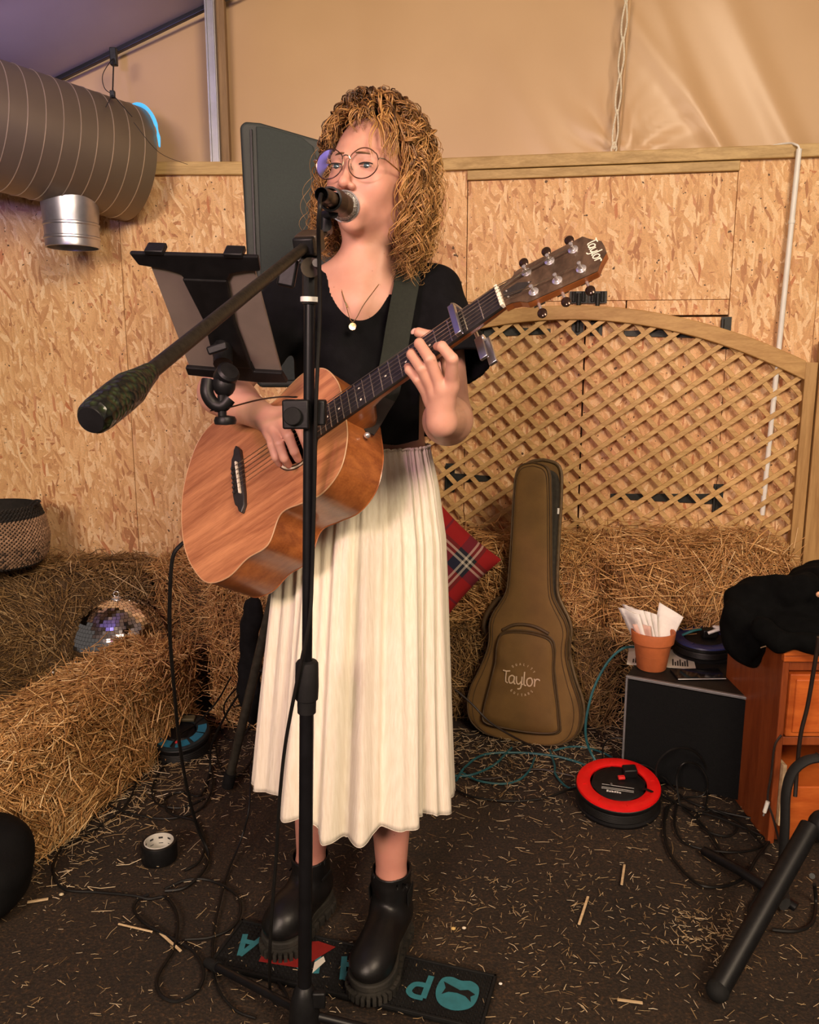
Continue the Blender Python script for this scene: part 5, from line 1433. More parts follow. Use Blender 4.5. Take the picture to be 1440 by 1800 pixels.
for i in range(30):            # loose flyaway curls at the outline
    az = rg.choice([-1, 1]) * rg.uniform(1.3, 2.4); el = rg.uniform(0, .9); right = az > 0
    add_lock(lock_path(az, el, 0, 1, .116 + rg.uniform(0, .022) if right else .106 + rg.uniform(0, .016), rg.uniform(.10, .21) if right else rg.uniform(.1, .16)), rg.uniform(.006, .012), rg.uniform(4, 8), .0006, rg.uniform(.6, .9), 7000 + i, 2)
k = NT('curly_hair'); at = k.n('Attribute', attribute_name='tone')
k.l(k.ramp(at.outputs['Fac'], [(0, (.018, .008, .003)), (.35, (.085, .038, .011)), (.65, (.25, .12, .034)), (1, (.52, .29, .095))]), k.b.inputs['Base Color']); k.b.inputs['Roughness'].default_value = .38
hair = meshobj('hair', np.concatenate(hv), hf_, k.m, person, angle=180)
at = hair.data.attributes.new('tone', 'FLOAT', 'POINT'); at.data.foreach_set('value', np.concatenate(ht).astype(np.float32))
hair['label'] = 'shoulder-length curly golden brown hair'
sc_m = Field(axis((-.22, .08, .004)), axis((1.52, 1.82, .004)), axis((1.50, 1.80, .004)))
sc_m.ell(hp(0, -.022, .030), (.0775, .088, .0935), HM, .01); sc_m.ell(hp(0, -.045, -.04), (.068, .05, .07), HM, .02); sc_m.ell(hp(0, .095, -.02), (.085, .07, .088), HM, .012, True)
cv, cf = sc_m.mesh()
meshobj('scalp_hair', cv, cf, mat('dark_root_hair', (.06, .030, .011), .6, 0, .4, 120, .5, 300), hair, angle=180)

# ankle boots on chunky soles
M['boot'] = mat('black_boot_leather', (.006, .0055, .0055), .40, 0, .25, 30, .12, 70, spec=.35)
M['sole'] = mat('dusty_black_sole', (.018, .016, .012), .75, 0, .5, 40, .3, 120)
def boot(name_lab, ank, toe, seed, lift=0.0):
    base = toe.copy(); d_ = toe - ank; d_[2] = 0; L_ = np.linalg.norm(d_); d_ = unit(d_); sd = np.cross(V(0, 0, 1), d_)
    hz = .042 + lift
    heel = V(ank[0], ank[1], 0) - d_ * .055
    lo = np.minimum(heel, toe) - .12; hi = np.maximum(heel, toe) + .12
    Bt = Field(axis((lo[0], hi[0], .003)), axis((lo[1], hi[1], .003)), axis((.0, .32, .003)))
    q = lambda x_, y_, z_: V(ank[0], ank[1], 0) + d_ * x_ + sd * y_ + V(0, 0, z_)
    Rm = np.stack([d_, sd, V(0, 0, 1)], 1)
    Bt.cap(V(ank[0], ank[1], hz + .04), ank + V(0, 0, .04), .043, .0445, .02)
    Bt.ell(q(-.012, 0, hz + .035), (.052, .040, .050), Rm, .02)
    Bt.ell(q(.06, 0, hz + .028), (.075, .042, .046), Rm, .03)
    Bt.ell(q(L_ - .055, 0, hz + .018), (.058, .047, .036), Rm, .03)
    gx, gy, gz = np.meshgrid(*Bt.ax, indexing='ij', sparse=True)
    Bt.F += .0012 * np.sin(gz * 120 + gx * 30)
    Bt.F = np.maximum(Bt.F, hz - gz); tilt = ank[2] + .030 + .0 * gx - gz
    zt = ank[2] + .028 - .10 * ((gx - ank[0]) * d_[0] + (gy - ank[1]) * d_[1])
    Bt.F = np.maximum(Bt.F, gz - zt)
    inn_ = np.sqrt((gx - ank[0]) ** 2 + (gy - ank[1]) ** 2) - .0395
    Bt.F = np.maximum(Bt.F, -np.maximum(inn_, (zt - .05) - gz))
    v, f = Bt.mesh()
    up_ = meshobj('boot', v, f, M['boot'], person, angle=180)
    up_['label'] = name_lab
    # sole outline
    prof = [(-.062, 0), (-.056, .024), (-.03, .037), (.03, .036), (.08, .043), (L_ - .06, .050), (L_ - .025, .044), (L_ - .004, .026), (L_ + .004, 0)]
    pl = smooth_path([V(a_, b_, 0) for a_, b_ in prof] + [V(a_, -b_, 0) for a_, b_ in prof[::-1][1:-1]], 5, True)[:, :2]
    MB().prism(pl, .016, q(0, 0, hz - .016), Rm).build('welt', M['sole'], up_, smooth=False, bevel=.003)
    MB().prism(pl * .97, hz - .016 - lift - .0005, q(.0, 0, lift + .0005), Rm).build('sole', M['sole'], up_, smooth=False, bevel=.002)
    npl = len(pl)
    for i in range(0, npl, 2):
        c_ = pl[i]; nx_ = pl[(i + 1) % npl] - pl[i - 1]; w_ = np.linalg.norm(nx_) * .32; e_ = unit(np.r_[nx_, 0]); no_ = V(e_[1], -e_[0], 0)
        R2 = Rm @ np.stack([e_, no_, V(0, 0, 1)], 1)
        MB().box(q(c_[0], c_[1], lift + .009), (w_, .006, .0085), R2).build('tread_lug', M['sole'], up_, smooth=False)
    # elastic side panel and pull loop
    for s_ in (-1, 1):
        pp = [(-.012, hz + .075), (.020, hz + .070), (.024, ank[2] - .012), (-.018, ank[2] - .008)]
        MB().hexa(np.r_[[q(a_, s_ * .0435, b_) for a_, b_ in pp], [q(a_, s_ * .0455, b_) for a_, b_ in pp]]).build('elastic_panel', M['rubber'], up_, smooth=False)
    MB().tube(smooth_path([q(-.044, -.008, ank[2] - .01), q(-.050, -.006, ank[2] + .018), q(-.050, .006, ank[2] + .018), q(-.044, .008, ank[2] - .01)], 5), .0025, 6).build('pull_loop', M['boot'], up_)
LT, RT = G(640, 1756, .02), G(478, 1672, .03)
boot('black ankle boot on her left foot, nearer the lens', LA, LT, 1, .010)
boot('black ankle boot on her right foot, dusty toe', RA, RT, 2, .012)

# guitar strap over her left shoulder
M['strap'] = mat('dark_green_webbing', (.009, .013, .007), .85, 0, .25, 200, .2, 600)
sp_ = [gl(.268, -.030, -.055), P(676, 700, 1.515), P(690, 640, 1.565), P(700, 580, 1.577), P(709, 530, 1.597), P(716, 492, 1.625), P(718, 470, 1.66), P(719, 462, 1.71), P(719, 470, 1.77), P(715, 520, 1.81)]
sp_ = smooth_path(sp_, 8); sg = np.gradient(sp_, axis=0); sg /= np.linalg.norm(sg, axis=1)[:, None]
wd = np.array([unit(np.cross(sg[i], V(.15, -1, .25) if i < 44 else V(0, -.2, 1))) for i in range(len(sp_))])
wv = np.interp(np.arange(len(sp_)), [0, 6, 10], [.010, .016, .024])
t_ = thing('guitar_strap', 'wide dark green webbing guitar strap over the shoulder', 'strap', gl(.268, -.030, -.055))
nmv = np.cross(sg, wd)
ring_ = np.stack([sp_ - wd * wv[:, None] - nmv * .0012, sp_ + wd * wv[:, None] - nmv * .0012, sp_ + wd * wv[:, None] + nmv * .0012, sp_ - wd * wv[:, None] + nmv * .0012], 1)
MB().grid(ring_[6:], closed_v=True).build('webbing', M['strap'], t_, bevel=.0006)
MB().grid(ring_[:9] - nmv[:9, None] * .001, closed_v=True).build('leather_end', M['leather'], t_, bevel=.0006)
MB().ball(P(655, 739, 1.40) if False else gl(.268, -.036, -.050) - V(0, .012, 0), .006, 12).build('strap_pin', M['chrome'], t_)
# ------------------------------------------------------------------ loudspeaker on its stand, behind the singer
SPY = 2.15
sa = P(421, 212, SPY); sb_ = P(578, 240, SPY + .12)
t = thing('loudspeaker', 'black moulded loudspeaker on a stand behind the singer', 'loudspeaker', V((sa[0] + sb_[0]) / 2, SPY + .1, 1.22))
ztp = sa[2]; x0 = sa[0]; zbt = 1.22
M['cab'] = mat('black_green_moulded_plastic', (.020, .027, .023), .62, 0, .15, 20, .2, 400)
M['cab_grille'] = mat('dark_grille_cloth', (.019, .029, .025), .75, 0, .12, 200, .25, 600)
pr = [(x0, ztp - .012), (x0 + .012, ztp), (x0 + .05, ztp - .002), (x0 + .205, ztp - .040), (x0 + .228, ztp - .075), (x0 + .235, ztp - .2), (x0 + .235, zbt + .06), (x0 + .21, zbt), (x0 + .03, zbt), (x0 + .012, zbt + .02)]
Rsp = np.stack([V(1, .12, 0) / np.linalg.norm(V(1, .12, 0)), V(0, 0, 1), np.cross(unit(V(1, .12, 0)), V(0, 0, 1))], 1)
MB().prism(np.array([(a - x0, b) for a, b in pr]), -.26, V(x0, SPY, 0), Rsp).build('cabinet', M['cab'], t, smooth=False, bevel=.012, seg=3)
ip = [(.040, ztp - .012), (.075, ztp - .016), (.150, ztp - .034), (.178, ztp - .055), (.188, ztp - .09), (.188, zbt + .05), (.170, zbt + .02), (.040, zbt + .015)]
MB().prism(np.array(ip), .006, V(x0, SPY, 0), Rsp).build('front_grille', M['cab_grille'], t, smooth=False, bevel=.004)
MB().hexa([V(x0 + .026, SPY - .004, zbt + .02), V(x0 + .030, SPY - .004, zbt + .02), V(x0 + .030, SPY - .004, ztp - .02), V(x0 + .026, SPY - .004, ztp - .02), V(x0 + .026, SPY + .01, zbt + .02), V(x0 + .030, SPY + .01, zbt + .02), V(x0 + .030, SPY + .01, ztp - .02), V(x0 + .026, SPY + .01, ztp - .02)]).build('edge_seam', M['black_plastic'], t, smooth=False)
spx = x0 + .12
t = thing('speaker_stand', 'black tripod speaker stand with its leg behind the skirt', 'speaker stand', V(spx, SPY + .13, 0))
MB().tube([V(spx, SPY + .13, .35), V(spx, SPY + .13, 1.23)], .0175, 14).build('pole', M['black_metal'], t)
MB().tube([V(spx, SPY + .13, .62), V(spx, SPY + .13, .70)], .028, 14).build('collar', M['black_plastic'], t)
lt_ = P(452, 1165, 2.25); lf = G(400, 1382, .012)
for f_ in (lf, V(spx + .36, SPY - .0 + .25, .012), V(spx - .12, SPY + .58, .012)):
    tp_ = V(spx, SPY + .13, .66) if f_ is not lf else lf + (lt_ - lf) * 1.9
    l_ = MB().tube([tp_, f_], .0135, 12).build('leg', mat('worn_black_tube', (.05, .046, .036), .4, .3, .3, 60) if f_ is lf else M['black_metal'], t)
    d_ = unit(f_ - tp_); MB().tube([f_ - d_ * .05, f_], .0185, 12).build('rubber_foot', M['rubber'], l_)
    MB().tube([V(spx, SPY + .13, .36), tp_ * .5 + f_ * .5], .007, 8).build('brace', M['black_metal'], t)
# black cloth bag hanging on the stand
Bg = Field(axis((-.60, -.40, .005)), axis((2.3, 2.48, .005)), axis((.14, .66, .005)))
for (px, py, r_) in [(446, 1080, .03), (436, 1120, .028), (440, 1170, .035), (436, 1215, .035), (446, 1240, .03)]:
    q = P(px, py, 2.40); Bg.ell(q, (r_, .03, .06), None, .03)
gx, gy, gz = np.meshgrid(*Bg.ax, indexing='ij', sparse=True); Bg.F += .004 * np.sin(gx * 90 + gz * 50) * np.sin(gz * 30)
v, f = Bg.mesh()
tag(meshobj('cloth_bag', v, f, mat('black_bag_cloth', (.005, .005, .0055), .9, 0, .3, 60, .2, 300, spec=.2), None, angle=180), 'limp black cloth bag hanging behind the skirt at left', 'bag')

# ------------------------------------------------------------------ soft guitar case leaning on the bales
CB = G(915, 1304, .0); cn = unit(V(-.36, -.93, .18)); ch = unit(np.cross(V(0, 0, 1), cn)); ch = ch if ch[0] > 0 else -ch
cu = np.cross(cn, ch); cu = cu if cu[2] > 0 else -cu; CR = np.stack([ch, cu, cn], 1)
def cs(a, b, n): return CB + CR @ V(a, b, n)
hw = [(0.0, .075), (.010, .135), (.045, .183), (.10, .199), (.16, .192), (.23, .163), (.30, .140), (.345, .135), (.39, .138), (.43, .128), (.47, .105), (.51, .085), (.56, .078), (.70, .0745), (.86, .072), (.935, .066), (.965, .045), (.975, .0)]
bs = np.array([q[0] for q in hw]); ws = np.array([q[1] for q in hw])
half = smooth_path(np.c_[ws, bs, 0 * bs], 4)[:, :2]
outl = np.r_[np.c_[half[:, 0], half[:, 1]], np.c_[-half[::-1, 0], half[::-1, 1]][1:]]
outl = np.r_[outl, [[-.03, 0.0]]]
M['case'] = mat('tan_canvas_case', (.160, .087, .022), .8, 0, .14, 14, .2, 500)
M['case_dark'] = mat('case_piping', (.07, .040, .014), .6, 0, .2, 40)
M['case_in'] = mat('dark_plush_lining', (.030, .026, .018), .9, 0, .3, 80)
case = thing('guitar_case', 'tan soft guitar case leaning against the straw bales', 'guitar case', CB)
CD = .105
def shell(name, z0, z1, m, sc=1.0, bev=.008, closed=True, org=(0, .3)):
    o2 = (outl - org) * sc + org
    return MB().prism(o2, z1 - z0, cs(0, 0, z0), CR).build(name, M[m], case, smooth=True, bevel=bev, seg=3, angle=50)
shell('back_shell', -CD, -.062, 'case')
shell('lining', -.062, -.030, 'case_in', .955)
o3 = np.r_[outl[:, :]]
MB().tube(np.array([cs(a, b, -.060) for a, b in outl]), .006, 8, closed=True).build('zip_edge', mat('brass_brown_zip', (.13, .085, .04), .5, .2, .2, 80), case)
# front lid, sprung open a little on the right towards the head
def lidpt(a, b, n):
    o = np.clip((b - .40) / .5, 0, 1)
    return cs(a * (1 - .10 * o) - .020 * o, b - .012 * o, n + .0 * o + .012 * np.clip(a / .1, -1, 1) * o)
lo2 = outl * [.985, .995] + [0, .002]
m = len(lo2)
lid = MB()
f0 = np.array([lidpt(a, b, -.028) for a, b in lo2]); f1 = np.array([lidpt(a, b, .0) for a, b in lo2]); 
ctrs = np.array([0, .3])
rings = [f0, f1]
def axis_in(q, t):   # pull an outline towards the long axis
    return np.c_[q[:, 0] * t, .02 + (q[:, 1] - .02) * (1 - (1 - t) * .12)]
for t_, n_ in ((.93, .006), (.7, .010), (.35, .011), (0.0, .0112)):
    q = axis_in(lo2, t_); rings.append(np.array([lidpt(a, b, n_) for a, b in q]))
lid.grid(np.stack(rings, 0), closed_v=True)
lid_o = lid.build('front_lid', M['case'], case, angle=60)
for n_, t_ in ((.003, 1.0), (.0075, .90)):
    q = axis_in(lo2, t_); MB().tube(np.array([lidpt(a, b, n_ + .0005) for a, b in q]), .0028 if t_ == 1 else .0012, 6, closed=True).build('piping', M['case_dark'], case)
MB().tube(np.array([lidpt(a, b, -.027) for a, b in lo2]), .0035, 6, closed=True).build('piping', M['case_dark'], case)
# pocket
pk = [(-.125, .055), (-.05, .045), (.05, .045), (.125, .060), (.128, .10), (.110, .20), (.098, .27), (.096, .33), (.080, .365), (.03, .378), (-.03, .378), (-.082, .365), (-.098, .33), (-.100, .27), (-.112, .20), (-.130, .10)]
pk = smooth_path([V(a, b, 0) for a, b in pk], 4, True)[:, :2]; pc = pk.mean(0)
rg_ = []
for t_, n_ in ((1.0, .009), (1.0, .024), (.96, .031), (.8, .037), (.5, .040), (.03, .041)):
    q = (pk - pc) * t_ + pc; rg_.append(np.array([lidpt(a, b, n_ + .002 * math.sin(b * 60 + a * 40) * t_) for a, b in q]))
pko = MB().grid(np.stack(rg_, 0), closed_v=True).build('pocket', M['case'], case, angle=60)
MB().tube(np.array([lidpt(a, b, .027) for a, b in (pk - pc) * .995 + pc]), .0035, 6, closed=True).build('pocket_piping', M['case_dark'], pko)
MB().tube(np.array([lidpt(a, b, .012) for a, b in (pk - pc) * 1.03 + pc]), .004, 6, closed=True).build('pocket_seam', M['case_dark'], pko)
ut = smooth_path([V(-.085, .378, 0), V(-.04, .402, 0), V(.02, .404, 0), V(.075, .384, 0)], 6)[:, :2]
MB().tube(np.array([lidpt(a, b, .013) for a, b in ut]), .006, 8).build('pocket_zip', M['case_dark'], pko)
M['embroid'] = mat('cream_embroidery', (.66, .50, .34), .7, 0, .1, 200)
lg = MB(); lettering(lg, 'Taylor', lidpt(-.004, .205, .0425), ch, cu, .042, .0042, .001)
# ring of tiny letters round the name
for word, a0, a1, flip in (('QUALITY', 128, 38, False), ('GUITARS', 232, 318, True)):
    for i, c_ in enumerate(word):
        a = math.radians(a0 + (a1 - a0) * i / (len(word) - 1)); o = lidpt(-.002 + .052 * math.cos(a), .222 + .052 * math.sin(a), .0420)
        e_up = (ch * math.cos(a) + cu * math.sin(a)) * (-1 if flip else 1); e_x = np.cross(e_up, cn)
        lettering(lg, c_, o - e_up * .003, e_x, e_up, .0075, .0011, .0008)
lg.build('embroidered_lettering', M['embroid'], pko, smooth=False)
# carrying handle on the left edge, label inside
MB().tube(smooth_path([cs(-.098, .47, -.05), cs(-.125, .475, -.05), cs(-.160, .42, -.05), cs(-.168, .37, -.05), cs(-.145, .33, -.05)], 6), .010, 10).build('carry_handle', M['case_dark'], case)
MB().box(cs(.068, .80, -.034), (.006, .010, .001), CR).build('white_label', M['white'], case)
MB().tube(smooth_path([cs(.130, .40, -.03), cs(.140, .37, -.025), cs(.146, .34, -.02), cs(.143, .30, -.02)], 5), .003, 6).build('zip_pull', M['case_dark'], case)

# ------------------------------------------------------------------ tartan cushion
k = NT('tartan_cloth'); tc = k.n('TexCoord'); mp = k.n('Mapping'); k.l(tc.outputs['UV'], mp.inputs[0])
sx = k.n('SeparateXYZ'); k.l(mp.outputs[0], sx.inputs[0])
def stripes(out):
    fr_ = k.math('FRACT', k.math('MULTIPLY', out, 1.2))
    return k.ramp(fr_, [(0, (.30, .005, .007)), (.33, (.010, .012, .035)), (.36, (.30, .005, .007)), (.66, (.010, .012, .035)), (.80, (.55, .5, .42)), (.83, (.012, .014, .016)), (.87, (.55, .5, .42)), (.90, (.012, .014, .016)), (.95, (.30, .005, .007))], 'CONSTANT')
k.l(k.mix(.5, stripes(sx.outputs[0]), stripes(sx.outputs[1])), k.b.inputs['Base Color']); k.b.inputs['Roughness'].default_value = .9
kc = P(772, 988, 2.79); Rk = np.stack([unit(V(.72, -.1, -.66)), unit(V(.66, .12, .72)), V(0, 0, 0)], 1); Rk[:, 2] = np.cross(Rk[:, 0], Rk[:, 1]); Rk[:, 1] = np.cross(Rk[:, 2], Rk[:, 0]) / np.linalg.norm(np.cross(Rk[:, 2], Rk[:, 0])); Rk[:, 2] = np.cross(Rk[:, 0], Rk[:, 1])
n_ = 28; u, w = np.meshgrid(np.linspace(-1, 1, n_), np.linspace(-1, 1, n_), indexing='ij'); KH = .155
hgt = .05 * np.clip((1 - u ** 4) * (1 - w ** 4), 0, 1) ** .5; pin = 1 - .07 * (1 - u ** 2) * (w ** 2) - .07 * (1 - w ** 2) * u ** 2
g = MB()
for sg_ in (1, -1):
    g.grid(kc + (np.stack([u * KH * pin, w * KH * pin, sg_ * hgt], -1).reshape(-1, 3) @ Rk.T).reshape(n_, n_, 3)[::sg_])
cu_ = g.build('cushion', k.m, None, angle=180)
uvl = cu_.data.uv_layers.new(name='cloth'); co = np.zeros(len(cu_.data.vertices) * 3); cu_.data.vertices.foreach_get('co', co); co = co.reshape(-1, 3) + ORG[cu_.name] - kc
loc = co @ Rk; li = np.zeros(len(cu_.data.loops), np.int32); cu_.data.loops.foreach_get('vertex_index', li)
uvl.data.foreach_set('uv', ((loc[li, :2] / (2 * KH)) + .5).astype(np.float32).ravel())
tag(cu_, 'red and navy tartan cushion between the skirt and the guitar case', 'cushion')

# ------------------------------------------------------------------ black monitor box with things on top
mBL, mBR = G(1093, 1362), G(1306, 1412); mx_ = unit(mBR - mBL); my = V(-mx_[1], mx_[0], 0); mw = np.linalg.norm(mBR - mBL); MH, MD = .335, .27
RMm = np.stack([mx_, my, V(0, 0, 1)], 1)
def mo(a, b, z): return mBL + RMm @ V(a, b, z)
t = thing('monitor_box', 'black stage monitor box with a silver edge under the flowerpot', 'speaker box', mo(mw / 2, MD / 2, 0))
MB().box(mo(mw / 2, MD / 2, MH / 2 + .004), (mw / 2, MD / 2, MH / 2 - .004), RMm).build('cabinet', mat('scuffed_black_paint', (.012, .010, .008), .6, 0, .4, 30, .15, 150, spec=.3), t, smooth=False, bevel=.004)
MB().box(mo(mw / 2, -.004, MH / 2), (mw / 2 - .010, .006, MH / 2 - .012), RMm).build('grille', mat('black_foam_grille', (.006, .0065, .007), .95, 0, .3, 300, .4, 500, spec=.15), t, smooth=False)
M['silver_edge'] = mat('grey_metal_edge', (.23, .23, .24), .45, .5, .1, 40)
for c_, h_ in [((mw / 2, -.006, MH - .004), (mw / 2, .006, .004)), ((.003, -.006, MH / 2), (.003, .006, MH / 2 - .002)), ((mw - .003, -.006, MH / 2), (.003, .006, MH / 2 - .002))]:
    MB().box(mo(*c_), h_, RMm).build('edge_trim', M['silver_edge'], t, smooth=False, bevel=.001)
for a_ in (.03, mw - .03):
    for b_ in (.03, MD - .03): MB().tube([mo(a_, b_, 0), mo(a_, b_, .01)], .012, 12).build('rubber_foot', M['rubber'], t)
# leaflet with print, phone
lfA = P(1103, 1158, 2.5); 
def ontop(px, py, z=MH + .0012): return G(px, py, z)
la, lb_, lc, ld = ontop(1102, 1168), ontop(1224, 1177), ontop(1216, 1146), ontop(1106, 1134)
t = thing('paper_leaflet', 'white printed leaflet lying under the flowerpot', 'leaflet', ontop(1160, 1155))
MB().hexa([la, lb_, lc, ld, la + V(0, 0, .0012), lb_ + V(0, 0, .0012), lc + V(0, 0, .0012), ld + V(0, 0, .0012)]).build('sheet', mat('white_paper', (.62, .60, .52), .7, 0, .06, 30), t, smooth=False)
lx, ly = unit(lb_ - la), unit(ld - la)
lg = MB()
for q in range(9): lg.hexa([la + (lb_ - la) * (a + (.08 if q < 2 else .66) + .035 * (q - (2 if q > 1 else 0)) ) + ly * (b + .018) + V(0, 0, c) for c in (.0013, .0016) for a, b in ((0, 0), (.022, 0), (.022, .035 + .012 * (q % 3)), (0, .035 + .012 * (q % 3)))])
lg.build('print', mat('black_ink', (.02, .02, .02), .7), t, smooth=False)
t = thing('smartphone', 'black phone lying flat at the front edge of the monitor box', 'phone', ontop(1240, 1185))
pa_, pb_, pc_, pd_ = ontop(1192, 1196), ontop(1276, 1195), ontop(1262, 1178), ontop(1178, 1180)
MB().hexa([pa_, pb_, pc_, pd_] + [q + V(0, 0, .007) for q in (pa_, pb_, pc_, pd_)]).build('body', M['black_plastic'], t, smooth=False, bevel=.002)
MB().hexa([q + V(0, 0, .0071) for q in (pa_, pb_, pc_, pd_)] + [q + V(0, 0, .0075) for q in (pa_, pb_, pc_, pd_)]).build('screen', mat('phone_glass', (.01, .01, .012), .08, 0, .1, 20), t, smooth=False)
MB().tube([pa_ + V(0, -.0012, .004), pb_ + V(0, -.0012, .004)], .0012, 6).build('metal_edge', M['white'], t)
# flowerpot with napkins
pc0 = ontop(1150, 1180, MH + .002); pc0 = pc0 + V(0, .03, 0)
t = thing('flowerpot', 'terracotta flowerpot holding paper napkins on the monitor box', 'flowerpot', pc0)
M['terra'] = mat('terracotta', (.46, .125, .035), .75, 0, .14, 25, .15, 200)
MB().lathe([(.001, .0), (.042, .0), (.045, .003), (.057, .084), (.058, .086), (.064, .088), (.068, .121), (.067, .123), (.061, .123), (.058, .118), (.052, .05), (.042, .008), (.001, .008)], 44, pc0).build('pot', M['terra'], t)
M['napkin'] = mat('white_tissue', (.82, .80, .76), .85, 0, .04, 60, .15, 120)
nlab = ['white folded napkin leaning furthest left in the flowerpot', 'white folded napkin second from the left in the flowerpot', 'white folded napkin in the middle of the flowerpot', 'white folded napkin right of the middle in the flowerpot', 'white napkin with a free corner pointing right out of the flowerpot', 'pinkish paper napkin low at the front of the flowerpot']
for i in range(6):
    b0 = pc0 + V(-.018 + .009 * i, -.002 + .003 * i, .045)
    tl = [-.42, -.36, -.30, -.24, .30, -.30][i]; h_ = [.150, .158, .148, .136, .145, .075][i]
    if i == 5: b0 = pc0 + V(-.020, -.022, .075)
    up_ = unit(V(math.sin(tl), .10, math.cos(tl))); wv_ = unit(V(.55, -.82, 0) if i < 4 else V(.80, -.45, -.45) if i == 4 else V(.9, -.4, 0)); 
    nr = np.cross(wv_, up_); hw_ = .042 if i != 5 else .028
    g = []
    for s_ in np.linspace(-1, 1, 7):
        row = []
        for q in np.linspace(0, 1, 6):
            row.append(b0 + wv_ * s_ * hw_ * (.55 + .45 * q) + up_ * q * h_ + nr * (.004 * math.sin(s_ * 3 + i) + .003 * q * math.sin(q * 5 + i * 2)))
        g.append(row)
    tag(MB().grid(np.array(g)).build('paper_napkin', mat('pinkish_tissue', (.62, .40, .33), .85) if i == 5 else M['napkin'], None, angle=180, solid=.0045), nlab[i], 'napkin', 'napkins in the flowerpot')

# cable reels
def reel(label, c, up, r, h, ring_col, spokes=8, ringin=.62, group='cable reels', centre=None):
    Rr = frame(up); c = np.asarray(c, float)
    if abs(Rr[0, 0]) < .3: pass
    t = thing('cable_reel', label, 'cable reel', c)
    MB().lathe([(.001, 0), (r * .97, 0), (r, .006), (r, .012), (r * .93, .016), (r * .93, h * .72), (r, h * .76), (r, h * .86), (r * .97, h * .9)], 48, c, Rr).build('drum', M['black_plastic'], t)
    for i in range(5):
        a = np.linspace(0, 2 * math.pi, 40, endpoint=False); zz = .022 + i * (h * .72 - .026) / 5
        MB().tube(c + np.stack([r * .935 * np.cos(a), r * .935 * np.sin(a), 0 * a + zz], 1) @ Rr.T, .005, 6, closed=True).build('wound_cable', M['cable'], t)
    rc = mat('reel_ring', ring_col, .38, 0, .08, 30)
    ro = MB().lathe([(r * .985, h * .88), (r * .97, h * .95), (r * .90, h), (r * ringin * 1.04, h), (r * ringin, h * .97), (r * ringin, h * .9)], 48, c, Rr).build('top_ring', rc, t)
    for i in range(spokes):
        a = i * 2 * math.pi / spokes; e1_ = Rr @ V(math.cos(a), math.sin(a), 0); e2_ = Rr @ V(-math.sin(a), math.cos(a), 0)
        MB().box(c + e1_ * r * (.5 + ringin * .48) * .99 + Rr[:, 2] * h * 1.002, (r * .05, .0012, .0015), np.stack([e1_, e2_, Rr[:, 2]], 1)).build('moulded_rib', M['black_plastic'] if False else rc, ro)
    MB().lathe([(r * ringin, h * .92), (r * ringin * .9, h * .99), (.001, h * 1.0)], 8, c, Rr).build('socket_plate', M['black_plastic'], t)
    return t, Rr


rr0 = G(1096, 1440, 0.0); upr = unit(V(-.05, -.16, 1))
t, Rr = reel('red topped cable reel on the floor in front of the monitor box', rr0 + V(0, .07, .012), upr, .122, .072, (.62, .006, .006), 8, .66)
rc0 = ORG[t.name]
MB().box(rc0 + Rr @ V(.012, .012, .078), (.010, .007, .004), Rr).build('red_switch', mat('red_switch', (.6, .02, .02), .4), t, bevel=.002)
MB().box(rc0 + Rr @ V(.040, .030, .084), (.020, .016, .014), Rr).build('plug', M['black_plastic'], t, bevel=.004)
lg = MB(); ex_ = unit(V(.92, -.28, 0) - upr * (V(.92, -.28, 0) @ upr)); ey_ = np.cross(upr, ex_)
for q in range(6):
    lg.hexa([rc0 + upr * .0735 + ex_ * (a - .03 + q * .007) + ey_ * (b - .052) + upr * c for c in (0, .0005) for a, b in ((0, 0), (.0055, 0), (.0055, .008 - .002 * (q % 3)), (0, .008 - .002 * (q % 2)))])
for q in (-.040, -.034, -.022): 
    lg.hexa([rc0 + upr * .0735 + ex_ * a + ey_ * (q + b) + upr * c for c in (0, .0005) for a, b in ((-.045, 0), (.045, 0), (.045, .0012), (-.045, .0012))])
lg.build('print', mat('pale_print', (.6, .6, .58), .6), t, smooth=False)
b0 = ontop(1246, 1158, MH + .001) + V(0, .05, 0)
t, Rr = reel('blue topped cable reel on the monitor box behind the pot', b0, unit(V(-.03, -.08, 1)), .098, .060, (.022, .030, .13), 8, .66)
bo_ = ORG[t.name]; MB().box(bo_ + V(.010, -.01, .075), (.024, .018, .014)).build('plug', M['black_plastic'], t, bevel=.004)
MB().tube(smooth_path([bo_ + V(.0, -.03, .08), bo_ + V(.03, -.035, .094), bo_ + V(.06, -.015, .092), bo_ + V(.06, .01, .085), bo_ + V(.03, .0, .092), bo_ + V(.045, -.02, .09)], 6), .0055, 8).build('white_plug_lead', M['white'], t)
MB().tube(smooth_path([bo_ + V(-.02, -.02, .09), bo_ + V(-.05, -.03, .088), bo_ + V(-.08, -.02, .07)], 6), .004, 8).build('teal_plug_lead', mat('teal_lead', (.02, .16, .17), .5), t)
d0_ = G(312, 1335, .0) + V(0, .06, 0)
t, Rr = reel('blue and black cable reel at the foot of the slanted bale', d0_, unit(V(0, -.22, 1)), .098, .085, (.012, .018, .020), 6, .55)
do_ = ORG[t.name]
for i, a in enumerate(np.radians([195, 235, 275, 315, 350])):
    MB().lathe([(.060, .088), (.088, .088), (.088, .080), (.060, .080)], 6, do_, Rr @ np.array([[math.cos(a), -math.sin(a), 0], [math.sin(a), math.cos(a), 0], [0, 0, 1]]), .55).build('blue_segment', mat('cyan_plastic', (.02, .17, .28), .4) if i == 0 else bpy.data.materials['cyan_plastic'], t)
MB().ball(do_ + Rr @ V(.008, -.070, .092), .005, 10).build('red_button', bpy.data.materials['red_switch'], t)
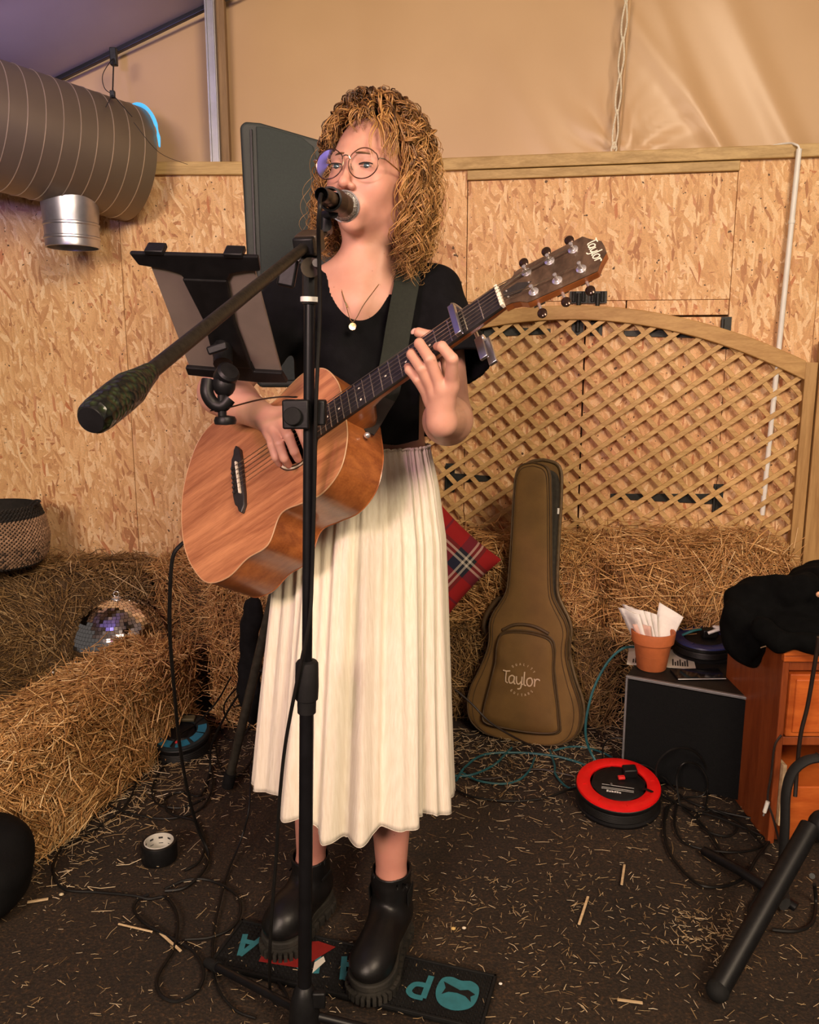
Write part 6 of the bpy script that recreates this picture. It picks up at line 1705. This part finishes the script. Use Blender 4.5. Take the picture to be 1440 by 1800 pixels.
MB().box(do_ + Rr @ V(.01, .05, .095), (.03, .012, .006), Rr).build('handle', mat('olive_grip', (.09, .075, .035), .6), t, bevel=.003)
MB().tube([do_ + Rr @ V(.03, -.10, .012), do_ + Rr @ V(.13, -.085, .010)], .005, 8).build('blue_foot', bpy.data.materials['cyan_plastic'], t)

# ------------------------------------------------------------------ orange-brown drawer cabinet with a jacket over it
M['orange_wood'] = wood_mat('orange_stained_wood', (.46, .088, .014), (.62, .15, .028), (2, 2, 10), 3, .35, .25)
M['orange_dark'] = wood_mat('dark_orange_wood', (.20, .040, .010), (.32, .075, .018), (10, 10, 1.5), 3, .4, .2)
FX = P(1374, 1200, 2.02)[0]; FY = 2.02; CZ = .56; CWd = .50; CDp = .36
t = thing('drawer_cabinet', 'orange stained wooden drawer cabinet at the right edge', 'cabinet', V(FX + CWd / 2, FY + CDp / 2, 0))
def cbx(name, x0_, x1_, y0_, y1_, z0_, z1_, m='orange_wood', bv=.003, par=None):
    return MB().box(((x0_ + x1_) / 2, (y0_ + y1_) / 2, (z0_ + z1_) / 2), ((x1_ - x0_) / 2, (y1_ - y0_) / 2, (z1_ - z0_) / 2)).build(name, M[m], par or t, smooth=False, bevel=bv)
cbx('side_panel', FX, FX + .018, FY, FY + CDp, 0, CZ - .02, 'orange_dark')
cbx('side_panel', FX + CWd - .018, FX + CWd, FY, FY + CDp, 0, CZ - .02, 'orange_dark')
cbx('back_panel', FX + .018, FX + CWd - .018, FY + CDp - .012, FY + CDp, .02, CZ - .02, 'orange_dark')
cbx('top', FX - .006, FX + CWd + .006, FY - .014, FY + CDp, CZ - .02, CZ)
cbx('top_moulding', FX - .002, FX + CWd, FY - .008, FY + .01, CZ - .038, CZ - .021)
cbx('rail', FX + .018, FX + CWd - .018, FY + .004, FY + .03, CZ - .066, CZ - .040, 'orange_dark')
d1 = cbx('drawer', FX + .020, FX + CWd - .020, FY - .006, FY + .34, CZ - .245, CZ - .072)
cbx('drawer_panel', FX + .034, FX + CWd - .034, FY - .012, FY - .005, CZ - .232, CZ - .084, 'orange_wood', .004, d1)
cbx('rail', FX + .018, FX + CWd - .018, FY + .004, FY + .03, CZ - .275, CZ - .250, 'orange_dark')
d2 = cbx('drawer', FX + .030, FX + CWd - .020, FY - .030, FY + .32, .03, .185)
cbx('drawer_side', FX + .020, FX + .030, FY - .010, FY + .32, .06, .235, 'chip' if 'chip' in M else 'orange_wood', .001, d2)
cbx('plinth', FX + .02, FX + CWd - .02, FY + .02, FY + .04, 0, .028, 'orange_dark')
J = Field(axis((.78, 1.55, .006)), axis((1.90, 2.58, .006)), axis((.30, .85, .006)))
for c_, r_ in [((FX + .30, FY + .22, CZ + .045), (.30, .24, .055)), ((FX + .32, FY + .24, CZ + .10), (.19, .18, .06)), ((FX + .20, FY + .10, CZ + .03), (.20, .12, .04)), ((FX + .42, FY + .02, CZ + .0), (.20, .05, .05))]:
    J.ell(c_, r_, None, .04)
js = [P(1330, 1058, 2.30), P(1312, 1060, 2.22), P(1306, 1090, 2.17), P(1308, 1130, 2.15), P(1316, 1152, 2.16)]
J.chain(js, [.055, .052, .048, .042, .034], .03)
J.chain([P(1330, 1050, 2.25), P(1360, 1045, 2.2), P(1410, 1040, 2.15)], [.045, .05, .05], .03)
J.chain([P(1340, 1105, 2.05), P(1370, 1128, 2.00), P(1440, 1132, 1.98)], [.03, .022, .024], .02)
gx, gy, gz = np.meshgrid(*J.ax, indexing='ij', sparse=True)
J.F += .006 * np.sin(gx * 42 + gz * 30 + 3 * np.sin(gy * 16)) * np.sin(gz * 36 + gx * 12) + .003 * np.sin(gx * 90 + gy * 70)
v, f = J.mesh()
jk = thing('jacket', 'black denim jacket thrown over the drawer cabinet', 'jacket', V(FX + .25, FY + .2, CZ))
meshobj('cloth', v, f, mat('black_denim', (.0028, .003, .0031), .95, 0, .3, 40, .25, 400, spec=.08), jk, angle=180)
MB().lathe([(.0001, .002), (.007, .0015), (.008, 0)], 16, P(1440, 1045, 2.06), frame(V(-.2, -1, .2))).build('metal_button', mat('copper_button', (.45, .25, .16), .4, .8), jk)
tag(MB().tube([P(1327, 1142, 2.13), P(1352, 1134, 2.06)], .0016, 6).build('straw_stalk', M['chip']), 'single pale straw stalk stuck under the jacket sleeve', 'straw')

# black tripod foot of another stand at the lower right
t = thing('tripod_stand', 'black tripod stand reaching in from the lower right corner', 'stand', G(1420, 1600))
hub = V(.90, 1.66, .24)
f1_, f2_ = G(1262, 1740, .028), G(1238, 1496, .012)
MB().tube([hub + V(.0, .02, .02), f1_], .022, 16).build('leg', M['black_plastic'], t)
MB().ball(f1_, .024, 16).build('foot', M['rubber'], t)
MB().tube([P(1400, 1596, 1.76), P(1300, 1530, 1.86), f2_], .0125, 12).build('leg', M['black_metal'], t)
MB().tube([hub + V(.06, .03, .02), V(.96, 1.64, .75)], .02, 14).build('pole', M['black_metal'], t)
MB().ball(hub + V(.03, .02, .02), (.035, .03, .04), 16).build('hub', M['black_plastic'], t)
MB().tube([P(1428, 1540, 1.60), P(1428, 1540, 1.62)], .006, 12).build('bolt', M['dark_iron'], t)
tag(MB().tube(smooth_path([P(1440, 1332, 1.93), P(1415, 1338, 1.93), P(1393, 1358, 1.93), P(1382, 1395, 1.92), P(1380, 1450, 1.91), P(1377, 1510, 1.90), P(1376, 1555, 1.87), G(1380, 1590, .02)], 8), [.020] * 1 + [.0165] * 56, 10, flat=.6).build('black_strap', mat('black_nylon_strap', (.008, .008, .008), .8, 0, .3, 90), None), 'thick black strap hanging in front of the open drawer', 'strap')

# ------------------------------------------------------------------ small things on the floor, left
tp0 = G(272, 1527); t = thing('tape_roll', 'roll of black gaffer tape with printed white core', 'tape', tp0 + V(0, .045, 0))
c_ = tp0 + V(0, .045, 0)
MB().lathe([(.036, 0), (.0445, 0), (.0455, .002), (.0455, .048), (.0445, .050), (.038, .050)], 40, c_).build('tape', M['black_plastic'], t)
co = MB().lathe([(.0375, .0005), (.0375, .051), (.0355, .0515), (.0350, .051), (.0350, .0005)], 40, c_).build('cardboard_core', mat('white_card_core', (.60, .58, .52), .7), t)
lg = MB()
for i in range(9):
    a = math.radians(20 + i * 40); n_ = V(-math.cos(a), -math.sin(a), 0); tx_ = np.cross(V(0, 0, 1), n_)
    lg.hexa([c_ - n_ * .0347 + tx_ * a_ + V(0, 0, .036 + b_) + n_ * q for q in (0, .0002) for a_, b_ in ((-.006, 0), (.006, 0), (.006, .005), (-.006, .005))])
    lg.hexa([c_ - n_ * .0347 + tx_ * a_ + V(0, 0, .022 + b_) + n_ * q for q in (0, .0002) for a_, b_ in ((-.008, 0), (.008, 0), (.008, .002), (-.008, .002))])
lg.build('print', bpy.data.materials['black_ink'], co, smooth=False)
Bk = Field(axis((-1.10, -.60, .006)), axis((1.45, 2.05, .006)), axis((0, .30, .006)))
bq = G(10, 1640)
Bk.ell(bq + V(-.10, .08, .09), (.125, .12, .095), None, .03); Bk.ell(bq + V(-.09, .13, .14), (.10, .08, .07), None, .03); Bk.ell(bq + V(-.11, .02, .06), (.11, .09, .06), None, .03)
gx, gy, gz = np.meshgrid(*Bk.ax, indexing='ij', sparse=True); Bk.F = np.maximum(Bk.F + .002 * np.sin(gx * 60 + gz * 80), -gz)
v, f = Bk.mesh(); tag(meshobj('black_bag', v, f, mat('black_nylon', (.0022, .0022, .0025), .75, 0, .3, 60, .1, 300, spec=.2), None, angle=180), 'black soft bag cut by the left edge of the picture', 'bag')

# bar mat under the boots
mA, mB_, mC, mD = G(873, 1722, .0), G(848, 1816, .0), G(375, 1690, .0), G(418, 1632, .0)
mxd = unit((mC - mB_) + (mD - mA)); myd = np.cross(V(0, 0, 1), mxd); o_ = (mA + mB_) / 2
mL = np.linalg.norm(((mC + mD) / 2 - o_)); mW = .150
Rmt = np.stack([mxd, myd, V(0, 0, 1)], 1)
def mtp(a, b, z): return o_ + Rmt @ V(a, b, z)           # a from the emblem end to her right boot, b across
sgb = 1 if mtp(0, .1, 0)[1] < o_[1] else -1              # b grows towards the lens
bm_ = thing('bar_mat', 'black rubber bar mat with teal lettering under her boots', 'mat', mtp(mL / 2, 0, 0))
MB().box(mtp(mL / 2, 0, .0035), (mL / 2, mW / 2, .0035), Rmt).build('base', M['rubber'], bm_, bevel=.002)
for b_ in (-mW / 2 + .003, mW / 2 - .003): MB().box(mtp(mL / 2, b_, .006), (mL / 2, .003, .0055), Rmt).build('raised_rim', M['rubber'], bm_, bevel=.001)
for a_ in (.003, mL - .003): MB().box(mtp(a_, 0, .006), (.003, mW / 2, .0055), Rmt).build('raised_rim', M['rubber'], bm_, bevel=.001)
nub = MB()
for i in range(int(mL / .0105)):
    for j in range(13):
        a_, b_ = .010 + i * .0105, -mW / 2 + .012 + j * .0105
        nub.lathe([(.0034, .0068), (.0030, .0100), (.0001, .0104)], 6, mtp(a_, b_, 0))
nb_ = nub.build('rubber_nubs', M['rubber'], bm_); nb_['kind'] = 'stuff'
M['teal'] = mat('teal_rubber', (.022, .155, .19), .7, 0, .15, 60)
step = (mL - .185) / 5.2
for i, c_ in enumerate('PRAVHA'):
    lm = MB(); lettering(lm, c_, mtp(.150 + step * i, -.030 * sgb, .0108), mxd, myd * sgb, .064, .0125, .0006)
    lm.build('letter', M['teal'], bm_, smooth=False)
em = smooth_path([V(a, b, 0) for a, b in [(-.042, .010), (-.030, .034), (0, .046), (.030, .036), (.044, .006), (.040, -.030), (.022, -.040), (.0, -.036), (-.022, -.040), (-.040, -.026)]], 5, True)[:, :2]
ec = (.068, .0)
eo = MB().prism(em * [1, sgb], .0008, mtp(ec[0], ec[1], .0104), Rmt).build('emblem', M['teal'], bm_, smooth=False)
bird = [(-.036, .006), (-.020, .014), (-.004, .008), (.012, .014), (.034, .022), (.026, .006), (.030, -.012), (.018, -.002), (.0, .000), (-.018, -.004), (-.032, -.016), (-.028, -.002)]
MB().prism(np.array(bird) * [1, -sgb], .0008, mtp(ec[0], ec[1], .0113), Rmt).build('bird_mark', M['rubber'], eo, smooth=False)
rl = [G(455, 1690, .0115), G(530, 1702, .0115), G(590, 1665, .0115), G(560, 1655, .0115), G(470, 1660, .0115)]
t = thing('red_flyer', 'dark red flyer with a white corner under her right boot', 'flyer', rl[0])
MB().add(np.r_[rl, [q + V(0, 0, .001) for q in rl]], [(4, 3, 2, 1, 0), (5, 6, 7, 8, 9)] + [(i, (i + 1) % 5, 5 + (i + 1) % 5, 5 + i) for i in range(5)]).build('sheet', mat('dark_red_print', (.20, .012, .010), .5), t, smooth=False)
wc = [G(549, 1711, .0127), G(572, 1690, .0127), G(569, 1681, .0127), G(553, 1692, .0127)]
MB().add(np.r_[wc, [q + V(0, 0, .0006) for q in wc]], [(3, 2, 1, 0), (4, 5, 6, 7)] + [(i, (i + 1) % 4, 4 + (i + 1) % 4, 4 + i) for i in range(4)]).build('white_corner', bpy.data.materials['white_paper'], t, smooth=False)

# ------------------------------------------------------------------ cables
def cable(label, pts, r=.0035, m='cable', name='cable', z=None, group='cables on the floor'):
    w = []
    for i, q in enumerate(pts):
        if len(q) == 2: w.append(G(q[0], q[1], r + .002 + (.004 if i % 3 == 1 else 0)))
        elif q[2] == 'z': w.append(G(q[0], q[1], q[3]))
        else: w.append(P(*q))
    tag(MB().tube(smooth_path(w, 7), r, 7).build(name, M[m]), label, 'cable', group)


M['teal_cable'] = mat('teal_network_cable', (.012, .085, .10), .5, 0, .2, 40)
M['brown_cable'] = mat('dark_brown_cable', (.020, .012, .009), .5, 0, .2, 40)
jk_ = gl(-.1782, -.01, -.06)
cable('black instrument cable hanging from the guitar end to the floor', [(*[333, 949], 1.60), (318, 958, 1.60), (304, 980, 1.60), (299, 1040, 1.62), (299, 1120, 1.66), (307, 1220, 1.74), (316, 1310, 1.84), (332, 1400, 1.93), (350, 1462, 1.98), (366, 1500), (358, 1530), (325, 1560), (290, 1566)], .0042, name='instrument_cable')
cable('black cable loop around the blue reel', [(262, 1318), (215, 1345), (184, 1375), (182, 1398), (205, 1422), (285, 1439), (345, 1426), (370, 1395), (372, 1350), (352, 1325), (318, 1325), (285, 1350), (268, 1385), (276, 1412), (318, 1420), (358, 1404)])
cable('black cable swinging out to the left of the tape roll', [(252, 1332), (225, 1410), (160, 1462), (108, 1492), (94, 1530), (112, 1562), (170, 1568), (235, 1574), (262, 1580), (292, 1578), (312, 1612), (306, 1665), (278, 1715), (282, 1748), (312, 1760), (348, 1740), (358, 1706), (340, 1672), (300, 1648), (256, 1624), (236, 1600), (242, 1582), (262, 1572)])
cable('black cable coil lying between the tape roll and the mat', [(290, 1562), (330, 1546), (372, 1548), (412, 1570), (424, 1598), (408, 1630), (370, 1648), (325, 1652)])
cable('black cable running from the coil up to the speaker stand', [(325, 1530), (352, 1512), (360, 1480), (345, 1445), (300, 1430), (290, 1405), (318, 1392), (352, 1398), (368, 1360), (372, 1310, 'z', .10), (398, 1255, 'z', .25), (420, 1220, 'z', .33)])
cable('thin black cable from behind the skirt to the mat corner', [(441, 1345, 2.1), (438, 1420, 2.0), (425, 1472, 1.98), (402, 1530), (388, 1580), (376, 1640), (374, 1700), (386, 1742), (415, 1776), (450, 1790)], .0028)
cable('black cable tangled round the speaker stand leg', [(392, 1230, 'z', .10), (385, 1270), (402, 1300), (430, 1290), (442, 1255, 'z', .06), (420, 1240, 'z', .10), (390, 1262), (380, 1310), (392, 1360), (424, 1362), (446, 1330)], .003)
cable('black cable crossing the bale front to the blue reel', [(406, 1190, 'z', .26), (380, 1235, 'z', .14), (345, 1272, 'z', .09), (318, 1290, 'z', .10), (300, 1312, 'z', .10)], .003)
cable('black cable looping below the speaker bag', [(438, 1190, 'z', .25), (402, 1225, 'z', .16), (394, 1250, 'z', .10), (408, 1275), (436, 1282), (452, 1268)], .0028)
# right side
cable('teal network cable arching down beside the monitor box', [(1114, 1137, 2.52), (1095, 1140, 2.50), (1070, 1162, 2.50), (1046, 1205, 2.48), (1032, 1255, 2.46), (1030, 1295, 2.45), (1040, 1325, 2.45), (1058, 1352), (1075, 1362)], .0042, 'teal_cable')
cable('teal network cable looped on the straw in front of the guitar case', [(798, 1364), (830, 1362), (868, 1345), (888, 1326), (900, 1314)], .0040, 'teal_cable')
cable('teal network cable making a long flat loop before the guitar case', [(802, 1372), (818, 1348), (850, 1327), (905, 1323), (968, 1328), (1010, 1338), (1045, 1352), (1062, 1358)], .0040, 'teal_cable')
cable('teal network cable bowing towards the lens before the case', [(812, 1358), (840, 1372), (880, 1378), (910, 1372), (930, 1355), (940, 1332)], .0036, 'teal_cable')
cable('short teal network cable ending left of the red reel', [(966, 1318), (975, 1345), (976, 1360), (990, 1378), (1004, 1386), (1014, 1382)], .0036, 'teal_cable')
cable('teal network cable from the case foot to the monitor box', [(972, 1320), (1000, 1313), (1030, 1314), (1064, 1325), (1088, 1340)], .0034, 'teal_cable')
cable('dark cable slung across the guitar case front', [(800, 1212, 2.45), (828, 1236, 2.45), (862, 1270, 2.44), (908, 1298, 2.46), (950, 1318)], .0035, 'brown_cable')
cable('dark cable running flat from the skirt into the red reel', [(796, 1332), (815, 1350), (842, 1368), (880, 1366), (940, 1352), (990, 1360), (1040, 1372), (1075, 1378, 'z', .09)], .0035, 'brown_cable')
cable('black cable curving in front of the straw to the red reel', [(798, 1386), (830, 1400), (890, 1408), (950, 1404), (1000, 1388), (1022, 1384)], .0035)
cable('black cable bundle from the reel plug along the monitor front', [(1130, 1385, 'z', .10), (1160, 1398, 'z', .06), (1190, 1412), (1220, 1425), (1270, 1440), (1330, 1465), (1352, 1478)], .0036)
cable('black cable arching over the back of the red reel', [(1060, 1366), (1095, 1352, 'z', .05), (1130, 1345, 'z', .06), (1165, 1365, 'z', .03), (1190, 1392), (1215, 1410), (1260, 1425), (1320, 1438)], .0034)
cable('black cable loop standing against the monitor grille', [(1190, 1412), (1160, 1385, 'z', .05), (1155, 1345, 'z', .12), (1180, 1318, 'z', .17), (1215, 1318, 'z', .16), (1240, 1345, 'z', .10), (1244, 1390, 'z', .02), (1240, 1420)], .003)
cable('smaller black cable loop against the monitor grille', [(1195, 1415), (1190, 1368, 'z', .07), (1202, 1342, 'z', .12), (1228, 1346, 'z', .10), (1244, 1375, 'z', .05), (1235, 1398), (1205, 1402), (1180, 1414), (1170, 1440)], .003)
cable('black cable arching left from the monitor front', [(1062, 1352), (1060, 1315, 'z', .08), (1075, 1298, 'z', .12), (1105, 1302, 'z', .12), (1128, 1325, 'z', .07), (1140, 1352)], .0026)
cable('black cable bowing out over the bare floor on the right', [(1172, 1418), (1168, 1460), (1178, 1500), (1210, 1540), (1240, 1558), (1280, 1556), (1310, 1540), (1330, 1510), (1352, 1480)], .0040)
cable('black cable bowing out below the monitor box', [(1190, 1415), (1186, 1450), (1200, 1478), (1235, 1492), (1290, 1498), (1330, 1492), (1352, 1478)], .0034)
cable('black cable from the reel to the tripod leg', [(1200, 1420), (1235, 1450), (1270, 1500), (1296, 1535), (1330, 1552), (1332, 1572), (1318, 1592), (1318, 1612), (1335, 1622, 'z', .03)], .0034)
cable('black cable curling round the tripod leg', [(1358, 1634), (1400, 1636), (1428, 1622), (1434, 1585), (1432, 1555, 'z', .06)], .0045)
cable('black cable pile beside the monitor corner', [(1240, 1420), (1275, 1440), (1295, 1455), (1280, 1470), (1245, 1462), (1225, 1440), (1250, 1425), (1300, 1445), (1345, 1490)], .0034)
cable('dark power lead hanging down in front of the drawers', [(1440, 1120, 1.90), (1432, 1170, 1.92), (1420, 1240, 1.94), (1408, 1290, 1.95), (1402, 1345, 1.96), (1398, 1400, 1.95)], .0052, 'brown_cable')
cable('dark lead hanging down the cabinet corner', [(1374, 1292, 1.99), (1362, 1312, 1.99), (1356, 1360, 1.99), (1350, 1405, 1.98), (1360, 1440, 1.95), (1375, 1500, 1.93)], .003, 'brown_cable')
t = thing('white_plug', 'small white plug hanging beside the drawers', 'plug', P(1345, 1420, 1.97))
MB().tube([P(1350, 1409, 1.97), P(1344, 1428, 1.97)], [.0055, .0050], 10).build('plug_body', M['white'], t)
MB().tube([P(1344, 1428, 1.97), P(1342, 1434, 1.97)], .0022, 8).build('plug_tip', M['chrome'], t)
for px, py, lab in [(1172, 1629 - 10, 'x')][:0]: pass
for px, py, r_, lab, c_ in [(797, 1632, .006, 'small yellow pebble on the floor right of the boots', (.62, .42, .15)), (816, 1631, .005, 'small white pebble beside the yellow one', (.75, .65, .5)), (92, 1182, .007, 'small white scrap in the straw left of the mirror ball', (.85, .83, .8)), (108, 1572, .006, 'flat pale crumb below the left cable loop', (.6, .5, .32)), (880, 1729, .004, 'tiny white crumb beside the mat corner', (.8, .78, .72))]:
    q = G(px, py, r_ * .5 if py > 1300 else .16); tag(MB().ball(q, (r_, r_ * .8, r_ * .55), 10).build('crumb', mat('crumb', c_, .7)), lab, 'crumb')
